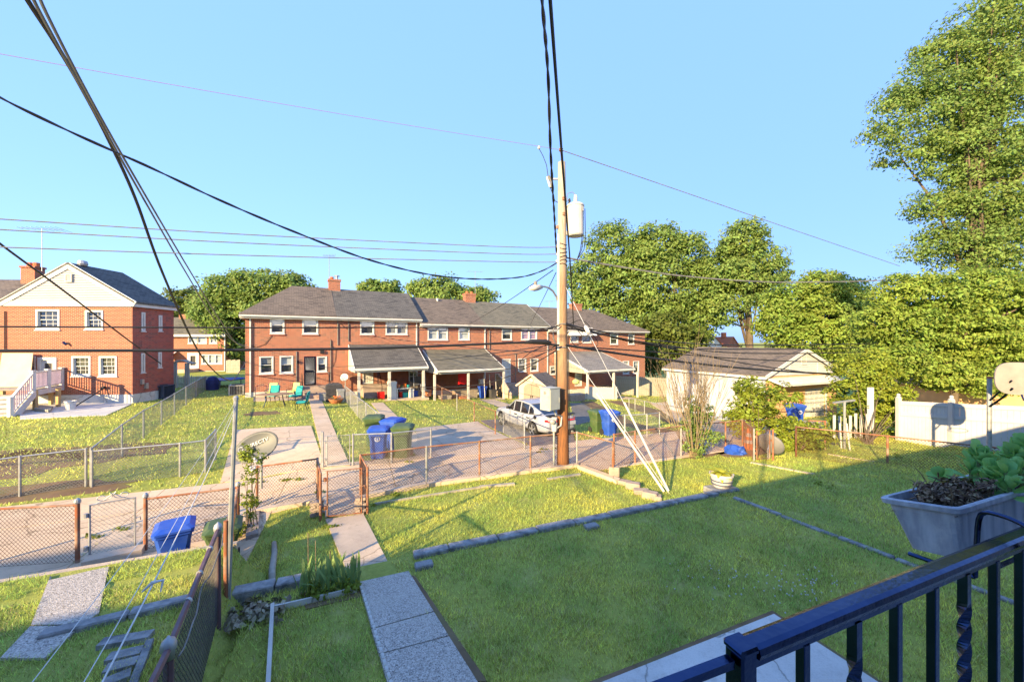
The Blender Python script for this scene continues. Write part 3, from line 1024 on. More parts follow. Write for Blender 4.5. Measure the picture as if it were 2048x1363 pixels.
def chimney(R, F, u0, u1, v0, v1, depth=HD / 2, pots=2, n="chimney"):
    x0, z0 = F(u0, v1, depth); x1, z1 = F(u1, v0, depth)
    hw = (x1 - x0)
    m = MB().box((x0, depth - .35, z0 - .5), (x1, depth + .35, z1)); m.box((x0 - .05, depth - .4, z1 - .16), (x1 + .05, depth + .4, z1 + .002))
    c = m.build(n, K['brick'], R)
    MB().box((x0 - .08, depth - .43, z0 - .35), (x1 + .08, depth + .43, z0 + .06)).build("flashing", K['galv'], c)
    for k in range(pots):
        xx = x0 + hw * (.28 + .44 * k)
        MB().lathe((xx, depth, z1), [(.14, 0), (.15, .22), (.12, .22), (.12, .1)], 10).build("flue_pot", K['clay'], c)
    return c, (x0, x1, z1)


c, (x0, x1, zt) = chimney(UNITS[0], FACES[0], 657, 680, 560, 584, 4.0, 1)
m = MB(); m.lathe((x1 - .25, 4.0, zt), [(.1, 0), (.1, .3)], 8); m.lathe((x1 - .25, 4.0, zt + .3), [(.24, 0), (.24, .04)], 8); m.build("chimney_cap", K['galv'], c)
CH1 = (x0, zt)
c, q2 = chimney(UNITS[2], FACES[2], 928.5, 948.5, 588, 607, 4.0, 2)
c, q3 = chimney(UNITS[4], FACES[4], 1142.6, 1160, 608, 624, 4.0, 1)
x, z = FACES[2](875, 603, 3.6)
MB().lathe((x, 3.6, z - .3), [(.11, 0), (.11, .45), (.16, .45), (.16, .6)], 10).build("vent_pipe", K['galv'], UNITS[2])
# lamp box, conduits and meter pipes on the end house
x, z = FACES[0](644, 703.5)
MB().box((x - .13, -.12, z - .11), (x + .13, -.004, z + .11)).build("vent_box", K['black_plastic'], UNITS[0])
x, z = FACES[0](596, 722)
m = MB().tube([(x, -.06, z - .14), (x, -.1, z), (x, -.06, z + .06)], [.05, .07, .03], 8); m.build("wall_lamp", K['black_metal'], UNITS[0])
for F, R, (u0, v0, u1, v1) in ((FACES[0], UNITS[0], (593, 702, 593, 772)), (FACES[0], UNITS[0], (661.5, 680, 661.5, 760)), (FACES[0], UNITS[0], (675.5, 634, 675.5, 690)), (FACES[1], UNITS[1], (697, 640, 697, 682)), (FACES[3], UNITS[3], (979, 656, 979, 700)), (FACES[3], UNITS[3], (1031, 706, 1031, 765))):
    xa, za = F(u0, v0); xb, zb_ = F(u1, v1)
    MB().tube([(xa, -.04, za), (xb, -.04, zb_)], .035, 6).build("conduit", K['cable_grey'], R)
for F, R, pts in ((FACES[0], UNITS[0], [(661, 678), (663, 690), (672, 700), (670, 720), (663, 735), (657, 748), (662, 762)]), (FACES[0], UNITS[0], [(500, 690), (512, 694), (530, 688), (545, 668)]), (FACES[1], UNITS[1], [(680, 640), (690, 646), (700, 644), (716, 645)]), (FACES[1], UNITS[1], [(682, 648), (694, 658), (712, 652)])):
    MB().tube([(lambda q: (q[0], -.03, q[1]))(F(u, v)) for u, v in pts], .014, 4).build("wall_cable", K['cable'], R)
# awnings over the upper windows of the house behind the pole
for (u0, u1) in ((1134, 1158), (1161, 1185)):
    a, b, zb_, ztp = FACES[4].rect(u0, u1, 656, 668)
    m = MB()
    n = 8
    for k in range(n):
        xa, xb = a + (b - a) * k / n, a + (b - a) * (k + 1) / n
        m.slab([(xa, -.02, ztp + .05), (xb - .01, -.02, ztp + .05), (xb - .01, -.75, zb_ - .15), (xa, -.75, zb_ - .15)], (0, 0, .025))
    m.slab([(a, -.02, ztp + .04), (a, -.75, zb_ - .16), (a, -.02, zb_ - .16)], (.02, 0, 0)); m.slab([(b, -.02, ztp + .04), (b, -.75, zb_ - .16), (b, -.02, zb_ - .16)], (-.02, 0, 0))
    m.build("awning", K['white'], UNITS[4])


# porches: part of their house
def porch(i, wl, wr, el, er, roofm, side, posts, floor_dz=.1, slabm='conc'):
    """wl, wr: photo places where the porch roof meets the wall; el, er: its eave corners"""
    F, R = FACES[i], UNITS[i]
    return F, R


def porch_build(i, x0, x1, zw, depth, ze, roofm, side_mat, postx, post_w, floor_to, side_l=True, side_r=True, post_mat='white_dirty', wood=False):
    R = UNITS[i]
    m = MB()
    m.slab([(x0, -depth, ze), (x1, -depth, ze), (x1, -.04, zw), (x0, -.04, zw)], (0, 0, .07))
    Pc = m.build("porch_roof", K[roofm], R)
    m = MB().box((x0 + .04, -depth + .06, ze - .26), (x1 - .04, -depth + .2, ze - .03)); m.build("beam", K['white_dirty'], Pc)
    m = MB().box((x0 - .02, -depth - .12, ze - .12), (x1 + .02, -depth - .003, ze + .04)); m.build("gutter", K['white'], Pc)
    for k, (xx, on) in enumerate(((x0, side_l), (x1, side_r))):
        if on:
            s = MB()
            if wood:
                n = int(depth / .3)
                for j in range(n):
                    ya, yb = -depth * j / n - .04, -depth * (j + 1) / n - .03
                    za, zb_ = zw + (ze - zw) * (j / n), zw + (ze - zw) * ((j + 1) / n)
                    MB().slab([(xx, ya, ze - .25), (xx, yb, ze - .25), (xx, yb, zb_ - .02), (xx, ya, za - .02)], (.03, 0, 0)).build("side_board", K['wood_grey'], Pc)
            else:
                s.slab([(xx, -.05, zw - .02), (xx, -depth, ze - .02), (xx, -depth, ze - .24), (xx, -.05, ze - .24)], (.04 if k == 0 else -.04, 0, 0))
                s.build("gable_panel", K[side_mat], Pc)
        m = MB(); m.beam((xx, -depth, ze + .0), (xx, -.05, zw + .0), .05, .16); m.build("rake_board", K['white'], Pc)
    for xx in postx:
        m = MB().box((xx - post_w / 2, -depth + .06, floor_to), (xx + post_w / 2, -depth + .06 + post_w, ze - .26)); m.build("porch_post", K[post_mat], Pc)
    MB().box((x0 - .05, -depth - .1, floor_to - .5), (x1 + .05, -.035, floor_to)).build("porch_floor", K['conc'], Pc)
    return Pc


def lz(i, z): return z - UNITS[i].location.z


def lx(i, u, y):
    return FACES[i](u, 700, y)[0]


g1 = H(*st(6.5, 28.3).xy); P2 = porch_build(1, .85, 6.02, lz(1, 3.66), 3.2, lz(1, 2.06), 'roof_grey', 'white_dirty', [lx(1, 718, -3.1), lx(1, 779, -3.1), lx(1, 847, -3.1)], .17, lz(1, g1 + .04))
g2 = H(*st(12.5, 27.8).xy); P3 = porch_build(2, .3, 6.05, lz(2, 3.2), 3.7, lz(2, 1.74), 'roof_green', 'white_dirty', [lx(2, 869.5, -3.6), lx(2, 937, -3.6), lx(2, 1008, -3.6)], .15, lz(2, g2 - .12))
g4 = H(*st(26, 26.5).xy); P5 = porch_build(4, .95, 6.9, lz(4, 2.84), 5.0, lz(4, 1.30), 'roof_pale', 'wood_grey', [lx(4, 1176, -4.9), lx(4, 1228, -4.9), lx(4, 1276, -4.9)], .17, lz(4, g4 - .1), side_r=False, wood=True)

# steps in front of the two doors
def steps(R, x0, x1, ztop, n, depth, zb, name="steps", y0=0.0, d_top=.9):
    s = None
    for k in range(n):
        za = ztop - (ztop - zb) * k / n
        b = MB().box((x0 - .0, y0 - d_top - depth * k, zb - .3), (x1, y0 - (d_top + depth * (k - 1) if k else 0) - .003, za))
        if s is None: s = b.build("stoop", K['stone_warm'], R)
        else: b.build("step", K['stone_warm'], s)
    return s


d0 = FACES[0].rect(*DOORS[0])
sp = steps(UNITS[0], d0[0] - .12, d0[1] + .75, d0[2] - .02, 4, .3, .02)
m = MB()
for xx in (d0[0] - .15, d0[1] + .8):
    m.tube([(xx, -.05, d0[2] + .9), (xx, -1.0, d0[2] + .85), (xx, -1.9, .95)], .025, 5); m.tube([(xx, -1.0, d0[2] - .1), (xx, -1.0, d0[2] + .85)], .025, 5); m.tube([(xx, -1.9, .05), (xx, -1.9, .95)], .025, 5)
m.build("handrail", K['black_metal'], sp)
d1 = FACES[1].rect(*DOORS[1])
sp2 = steps(UNITS[1], d1[0] - .2, d1[1] + 1.1, d1[2] - .02, 4, .28, lz(1, g1 + .05), d_top=1.1)
m = MB(); xx = d1[1] + .3
m.tube([(xx, -.2, d1[2] + .95), (xx, -1.1, d1[2] + .9), (xx + .0, -2.0, lz(1, g1) + .95), (xx, -2.0, lz(1, g1))], .022, 5)
for q in (.3, .6, .9): m.tube([(xx, -q, d1[2]), (xx, -q, d1[2] + .92)], .015, 4)
m.build("handrail", K['black_metal'], sp2)
d3 = FACES[3].rect(*DOORS[3])
steps(UNITS[3], d3[0] - .1, d3[1] + .5, d3[2] - .02, 3, .3, .02)
# house number over the porch beam
def text_part(name, s, size, M4, mat, parent, depth=.006):
    cu = bpy.data.curves.new(name, 'FONT'); cu.body = s; cu.size = size; cu.extrude = depth; cu.align_x = 'CENTER'; cu.align_y = 'CENTER'
    tmp = bpy.data.objects.new(name, cu); COL.objects.link(tmp)
    dg = bpy.context.evaluated_depsgraph_get()
    me = bpy.data.meshes.new_from_object(tmp.evaluated_get(dg))
    bpy.data.objects.remove(tmp)
    me.transform(M4); me.materials.clear(); me.materials.append(mat)
    o = link(bpy.data.objects.new(name, me), parent)
    return o


x, _ = FACES[1](736, 739, -3.15)
text_part("house_number", "1922", .16, Matrix.Translation((x, -3.2 + .055, lz(1, 2.06) - .15)) @ Matrix.Rotation(math.pi / 2, 4, 'X'), K['black_plastic'], P2)

# ------------------------------------------------------------------ the gabled house across the alley, its deck, the house beyond, garage, shed
A_L = math.radians(4.0)
YL = 22.6
corner = at(265, 803, YL)
zL = H(corner.x, corner.y) - .02
cL, nL = Vector((math.cos(A_L), math.sin(A_L), 0)), Vector((-math.sin(A_L), math.cos(A_L), 0))
WL = 13.0
oL = Vector((corner.x, corner.y, zL)) - cL * WL
GH = thing("gabled_house", oL, "brick house with white sided gable and a small white deck", "house", A_L)
FL = Face(oL, A_L)
ev = FL(200, 612)[1]
apx, apz = FL(140, 531)
xl_g = 2 * apx - WL - .15
DL = 3.0
wl = [FL.rect(73.5, 118.5, 620, 658), FL.rect(172, 205.5, 621.5, 657.5), FL.rect(145, 180.5, 713, 751), FL.rect(199.5, 233, 713, 751)]
drL = FL.rect(79.5, 111.5, 716, 768)
slL = FL.rect(58, 71, 713, 750)
holes = [tuple(q) for q in wl] + [tuple(drL), tuple(slL)]
m = MB()
fz = .55
wall_holes(m, 0, WL, fz - .02, ev, holes, depth=.16)
m.build("wall", K['brick'], GH, fix=False)
sw = []
def sface(u, v):           # places on the side wall
    P = oL + cL * WL
    p = onplane(u, v, P, P + nL)
    return (p - P).dot(nL), p.z - zL
for (u0, u1, v0, v1) in ((283.5, 289, 625, 661), (318, 323, 631, 661), (283, 288.5, 707, 744), (317, 322, 705, 734)):
    a, _ = sface(u0, v0); b, _ = sface(u1, v0); _, zt = sface(u0, v0); _, zb = sface(u0, v1)
    sw.append((max(a, .25), min(b, DL - .1), zb, zt))
TS = lambda p: Vector((WL - p.y, p.x, p.z))
m = MB()
wall_holes(m, 0, DL, fz - .02, ev, sw, depth=.14, T=TS)
m.quad((WL, DL, 0), (0, DL, 0), (0, DL, ev), (WL, DL, ev))
m.build("side_wall", K['brick_side'], GH, fix=False)
m = MB().box((-.01, -.03, -.8), (WL + .03, DL, fz)); m.build("foundation", K['conc_grey'], GH)
for q in wl:
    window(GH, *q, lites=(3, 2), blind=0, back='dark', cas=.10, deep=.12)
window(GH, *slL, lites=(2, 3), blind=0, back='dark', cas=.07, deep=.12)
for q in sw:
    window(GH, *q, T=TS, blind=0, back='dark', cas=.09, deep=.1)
a, b, c, d = drL
D = MB().box((a + .06, .05, c), (b - .06, .1, d - .06)).build("door", K['white'], GH)
m = MB(); frame_ring(m, a - .1, b + .06, c, d + .05, .15, -.04, .13, lambda p: p); m.build("door_frame", K['white'], D)
m = MB(); frame_ring(m, a + .2, b - .2, c + (d - c) * .36, d - .25, .04, .03, .05, lambda p: p); m.build("lite_frame", K['white_dirty'], D)
MB().quad((a + .22, .045, c + (d - c) * .37), (b - .22, .045, c + (d - c) * .37), (b - .22, .045, d - .28), (a + .22, .045, d - .28)).build("pane", K['dark'], D, fix=False)
MB().lathe((a + .15, .02, c + (d - c) * .45), [(.035, -.03), (.035, .03)], 8, 'Y').build("handle", K['black_metal'], D)
# gable with lapped siding boards
nb_ = 20
K['siding'] = M('vinyl_siding', (.47, .475, .49), (.42, .425, .44), 2, rough=.5)
gz0 = ev + .28
for k in range(nb_):
    za, zb = gz0 + (apz - .12 - gz0) * k / nb_, gz0 + (apz - .12 - gz0) * (k + 1) / nb_
    def edge(z):
        f = (z - ev + .1) / (apz - ev)
        return xl_g + (apx - xl_g) * f + .0, WL + .15 + (apx - WL - .15) * f - .0
    (l0, r0), (l1, r1) = edge(za), edge(zb)
    if r1 - l1 < .1: continue
    l0 = max(l0, .0); l1 = max(l1, 0.0)
    mb_ = MB().add([(l0, -.10, za), (r0, -.10, za), (r1, -.03, zb), (l1, -.03, zb), (l0, 0, za), (r0, 0, za), (r1, 0, zb), (l1, 0, zb)],
                  ((0, 1, 2, 3), (4, 7, 6, 5), (0, 4, 5, 1), (2, 6, 7, 3), (0, 3, 7, 4), (1, 5, 6, 2)))
    mb_.build("siding_board", K['siding'], GH)
MB().box((-.05, -.10, ev - .02), (WL + .15, -.005, ev + .26)).build("frieze_board", K['white'], GH)
MB().box((WL + .01, -.1, ev - .02), (WL + .17, DL + .2, ev + .2)).build("eave_board", K['white'], GH)
x0, x1, z0, z1 = FL.rect(135, 149, 548, 564.5)
m = MB(); frame_ring(m, x0, x1, z0, z1, .07, -.17, -.03, lambda p: p)
V_ = m.build("gable_vent", K['white_dirty'], GH)
for k in range(6):
    zz = z0 + .08 + (z1 - z0 - .16) * k / 6
    MB().add([(x0 + .07, -.16, zz), (x1 - .07, -.16, zz), (x1 - .07, -.12, zz + .07), (x0 + .07, -.12, zz + .07)], ((0, 1, 2, 3),)).build("louver", K['white_dirty'], V_, fix=False)
# roof of the gable and the long roof it grows from
ro = .25
th = Vector((0, 0, .12))
xr = WL + .22
er = ev + .16
m = MB()
bk = DL + .25
m.slab([(xr, -.14, er), (xr, bk, er), (apx, bk, apz + .05), (apx, -.14, apz + .05)], th)
m.slab([(2 * apx - xr, -.14, er), (apx, -.14, apz + .05), (apx, bk, apz + .05), (2 * apx - xr, bk, er)], th)
m.build("roof", K['roof_grey'], GH)
m = MB(); m.beam((xr, -.10, er - .04), (apx, -.10, apz + .01), .06, .34); m.beam((2 * apx - xr, -.10, er - .04), (apx, -.10, apz + .01), .06, .34); m.build("rake_board", K['white'], GH)
x_, z_ = FL(40, 566, 1.8); 
m = MB(); m.slab([(-12, .03, ev + .15), (apx - 1.2, .03, ev + .15), (apx - 1.2, 4.2, apz - .35), (-12, 4.2, apz - .35)], th); m.build("main_roof", K['roof_brown'], GH)
MB().box((-12, .0, -.5), (-.004, 4, ev + .08)).build("wing_wall", K['brick'], GH)
x0, zt = FL(52, 533, 3.6); x1, zb = FL(80, 562, 3.6)
m = MB().box((x0, 3.3, zb - .6), (x1, 3.9, zt - .12)); m.box((x0 - .05, 3.25, zt - .119), (x1 + .05, 3.95, zt)); C_ = m.build("chimney", K['brick'], GH)
for f in (.3, .75):
    MB().lathe((x0 + (x1 - x0) * f, 3.6, zt), [(.16, 0), (.16, .26), (.12, .26), (.12, .1)], 8).build("flue_pot", K['clay'], C_)
MB().lathe((apx + .1, .6, apz + .1), [(.2, 0), (.24, .12), (.2, .28), (.05, .33)], 10).build("roof_vent", K['galv'], GH)
LCH = oL + cL * x1 + nL * 3.6 + Vector((0, 0, zt))
for (u, v) in ((413 / 3.098 + 0, 420 + 825 / 3.098),):
    x, z = FL(u, v)
    MB().tube([(x - .1, -.02, z), (x, -.16, z + .05), (x + .12, -.14, z - .08)], [.05, .07, .06], 6).build("flood_lamp", K['black_metal'], GH)
x, _ = FL(12, 700)
MB().tube([(FL(12, 622)[0], -.05, FL(12, 622)[1]), (FL(12, 622)[0], -.05, FL(12, 700)[1])], .03, 5).build("conduit", K['cable'], GH)
for (u, v, s_) in ((282.5, 763, .15), (291, 771, .17)):
    a, z = sface(u, v)
    MB().box((WL + .002, a - s_ / 2, z - s_), (WL + .12, a + s_ / 2, z + s_)).build("meter_box", K['galv'], GH)

# the deck
def W3(x, y, z=0): return oL + cL * x + nL * y + Vector((0, 0, z))
pw, _ = FL(125, 760)           # where the rail meets the wall
px_c = pw
pn = at(66, 770, 19.9); pn_l = Vector(((pn - oL).dot(cL), (pn - oL).dot(nL), 0))
zd = drL[2] - .03
DK = thing("deck", W3(px_c - 2.5, -1.5, 0), "white railed deck with steps leading down to the lawn", "deck", A_L)
mloc = lambda x, y, z: Vector((x - (px_c - 2.5), y + 1.5, z))
xr_ = px_c + .05
yf = pn_l.y
xf = pn_l.x
# floor planks run along the wall
k = 0
yy = -.04
while yy > yf + .02:
    xe = xr_ + (xf - xr_) * (yy / yf)
    MB().box(tuple(mloc(xf - 3.6, yy - .135, zd - .03)), tuple(mloc(xe, yy, zd))).build("plank", K['wood_grey'], DK)
    yy -= .145
m = MB(); m.beam(mloc(xr_ + .03, -.02, zd - .17), mloc(xf + .03, yf, zd - .17), .04, .27); m.build("side_board", K['white'], DK)
for (x, y) in ((xr_ - .15, -.5), (xf - .05, yf + .15), (xf - 1.6, yf + .15), (xf - .02, yf + 1.2)):
    m = MB(); m.box(tuple(mloc(x - .07, y - .07, -.4)), tuple(mloc(x + .07, y + .07, zd - .031))); m.build("support_post", K['wood_new'], DK)
rh = .95
def post(x, y, z0_, z1_):
    p = MB().box(tuple(mloc(x - .075, y - .075, z0_)), tuple(mloc(x + .075, y + .075, z1_))); p.box(tuple(mloc(x - .1, y - .1, z1_)), tuple(mloc(x + .1, y + .1, z1_ + .06)))
    return p.build("rail_post", K['white'], DK)
pa, pb, pm = (xr_, -.1), (xf, yf), ((xr_ + xf) / 2, (yf - .1) / 2)
for q in (pa, pm, pb): post(q[0], q[1], zd - .3, zd + rh)
nst = 6
run = .29
p0s = Vector((xf, yf, zd)); 
ed = Vector((xf - xr_, yf + .1)).normalized()
pend = (xf + ed.x * run * nst, yf + ed.y * run * nst)
MST = Matrix.Translation(mloc(xf, yf, 0)) @ Matrix.Rotation(math.atan2(ed.x, -ed.y), 4, 'Z')
post(pend[0], pend[1], 0, .95)
K['baluster'] = M("purple_baluster", (0.30, 0.24, 0.36), (0.24, 0.20, 0.30), 3, rough=.4)
def rails(q0, q1, z0_, z1_, n):
    a, b = mloc(q0[0], q0[1], z0_), mloc(q1[0], q1[1], z1_)
    m = MB(); m.beam(a + Vector((0, 0, rh - .06)), b + Vector((0, 0, rh - .06)), .1, .07); m.beam(a + Vector((0, 0, .1)), b + Vector((0, 0, .1)), .06, .06); m.build("rail", K['white'], DK)
    for k in range(n):
        c_ = a.lerp(b, (k + .8) / (n + .6))
        MB().box((c_.x - .016, c_.y - .016, c_.z + .12), (c_.x + .016, c_.y + .016, c_.z + rh - .09)).build("baluster", K['baluster'], DK)
rails(pa, pm, zd, zd, 11); rails(pm, pb, zd, zd, 11); rails(pb, pend, zd, 0.02, 10)
for k in range(nst):
    zt = zd - (zd) * (k + 1) / (nst + .0) + .02
    y = -run * k
    MB().box((-2.6, y - run, zt - .045), (.06, y - .002, zt), MST).build("tread", K['wood_grey'], DK)
    MB().box((-2.6, y - run + .0, -.2 if k == nst - 1 else zt - .2), (.06, y - run + .03, zt - .047), MST).build("riser", K['white'], DK)
m = MB(); m.slab([MST @ Vector(q) for q in ((.07, 0, zd - .02), (.07, 0, zd - .35), (.07, -run * nst, -.25), (.07, -run * nst, .12))], MST.to_3x3() @ Vector((.04, 0, 0))); m.build("stringer", K['white'], DK)
post(xf - 3.3, yf, zd - .3, zd + rh)

# plywood sheet standing on the deck
a0, a1, a2, a3 = FL(-6, 800, -.9), FL(58, 800, -.9), FL(66, 706, -.25), FL(4, 706, -.25)
PLY = thing("plywood_sheet", W3(a0[0], -.9, zd), "large tan plywood sheet leaning against the brick wall beside the door", "panel", A_L)
lo = lambda q, y: Vector((q[0] - a0[0], y + .9, q[1] - zd))
z_top = a2[1] - zd
m = MB().slab([lo((a0[0], zd), -.9), lo((a1[0], zd), -.9), lo((a2[0], a2[1]), -.25), lo((a3[0], a3[1]), -.25)], (0, .03, 0)); m.build("board", M("plywood_face", (.62, .45, .29), (.56, .40, .25), 2, rough=.6), PLY)

# bucket, broom, air conditioner
def bucket(loc, label, mat=None):
    b = thing("bucket", loc, label, "bucket")
    MB().lathe((0, 0, 0), [(.11, 0), (.15, .34), (.165, .34), (.165, .37), (.145, .37), (.11, .03)], 14).build("pail", mat or K['white'], b, smooth=False)
    MB().tube([(-.16, 0, .33), (-.13, -.12, .3), (0, -.17, .28), (.13, -.12, .3), (.16, 0, .33)], .008, 5).build("handle", K['galv'], b)
    return b
p = G(141, 819); b_ = bucket(p + Vector((0, 0, .03)), "white paint bucket on the patio below the deck")
b_.scale = (1.5, 1.5, 1.2)
pa_, pb_ = G(152, 813), W3(FL(211, 775)[0], -.04, FL(211, 775)[1])
bl = thing("broom", pa_ + Vector((0, 0, .03)), "long dark pole leaning from the bucket to the brick wall", "pole")
MB().tube([pa_ + Vector((0, 0, .05)), pb_], .03, 6).build("stick", K['black_plastic'], bl, world=True)
MB().tube([pb_ - Vector((.1, 0.1, 0.02)), pb_ + Vector((.1, -.08, .05))], .08, 6).build("brush", K['black_plastic'], bl, world=True)
m = MB().slab([G(68, 823) + Vector((0, 0, .05)), G(100, 826) + Vector((0, 0, .05)), G(106, 818) + Vector((0, 0, .05)), G(72, 815) + Vector((0, 0, .05))], (0, 0, .12))
lm = thing("lumber", G(85, 822), "short grey boards stacked under the deck edge", "boards"); m.build("board", K['wood_grey'], lm, world=True)

def ac_unit(loc, rz, label, s=(.85, .85, .85), mat=None):
    A = thing("air_conditioner", loc, label, "air conditioner", rz)
    sx, sy, sz = s
    m = MB().box((-sx / 2 + .03, -sy / 2 + .03, .06), (sx / 2 - .03, sy / 2 - .03, sz - .06)); m.build("coil", K['dark'], A)
    m = MB()
    for q in ((-1, -1), (1, -1), (1, 1), (-1, 1)): m.box((q[0] * sx / 2 - .05, q[1] * sy / 2 - .05, .0), (q[0] * sx / 2 + .05, q[1] * sy / 2 + .05, sz))
    m.build("corner_post", mat or K['galv'], A)
    MB().box((-sx / 2 - .05, -sy / 2 - .05, 0.001), (sx / 2 + .05, sy / 2 + .05, .07)).build("base_pan", mat or K['galv'], A)
    MB().box((-sx / 2 - .05, -sy / 2 - .05, sz - .07), (sx / 2 + .05, sy / 2 + .05, sz - .001)).build("lid", mat or K['galv'], A)
    MB().lathe((0, 0, sz), [(sx * .42, 0), (sx * .4, .04), (sx * .05, .05)], 16).build("fan_grille", K['black_plastic'], A)
    for k in range(9):
        x = -sx / 2 + sx * (k + .5) / 9
        MB().box((x - .012, -sy / 2 - .02, .07), (x + .012, -sy / 2 + .02, sz - .07)).build("louver", mat or K['galv'], A)
        MB().box((sx / 2 - .02, -sy / 2 + sy * (k + .5) / 9 - .012, .07), (sx / 2 + .02, -sy / 2 + sy * (k + .5) / 9 + .012, sz - .07)).build("louver", mat or K['galv'], A)
    return A
K['ac_blue'] = M("slate_blue_metal", (.05, .07, .12), (.07, .09, .14), 3, rough=.4, metal=.3)
pac = G(316, 797)
ac_unit(pac + nL * .25 + cL * .0, A_L, "dark slate air conditioner on the grass by the gabled house's side wall", mat=K['ac_blue'])
pac = G(474, 789)
ac_unit(pac, ROW, "low grey air conditioner behind the corner of the end rowhouse", s=(.8, .8, .72))

# ---- house beyond, seen between the two
A_B = math.radians(8)
oB = at(262, 747, 48.0); oB.z = -.15
cB, nB = Vector((math.cos(A_B), math.sin(A_B), 0)), Vector((-math.sin(A_B), math.cos(A_B), 0))
FB = Face(oB, A_B)
WB = FB(449, 700)[0]
HB = thing("far_house", oB, "distant brick house with a striped awning seen beyond the picket fence", "house", A_B)
evb = FB(360, 669)[1]
wB = [FB.rect(377, 396, 671, 686), FB.rect(395.5, 413, 671, 686), FB.rect(420, 434, 671, 686), FB.rect(404, 444, 709, 727)]
dB = FB.rect(381, 392, 711, 736)
m = MB(); wall_holes(m, 0, WB, .3, evb, [tuple(q) for q in wB] + [tuple(dB)], depth=.15)
m.quad((WB, 0, -.4), (WB, 8, -.4), (WB, 8, evb), (WB, 0, evb)); m.build("wall", K['brick'], HB, fix=False)
MB().box((-.02, -.02, -.5), (WB + .02, 7.9, .32)).build("foundation", K['conc_grey'], HB)
for k, q in enumerate(wB): window(HB, *q, units=3 if k == 3 else 1, blind=1, back='dark', cas=.12)
D = MB().box((dB[0], .05, dB[2]), (dB[1], .1, dB[3])).build("door", K['dark'], HB)
m = MB(); frame_ring(m, dB[0] - .35, dB[1] + .35, dB[2], dB[3] + .35, .36, -.06, .1, lambda p: p); m.build("door_frame", K['white'], D)
m = MB(); m.slab([(-.3, -.4, evb - .05), (WB + .3, -.4, evb - .05), (WB - 1.5, 4, evb + 2.3), (-.3, 4, evb + 2.3)], (0, 0, .12)); m.slab([(WB + .3, -.4, evb - .05), (WB + .3, 8.4, evb - .05), (WB - 1.5, 4, evb + 2.3)], (0, 0, .12)); m.build("roof", K['roof_green'], HB)
MB().box((-.3, -.46, evb - .25), (WB + .3, -.35, evb + .02)).build("gutter", K['white'], HB)
x, z = FB(370, 636, 4.0)
m = MB().box((x - .5, 3.6, evb + 1.5), (x + .5, 4.4, z + .5)); m.build("chimney", K['brick'], HB)
MB().beam((FB(450, 700)[0], -.05, .3), (FB(450, 700)[0], -.05, evb - .2), .1, .08).build("downspout", K['white'], HB)
a, b, zb, zt = FB.rect(328, 356, 702, 715)
AW = None
n = 9
K['awn_red'] = M("red_awning_stripe", (.55, .06, .07), rough=.7)
for k in range(n):
    xa, xb = a + (b - a) * k / n, a + (b - a) * (k + 1) / n - .005
    mm = MB().slab([(xa, -.02, zt), (xb, -.02, zt), (xb, -1.3, zb + .25), (xa, -1.3, zb + .25)], (0, 0, .03)); mm.slab([(xa, -1.3, zb + .25), (xb, -1.3, zb + .25), (xb, -1.3, zb - .02), (xa, -1.3, zb - .02)], (0, -.03, 0))
    o_ = mm.build("awning_strip", K['awn_red'] if k in (5, 7) else K['white'], HB)
x0, x1 = FB(340, 740)[0], FB(398, 740)[0]
MB().box((x0, -2.2, -.4), (x1, -.04, dB[2] - .05)).build("porch_slab", K['conc'], HB)

# picket fence and garden arbor
Y0 = at(337, 780, 30.5); Y1 = at(425, 777, 30.5); 
PF = thing("picket_fence", (Y0.x, Y0.y, H(Y0.x, Y0.y)), "low white picket fence behind the gabled house", "fence")
dpf = Y1 - Y0; Lp = math.hypot(dpf.x, dpf.y)
n = 23
for k in range(n):
    c_ = Vector((dpf.x * k / n, dpf.y * k / n, 0)); hh = .95 + .03 * math.sin(k * 1.7)
    zz = H(Y0.x + c_.x, Y0.y + c_.y) - H(Y0.x, Y0.y)
    MB().slab([(c_.x - .045, c_.y, zz), (c_.x + .045, c_.y, zz), (c_.x + .045, c_.y, zz + hh - .09), (c_.x, c_.y, zz + hh), (c_.x - .045, c_.y, zz + hh - .09)], (0, .025, 0)).build("picket", K['white'], PF)
m = MB()
for zz in (.25, .7): m.beam((-.05, .05, zz), (dpf.x, dpf.y + .05, zz), .04, .07)
m.build("rail", K['white'], PF)
pA = at(362, 776, 30.0)
AR = thing("garden_arbor", (pA.x, pA.y, H(pA.x, pA.y)), "weathered white garden arbor with curved top at the picket fence", "arbor")
for xx in (-.58, -.38, .38, .58): MB().box((xx - .05, -.06, 0), (xx + .05, .06, 1.95)).build("post", K['white_dirty'], AR)
MB().tube([(-.95, 0, 1.9), (-.6, 0, 1.98), (-.3, 0, 2.12), (0, 0, 2.16), (.3, 0, 2.12), (.6, 0, 1.98), (.95, 0, 1.92)], .06, 6).build("arch", K['white_dirty'], AR)
MB().tube([(-.95, .3, 1.9), (-.6, .3, 1.98), (-.3, .3, 2.12), (0, .3, 2.16), (.3, .3, 2.12), (.6, .3, 1.98), (.95, .3, 1.92)], .05, 6).build("arch", K['white_dirty'], AR)
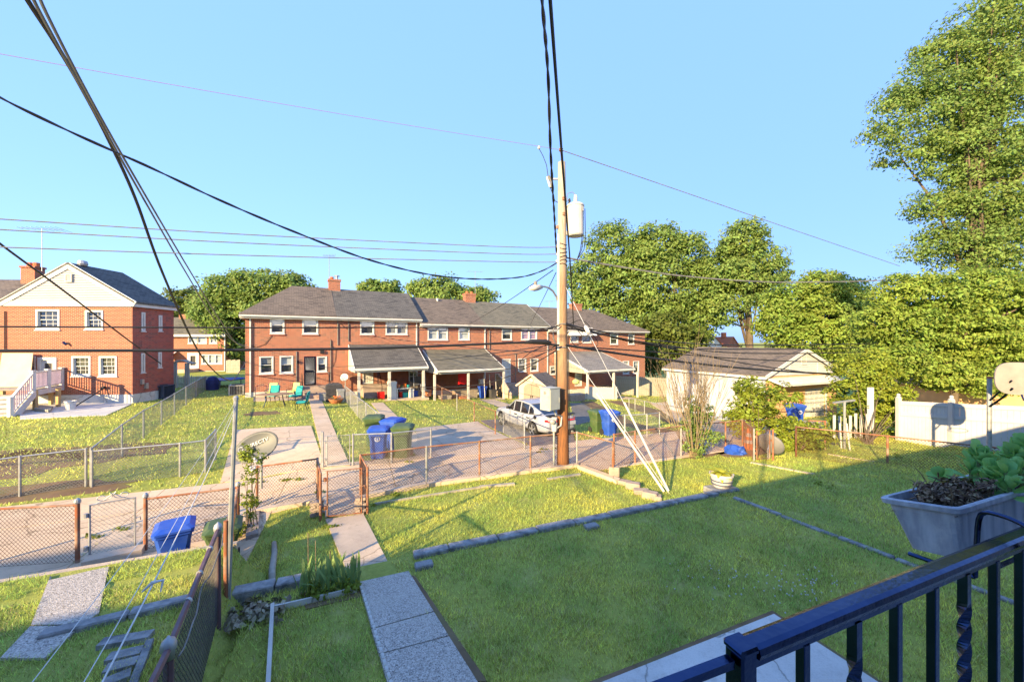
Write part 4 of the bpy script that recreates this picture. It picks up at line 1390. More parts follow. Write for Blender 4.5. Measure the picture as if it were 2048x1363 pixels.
# trampoline, covered blue heap, wood fence piece
pT = G(452, 772)
TR = thing("trampoline", pT, "blue edged trampoline on the lawn between the houses", "trampoline")
MB().lathe((0, 0, .55), [(1.0, 0), (1.0, .03), (.05, .03)], 20).build("mat", K['black_plastic'], TR)
MB().lathe((0, 0, .56), [(1.0, 0), (1.35, 0), (1.35, .07), (1.0, .07)], 20).build("pad", K['bin_blue'], TR)
for k in range(5):
    t = k * 1.257
    MB().tube([(1.25 * math.cos(t), 1.25 * math.sin(t), 0), (1.25 * math.cos(t), 1.25 * math.sin(t), .56)], .03, 5).build("leg", K['galv'], TR)
pT = G(425, 779)
BH = thing("covered_grill", pT, "dark blue covered grill at the end of the picket fence", "grill")
MB().lathe((0, 0, 0), [(.42, 0), (.45, .5), (.4, .75), (.25, .98), (.05, 1.05)], 10).build("cover", M("navy_cover", (.02, .03, .12), (.03, .04, .16), 5, rough=.7), BH)
pw0, pw1 = at(452, 752, 47.0), at(480, 752, 47.0)
WF = thing("board_fence", (pw0.x, pw0.y, -.1), "short grey board fence beside the distant brick house", "fence")
for k in range(9):
    MB().box((k * (pw1.x - pw0.x) / 9, 0, 0), ((k + .94) * (pw1.x - pw0.x) / 9, .03, 1.75 + .04 * (k % 3))).build("plank", K['wood_grey'], WF)

# ---- garage
gc = at(1531, 752.7, 23.5); gr = at(1674, 744.5, 26.3); gf = at(1337, 736, 30.8)
zG = H(*((gc + gr) / 2).xy) - .05
cG = Vector((gr.x - gc.x, gr.y - gc.y, 0)); WG = cG.length; cG.normalize()
nG = Vector((-cG.y, cG.x, 0)); DG = 8.0
A_G = math.atan2(cG.y, cG.x)
oG = Vector((gc.x, gc.y, zG))
GA = thing("garage", oG, "white garage with brown roof and panelled door behind the bare shrub", "garage", A_G)
FG = Face(oG, A_G)
evg = gc.z - zG; apg = 3.36 - zG
dg_ = FG.rect(1610, 1651, 776, 837)
dg_[2] = .02
m = MB(); wall_holes(m, 0, WG, -.4, evg, [tuple(dg_)], depth=.2)
m.build("front_wall", M("warm_lit_stucco", (.62, .37, .20), (.55, .33, .18), 2, rough=.9), GA, fix=False)  # warm light falling on the front is put into this wall colour
m = MB(); m.quad((0, DG, -.6), (0, 0, -.6), (0, 0, evg), (0, DG, evg)); m.quad((WG, 0, -.6), (WG, DG, -.6), (WG, DG, evg), (WG, 0, evg)); m.quad((0, DG, -.6), (WG, DG, -.6), (WG, DG, evg), (0, DG, evg))
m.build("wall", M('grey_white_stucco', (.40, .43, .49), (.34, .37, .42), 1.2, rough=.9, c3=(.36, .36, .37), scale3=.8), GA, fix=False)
nbd = 9
for k in range(nbd):
    za, zb = evg + .02 + (apg - evg - .1) * k / nbd, evg + .02 + (apg - evg - .1) * (k + 1) / nbd
    f0, f1 = (za - evg) / (apg - evg), (zb - evg) / (apg - evg)
    MB().add([(WG / 2 * f0, -.06, za), (WG - WG / 2 * f0, -.06, za), (WG - WG / 2 * f1, -.04, zb), (WG / 2 * f1, -.04, zb), (WG / 2 * f0, 0, za), (WG - WG / 2 * f0, 0, za), (WG - WG / 2 * f1, 0, zb), (WG / 2 * f1, 0, zb)],
             ((0, 1, 2, 3), (4, 7, 6, 5), (0, 4, 5, 1), (2, 6, 7, 3), (0, 3, 7, 4), (1, 5, 6, 2))).build("siding_board", K['siding'], GA)
x0, x1, z0, z1 = FG.rect(1600.5, 1611, 712, 729)
m = MB(); frame_ring(m, x0, x1, z0, z1, .06, -.1, -.02, lambda p: p); V_ = m.build("gable_vent", K['white_dirty'], GA)
for k in range(5):
    zz = z0 + .06 + (z1 - z0 - .12) * k / 5
    MB().quad((x0 + .05, -.09, zz), (x1 - .05, -.09, zz), (x1 - .05, -.065, zz + .07), (x0 + .05, -.065, zz + .07)).build("louver", K['white_dirty'], V_, fix=False)
for f in (.3, .69):
    MB().box((WG * f - .02, -.09, evg + .05), (WG * f + .02, -.061, evg + (apg - evg) * .5)).build("trim_board", K['white'], GA)
m = MB()
m.slab([(-.25, -.2, evg - .06), (WG / 2, -.2, apg + .03), (WG / 2, DG + .2, apg + .03), (-.25, DG + .2, evg - .06)], th); m.slab([(WG + .25, -.2, evg - .06), (WG + .25, DG + .2, evg - .06), (WG / 2, DG + .2, apg + .03), (WG / 2, -.2, apg + .03)], th)
m.build("roof", K['roof_brown'], GA)
m = MB(); m.beam((-.27, -.22, evg - .03), (WG / 2, -.22, apg + .05), .05, .2); m.beam((WG + .27, -.22, evg - .03), (WG / 2, -.22, apg + .05), .05, .2); m.build("rake_board", K['white'], GA)
MB().box((-.3, -.2, evg - .16), (-.2, DG + .2, evg - .02)).build("gutter", K['white'], GA)
m = MB().slab([(.15, -.05, evg - .1), (WG - .3, -.05, evg - .1), (WG - .5, -.9, evg - .42), (.35, -.9, evg - .42)], (0, 0, -.12)); m.build("canopy", K['white'], GA)
D = MB().box((dg_[0], .08, 0), (dg_[1], .12, dg_[3])).build("garage_door", K['white'], GA)
for r in range(4):
    for c_ in range(4):
        w_ = (dg_[1] - dg_[0]) / 4; hh = dg_[3] / 4
        m = MB(); frame_ring(m, dg_[0] + w_ * c_ + .06, dg_[0] + w_ * (c_ + 1) - .06, hh * r + .07, hh * (r + 1) - .07, .04, .055, .08, lambda p: p); m.build("door_panel", K['white_dirty'], D)
MB().box((dg_[1] + .0, -.03, 0), (dg_[1] + .12, .03, dg_[3] + .1)).build("door_trim", K['white'], GA)
MB().box((dg_[0] - .55, -.06, dg_[3] * .55), (dg_[0] - .35, -.003, dg_[3] * .7)).build("wall_box", K['clay'], GA)

# ---- resin shed
shp = G(1064, 818)
A_S = math.radians(-30)
SH = thing("storage_shed", shp, "tan resin storage shed with brown double doors near the white car", "shed", A_S)
w_, d_, e_, r_ = 2.1, 2.3, 1.65, 2.35
s0 = -w_ * .5
m = MB().poly([(s0, 0, 0), (s0 + w_, 0, 0), (s0 + w_, 0, e_), (s0 + w_ / 2, 0, r_), (s0, 0, e_)])
m.quad((s0 + w_, 0, 0), (s0 + w_, d_, 0), (s0 + w_, d_, e_), (s0 + w_, 0, e_)); m.quad((s0, d_, 0), (s0, 0, 0), (s0, 0, e_), (s0, d_, e_)); m.poly([(s0, d_, 0), (s0 + w_, d_, 0), (s0 + w_, d_, e_), (s0 + w_ / 2, d_, r_), (s0, d_, e_)])
m.build("wall", K['tan'], SH)
for k in range(9):
    zz = .1 + k * .17
    MB().box((s0 + w_, .06, zz), (s0 + w_ + .02, d_ - .06, zz + .14)).build("panel", K['tan'], SH)
m = MB(); m.slab([(s0 - .15, -.12, e_ - .08), (s0 + w_ / 2, -.12, r_ + .06), (s0 + w_ / 2, d_ + .1, r_ + .06), (s0 - .15, d_ + .1, e_ - .08)], (0, 0, .05)); m.slab([(s0 + w_ + .15, -.12, e_ - .08), (s0 + w_ + .15, d_ + .1, e_ - .08), (s0 + w_ / 2, d_ + .1, r_ + .06), (s0 + w_ / 2, -.12, r_ + .06)], (0, 0, .05)); m.build("roof", K['roof_brown'], SH)
m = MB(); m.beam((s0 - .17, -.14, e_ - .06), (s0 + w_ / 2, -.14, r_ + .08), .04, .12); m.beam((s0 + w_ + .17, -.14, e_ - .06), (s0 + w_ / 2, -.14, r_ + .08), .04, .12); m.build("rake_board", K['tan'], SH)
for sgn in (-1, 1):
    pts = [(0, -.05, .1), (sgn * .62, -.05, .1), (sgn * .62, -.05, 1.5), (sgn * .5, -.05, 1.66), (sgn * .3, -.05, 1.76), (0, -.05, 1.8)]
    pts = [(s0 + w_ / 2 + p[0] + sgn * .008, p[1], p[2]) for p in pts]
    D = MB().slab(pts, (0, .05, 0)).build("door", K['tan_dark'], SH)
    MB().box((s0 + w_ / 2 + sgn * .07 - .02, -.09, .75), (s0 + w_ / 2 + sgn * .07 + .02, -.051, .98)).build("handle", K['black_plastic'], D)
MB().lathe((s0 + w_ / 2, -.02, 2.02), [(.13, -.04), (.13, .03)], 12, 'Y').build("gable_vent", K['galv'], SH)

# ------------------------------------------------------------------ fences
def mesh_panel(mb, p0, p1, h0_, h1_, sp, r, gap=.04):
    """woven wire between two posts: two sets of slanting strands"""
    L = math.hypot(p1.x - p0.x, p1.y - p0.y)
    if L < .05: return
    ux, uy = (p1.x - p0.x) / L, (p1.y - p0.y) / L
    slope = (p1.z - p0.z) / L
    hh = min(h0_, h1_) - .02
    k = 1.15
    def P(x, z, off): return Vector((p0.x + ux * x - uy * off, p0.y + uy * x + ux * off, p0.z + slope * x + gap + z))
    top = hh - gap
    for sgn in (1, -1):
        c = -top / k
        while c < L + top / k:
            # x = c + sgn * z / k
            za, zb = 0.0, top
            xa, xb = (c, c + top / k) if sgn > 0 else (c + top / k, c)
            # clip to 0..L
            def clip(xa, za, xb, zb):
                if xa > xb: xa, za, xb, zb = xb, zb, xa, za
                if xb <= 0 or xa >= L: return None
                if xa < 0: za += (zb - za) * (0 - xa) / (xb - xa); xa = 0
                if xb > L: zb = za + (zb - za) * (L - xa) / (xb - xa); xb = L
                return xa, za, xb, zb
            q = clip(xa, za, xb, zb)
            if q:
                mb.tube([P(q[0], q[1], sgn * r * .6), P(q[2], q[3], sgn * r * .6)], r, 3, cap=False)
            c += sp
    # bottom and top selvage
    for z in (0.0, top): mb.tube([P(0, z, 0), P(L, z, 0)], r, 3, cap=False)


def chain_fence(label, pts, kind='galv', h=1.07, sp=None, top=True, mesh=True, post_r=.03, caps=False, hs=None, cat="fence", name="chain_link_fence", skip=(), lev=0.0, wire=None, dome=None, sink=True, rail_r=.021):
    P = [q if isinstance(q, Vector) else G(q[0], q[1], lev) for q in pts]
    hs = hs or [h] * len(P)
    R = thing(name, P[0], label, cat)
    pm = {'galv': K['galv'], 'rust': K['rust'], 'mix': K['rust'], 'dark': K['rust']}[kind]
    wm = K[wire] if wire else {'galv': K['galv_wire'], 'rust': K['rust_wire'], 'mix': K['rust_wire'], 'dark': K['black_wire']}[kind]
    Ym = sum(p.y for p in P) / len(P)
    sp = sp or (.075 if Ym < 14 else .10 if Ym < 20 else .13)
    r = (.0022 + .00017 * Ym) if Ym < 14 else .0026
    for k, p in enumerate(P):
        mm = pm
        if kind == 'mix' and k % 3 == 2: mm = K['galv']
        m = MB().tube([p - Vector((0, 0, .15)), p + Vector((0, 0, hs[k] + .03))], post_r, 8)
        po = m.build("fence_post", mm, R, world=True)
        if dome: MB().lathe(p + Vector((0, 0, hs[k] + .03)), [(post_r * 1.25, 0), (post_r * 1.5, .03), (post_r * 1.3, .07), (post_r * .4, .1)], 10).build("post_cap", K['galv'], po, world=True)
    for k in range(len(P) - 1):
        if k in skip: continue
        a, b = P[k] + Vector((0, 0, hs[k])), P[k + 1] + Vector((0, 0, hs[k + 1]))
        if top: MB().tube([a, b], rail_r, 6).build("top_rail", pm, R, world=True)
        if mesh:
            m = MB(); mesh_panel(m, P[k], P[k + 1], hs[k], hs[k + 1], sp, r)
            if m.v: m.build("chain_link_mesh", wm, R, world=True, kind='stuff', fix=False)
    return R


def gate(label, pa, pb, h=1.0, kind='rust', sp=.07, scroll=False, z0=.06, name="garden_gate"):
    """framed wire gate hung between two points"""
    R = thing(name, pa, label, "gate")
    pm, wm = (K['galv'], K['galv_wire']) if kind == 'galv' else (K['rust'], K['rust_wire'])
    a, b = pa + Vector((0, 0, z0)), pb + Vector((0, 0, z0))
    d = (b - a).normalized()
    a2, b2 = a + d * .05, b - d * .05
    up = Vector((0, 0, h - z0))
    m = MB().tube([a2, a2 + up, b2 + up, b2, a2], .02, 6); m.build("gate_frame", pm, R, world=True)
    m = MB(); mesh_panel(m, a2, b2, h - z0, h - z0, sp, .0019 + .00013 * pa.y, gap=.0); m.build("chain_link_mesh", wm, R, world=True, kind='stuff', fix=False)
    for z in (.2, h - .25): MB().lathe(a + Vector((0, 0, z)), [(.035, -.04), (.035, .04)], 8).build("hinge", pm, R, world=True)
    MB().tube([b2 + Vector((0, 0, .6)), b2 + d * .07 + Vector((0, 0, .62)), b2 + d * .08 + Vector((0, 0, .55))], .014, 5).build("latch", pm, R, world=True)
    if scroll:
        m = MB()
        for sgn, cx_ in ((1, .28), (-1, .72)):
            c_ = a2.lerp(b2, cx_) + up
            pts = []
            for t in range(14):
                an = t * .55; rr = .03 + .012 * t
                pts.append(c_ + d * (sgn * rr * math.cos(an) * .8) + Vector((0, 0, .11 + rr * math.sin(an) * .5)))
            m.tube(pts, .008, 4)
        m.tube([a2.lerp(b2, .1) + up, a2.lerp(b2, .3) + up + Vector((0, 0, .05)), a2.lerp(b2, .5) + up + Vector((0, 0, .16)), a2.lerp(b2, .7) + up + Vector((0, 0, .05)), a2.lerp(b2, .9) + up], .009, 4)
        m.build("scroll_ornament", K['galv'], R, world=True)
    return R


# far side of the alley
chain_fence("long galvanised fence from the alley up to the gabled house's picket fence", [(182, 972), (244, 913), (287, 876), (323, 850), (349, 829), (372, 810), (392, 794), (411, 780)], sp=.085)
chain_fence("galvanised fence in front of the patchy lawn of the gabled house", [(172, 973), (40, 993), (-90, 1015)])
chain_fence("galvanised fence along the alley with a panel folded back beside the parking pad", [(184, 974), (360, 953), (411, 945), (431, 919)], h=1.02)
chain_fence("galvanised fence between the end rowhouse lawn and the neighbour's walk", [(690, 803), (701, 815), (715, 833), (732, 850), (752, 873), (776, 896)], sp=.10)
chain_fence("short galvanised fence in front of the blue and green bins", [(706, 931), (783, 927), (862, 915)], h=1.0)
gate("galvanised gate at the end of the pale concrete walk", G(651, 935), G(703, 931), 1.0, 'galv')
chain_fence("galvanised gate post pair left open beside the parking pad", [(646, 936), (643.5, 935)], h=1.12, mesh=False, top=False)
chain_fence("rust coloured fence running from the red panel porch to the alley", [(868, 792), (884, 804), (914, 821), (948.5, 843), (990.7, 869)], 'mix', sp=.2)
chain_fence("open galvanised gate beside the parked white car", [(1006.5, 866), (1049, 898)], 'galv', h=1.0)
chain_fence("low galvanised fence around the lawn of the pale porch", [(1249, 877), (1294, 875), (1319, 870)], 'galv', h=1.0)
chain_fence("distant galvanised fence in front of the wooden fence", [(1258, 823), (1270, 822), (1289, 829), (1334, 838), (1358, 846)], 'galv', h=.95)
chain_fence("galvanised fence behind the green and blue bins", [(1236, 878), (1250, 877)], 'galv', h=1.0)

# our side of the alley
ca, cb = G(636, 1000), G(721, 992)
ga, gb = G(641, 1041), G(735, 1027)
chain_fence("rust coloured fence between the vine post and the front gate", [(514, 1017), (635, 1000), (641, 1041)], 'rust', h=1.05, skip=())
chain_fence("long rusted fence on a concrete sill along the alley", [(735, 1027), (721, 992), (853, 969), (959, 955), (1061, 941), (1154, 930), (1226, 957)], 'mix', h=1.06)
gate("rusted wire gate at the end of the front path", G(650, 1038), G(728, 1029), 1.08, 'rust')
chain_fence("neighbour's rusted fence along the alley behind the leaning guy wires", [(1228, 935), (1270, 926), (1362, 912), (1451, 901), (1485, 896), (1508, 921)], 'mix', h=1.05)
gate("orange rusted gate standing open beside the traffic cone", G(1511, 921), G(1542, 919), 1.0, 'rust')
chain_fence("rusted fence with a bare top rail crossing the yard towards the vinyl fence", [(1546, 920), (1592, 914)], 'mix', h=1.02, mesh=False, top=False)
chain_fence("wire fence across the sunlit lawn before the cream vinyl fence", [(1592, 914), (1775, 939), (1975, 968), (2200, 1000)], 'mix', h=1.05)
chain_fence("rusted frame of pipes leaning among the ivy", [(1618, 897), (1650, 899)], 'rust', h=1.05, mesh=False)
# near fences
chain_fence("rusted fence beside the mown lawn of the side yard", [(-70, 1142), (155, 1126)], 'dark', h=1.12, dome=True, post_r=.036, sp=.07, wire='rust_wire')
gate("grey scroll topped gate above a concrete step", G(172, 1123), G(277, 1099), 1.08, 'galv', scroll=True)
gq = [G(291, 1101), G(476, 1072)]
chain_fence("rust topped fence in front of the blue and green alley bins", gq, 'rust', h=1.05, dome=True, post_r=.034, sp=.07)
fpost = G(452, 1190)
chain_fence("rusted fence from the vine post to the dark fence corner", [gq[1], G(470, 1120), fpost], 'rust', h=1.05, sp=.06)
# the dark fence coming towards the camera
n0, n1 = Vector((-4.30, 5.62, .12)), Vector((-3.02, 3.36, UP - .02))
tt = at(436, 1058, 5.06); tn = at(337, 1296, 2.98)
n0 = Vector((tt.x, tt.y, .32)); n1 = Vector((tn.x, tn.y, .32))
dn = n1 - n0
n2 = n1 + Vector((dn.x, dn.y, 0)) * .75 + Vector((0, 0, .0))
DF = chain_fence("dark wire fence with plum coloured rail and ball caps dividing the near yards", [n0, n1, n2], 'dark', hs=[tt.z - .32, tn.z - .32, tn.z + .25 - .32], sp=.058, post_r=.034, dome=False, rail_r=.026, wire='black_wire')
K['plum'] = M("plum_painted_pipe", (.085, .05, .065), (.13, .075, .085), 8, rough=.45)
for ch in DF.children:
    if ch.name.startswith(("top_rail", "fence_post")): ch.data.materials[0] = K['plum']
for p_, hh, r in ((n0, tt.z, .05), (n1, tn.z, .052)):
    MB().lathe(Vector((p_.x, p_.y, hh - .05)), [(.038, -.03), (.042, .03), (r, .045), (r * 1.02, .08), (r * .8, .115), (r * .3, .135), (r * .12, .15)], 14).build("ball_cap", K['galv'], DF, world=True, smooth=True)
m = MB()
a, b = Vector((n0.x, n0.y, tt.z)), Vector((n1.x, n1.y, tn.z))
pts = []
for k in range(22):
    t = k / 21; q = a.lerp(b, t) + Vector((.05 + .03 * math.sin(t * 9), .02, -.05 - .10 * math.sin(t * math.pi) - .03 * math.sin(t * 21))); pts.append(q)
m.tube(pts, .007, 5); m.build("tie_wire", K['cable_grey'], DF, world=True)
for t in (.25, .5, .72): 
    q = a.lerp(b, t); MB().lathe(q, [(.034, -.012), (.034, .012)], 8, 'Y').build("wire_tie", K['galv'], DF, world=True)

# concrete sill under the long fence, side curb with stones
SI = thing("concrete_sill", G(853, 970), "low concrete sill under the long rusted alley fence", "curb")
seg = [(727, 995), (853, 972), (959, 958), (1061, 944), (1156, 933)]
for k in range(4):
    a, b = G(*seg[k]), G(*seg[k + 1]); d = (b - a).normalized() * .01
    MB().beam(a + d + Vector((0, 0, .01)), b - d + Vector((0, 0, .01)), .17, .18).build("slab", K['conc'], SI, world=True)
SI2 = thing("concrete_sill", G(520, 1025), "low rust stained concrete sill between vine post and gate", "curb")
MB().beam(G(512, 1025) + Vector((0, 0, .02)), G(632, 1005) + Vector((0, 0, .02)), .2, .16).build("slab", K['conc'], SI2, world=True)
MB().beam(G(508, 1030) + Vector((0, 0, .02)), G(504, 1078) + Vector((0, 0, .02)), .22, .16).build("slab", K['stone_warm'], SI2, world=True)
CB = thing("side_curb", G(1200, 955), "rust stained concrete curb with loose blocks along the lot line", "curb")
MB().beam(G(1160, 936) + Vector((0, 0, .03)), G(1238, 966) + Vector((0, 0, .03)), .22, .16).build("slab", K['conc_pink'], CB, world=True)
for k, (u, v, s_) in enumerate(((1250, 968, .36), (1266, 976, .38), (1283, 986, .4), (1300, 995, .38), (1313, 998, .25), (1228, 955, .3))):
    p = G(u, v)
    MB().bevbox((-s_ / 2, -.12, -.03), (s_ / 2, .12, .11 + .05 * (k % 2) + (.18 if k == 5 else 0)), .025, Matrix.Translation(p) @ Matrix.Rotation(.4 + .2 * (k % 3) - 1.0, 4, 'Z')).build("stone_block", K['stone_warm'], CB, world=True)
# gate piers of stacked brick
for (u, v, lab, n) in ((634, 1030, "small pile of old bricks beside the gate post", 5), (722, 1026, "short brick pier at the rusted gate", 6)):
    p = G(u, v); BP = thing("brick_pile", p, lab, "bricks")
    for k in range(n):
        for j in (0, 1):
            MB().cbox((0.11 * (j - .5) * (1 if k % 2 else .3), .11 * (j - .5) * (.3 if k % 2 else 1), .035 + k * .066), (.21, .1, .06) if k % 2 == 0 else (.1, .21, .06), .3 + rnd.uniform(-.08, .08)).build("brick", K['stone_warm'], BP)
# steps under the scroll gate
TH = thing("threshold_step", G(225, 1125), "concrete step below the scroll topped gate", "step")
a, b = G(168, 1133), G(287, 1107)
MB().beam(a + Vector((0, 0, .06)), b + Vector((0, 0, .06)), .28, .18).build("block", K['conc'], TH, world=True)

# stone curbs of the raised lawn
def curb(name, label, p, q, w, hgt, z0, lmin, lmax, mat='stone'):
    R = thing(name, p, label, "curb")
    d = q - p; Ln = d.length; d.normalize(); t = 0
    while t < Ln - .05:
        l = min(rnd.uniform(lmin, lmax), Ln - t)
        a, b = p + d * (t + .008), p + d * (t + l - .008)
        ang = math.atan2(d.y, d.x)
        j = rnd.uniform(-.008, .008)
        MB().bevbox((0, -w / 2 + j, z0), ((b - a).length, w / 2 + j, hgt + rnd.uniform(-.012, .012)), .018, Matrix.Translation((a.x, a.y, 0)) @ Matrix.Rotation(ang, 4, 'Z')).build("stone_block", K[mat], R, world=True)
        t += l
    return R


curb("stone_curb", "dark rough stone curb along the raised lawn's alley edge", ab(.93, 6.98), ab(8.3, 6.98), .20, UP + .07, -.25, .55, 1.0)
curb("stone_curb", "short dark stone curb between iris clump and dark fence", ab(-1.72, 6.9), ab(-.78, 6.9), .22, UP + .10, -.25, .4, .6)
curb("stone_curb", "heavy stone curb crossing the side yard below the clotheslines", G(78, 1276), G(384, 1203), .15, Z_SIDE + .08, -.25, .6, .9)
curb("lot_curb", "thin weathered curb running up the lawn from the potted hosta", ab(8.5, 6.65), ab(8.98, 1.2), .12, UP + .04, -.1, .7, 1.1)
p, q = G(1500, 925), G(1790, 978)
curb("lawn_edging", "narrow concrete strip across the sunlit lawn past the open gate", Vector((p.x, p.y, 0)), Vector((q.x, q.y, 0)), .12, .035, -.1, .8, 1.2, 'conc')
p, q = G(1790, 977), G(1860, 992)
curb("lawn_edging", "thin strip of stones beyond the sunlit lawn's wire fence", G(1655, 908), G(1900, 948), .07, .03, -.1, .4, .7, 'conc')
for (u, v, lab) in ((848, 1133, "flat stone block lying beside the end of the stone curb"), (1183, 1055, "small dark stone next to the long curb")):
    p = G(u, v, UP); o_ = thing("stone_block", p, lab, "stone")
    MB().bevbox((-.15, -.09, -.05), (.15, .09, .07), .02, Matrix.Rotation(.4, 4, 'Z')).build("block", K['stone'], o_)
SLB = thing("stone_slab", G(1440, 992), "broken stone slab under the hosta pot", "stone")
MB().bevbox((-.35, -.25, -.05), (.4, .22, UP + .06), .03, Matrix.Rotation(.3, 4, 'Z')).build("slab", K['stone'], SLB)
for (u0, v0, u1, v1, lab, w_) in ((748, 1010, 960, 976, "thin wooden edging strip lying in the sunlit lawn", .05), (960, 975, 1029, 969, "weathered short plank lying flat in the sunlit lawn", .1), (1095, 960, 1160, 950, "short board lying near the alley fence", .08)):
    a, b = G(u0, v0), G(u1, v1); o_ = thing("plank", a, lab, "plank")
    MB().beam(a + Vector((0, 0, .03)), b + Vector((0, 0, .03)), w_, .05).build("board", K['wood_grey'], o_, world=True)
# white board edging and scalloped edging of the near bed
a, b = G(545, 1220, UP), G(534, 1420, UP); o_ = thing("bed_board", a, "white edging board on end in the near grass", "board")
MB().beam(a + Vector((0, 0, .05)), b + Vector((0, 0, .05)), .045, .12).build("board", K['white_dirty'], o_, world=True)
a, b = G(548, 1222, UP), G(714, 1184, UP); o_ = thing("bed_board", a, "thin edging strip below the iris clump", "board")
MB().beam(a + Vector((0, 0, .04)), b + Vector((0, 0, .04)), .03, .09).build("board", K['conc_grey'], o_, world=True)
ED = thing("scalloped_edging", G(720, 1180, UP), "row of small white scalloped edging stones beside the pebbled path", "edging")
e0, e1 = G(719, 1178, UP), G(786, 1400, UP)
proto = None
ne = 21
for k in range(ne):
    p = e0.lerp(e1, k / (ne - 1)); p.z = UP
    ang = math.atan2(e1.y - e0.y, e1.x - e0.x)
    if proto is None:
        m = MB()
        pts = [(-.048, 0, -.03), (.048, 0, -.03), (.048, 0, .03)] + [(.048 * math.cos(t), 0, .03 + .03 * math.sin(t)) for t in (.5, 1.05, 1.57, 2.1, 2.64)] + [(-.048, 0, .03)]
        m.slab(pts, (0, .035, 0))
        proto = m.build("edging_stone", K['white_dirty'], ED); o_ = proto
    else:
        o_ = proto.copy(); COL.objects.link(o_)
    o_.location = p - e0; o_.rotation_euler = (0, 0, ang + rnd.uniform(-.06, .06))
# log stake and low steps of the neighbour
a, b = G(548, 1090), G(544, 1172); o_ = thing("log_edging", a, "bleached log lying in the sunlit grass", "log")
MB().tube([a + Vector((0, 0, .05)), a.lerp(b, .3) + Vector((.02, 0, .06)), a.lerp(b, .7) + Vector((-.01, 0, .06)), b + Vector((0, 0, .05))], [.045, .05, .055, .05], 8).build("trunk", K['wood_grey'], o_, world=True, smooth=True)
ST = thing("garden_steps", G(260, 1330), "low dark stone steps beside the neighbour's lawn", "steps")
for k, (u0, v0, u1, v1) in enumerate(((200, 1292, 303, 1274), (215, 1322, 285, 1306), (210, 1345, 275, 1328), (205, 1375, 262, 1352))):
    a, b = G(u0, v0), G(u1, v1)
    MB().beam(a + Vector((0, 0, .02)), b + Vector((0, 0, .02)), .13, .07).build("step", K['stone'], ST, world=True)
a, b = G(300, 1286), G(262, 1385)
MB().beam(a + Vector((0, 0, .02)), b + Vector((0, 0, .02)), .07, .07).build("side_stone", K['stone'], ST, world=True)

# wooden privacy fence, white picket screen, vinyl fence
def board_fence(label, p, q, h, w, mat, name="wooden_fence", zf=None):
    R = thing(name, p, label, "fence")
    d = q - p; Ln = math.hypot(d.x, d.y); ux, uy = d.x / Ln, d.y / Ln
    n = int(Ln / w); ang = math.atan2(uy, ux)
    for k in range(n):
        x, y = p.x + ux * (k + .5) * w, p.y + uy * (k + .5) * w
        zz = H(x, y); hh = h + rnd.uniform(-.03, .03)
        PL = MB().slab([(-w * .46, 0, -.1), (w * .46, 0, -.1), (w * .46, 0, hh - .05), (w * .25, 0, hh), (-w * .25, 0, hh), (-w * .46, 0, hh - .05)], (0, .025, 0)).build("plank", K[mat], R)


        PL.location = (x - p.x, y - p.y, zz - p.z); PL.rotation_euler = (0, 0, ang)
    m = MB()
    for z in (h * .2, h * .8): m.beam((0, .06, z), (d.x, d.y + .06, z + H(q.x, q.y) - H(p.x, p.y)), .05, .09)
    m.build("rail", K[mat], R)
    return R


p = st(30.3, 30.2); q = st(40.5, 25.2)
p.z = H(p.x, p.y); q.z = H(q.x, q.y)
board_fence("tall weathered wooden fence between the last rowhouse and the garage", p, q, 2.0, .2, 'wood_grey')
p, q = G(1170, 798), G(1236, 798)
board_fence("white picket screen under the pale porch", p, q, 1.15, .12, 'white', name="picket_screen")
pv = [at(1797, 893, 15.5), at(1903, 897, 14.2), at(2075, 905, 12.6), at(2260, 915, 11.0)]
for q in pv: q.z = H(q.x, q.y)
VF = thing("vinyl_fence", pv[0], "tall cream vinyl privacy fence behind the wire fence", "fence")
vt = [at(1797, 800, 15.5).z, at(1903, 805, 14.2).z, at(2075, 812, 12.6).z, at(2260, 812, 11).z]
for k, p in enumerate(pv):
    m = MB().box((p.x - .065, p.y - .065, p.z - .3), (p.x + .065, p.y + .065, vt[k] + .1)); po = m.build("fence_post", K['vinyl'], VF, world=True)
    MB().lathe((p.x, p.y, vt[k] + .1), [(.09, 0), (.09, .03), (.05, .06), (.065, .12), (.03, .17)], 8).build("post_cap", K['vinyl'], po, world=True)
for k in range(3):
    a, b = pv[k], pv[k + 1]; d = (b - a); d.z = 0; d.normalize()
    nrm = Vector((-d.y, d.x, 0))
    za, zb = vt[k], vt[k + 1]
    for (o0, o1, name, th_, mt) in ((-.02, -.16, "top_rail", .06, 'vinyl'), (-.48, -.60, "middle_rail", .06, 'vinyl')):
        MB().slab([a + d * .07 + Vector((0, 0, za - a.z + o0)) - nrm * th_ / 2, b - d * .07 + Vector((0, 0, zb - b.z + o0)) - nrm * th_ / 2, b - d * .07 + Vector((0, 0, zb - b.z + o1)) - nrm * th_ / 2, a + d * .07 + Vector((0, 0, za - a.z + o1)) - nrm * th_ / 2], nrm * th_).build(name, K['vinyl'], VF, world=True)
    n = 13
    for j in range(n):
        s0, s1 = j / n, (j + .965) / n
        pa, pb = (a + d * .07).lerp(b - d * .07, s0), (a + d * .07).lerp(b - d * .07, s1)
        ta, tb = za + (zb - za) * s0, za + (zb - za) * s1
        MB().slab([Vector((pa.x, pa.y, pa.z)), Vector((pb.x, pb.y, pb.z)), Vector((pb.x, pb.y, tb - .1)), Vector((pa.x, pa.y, ta - .1))], nrm * .02).build("panel", K['vinyl'], VF, world=True)
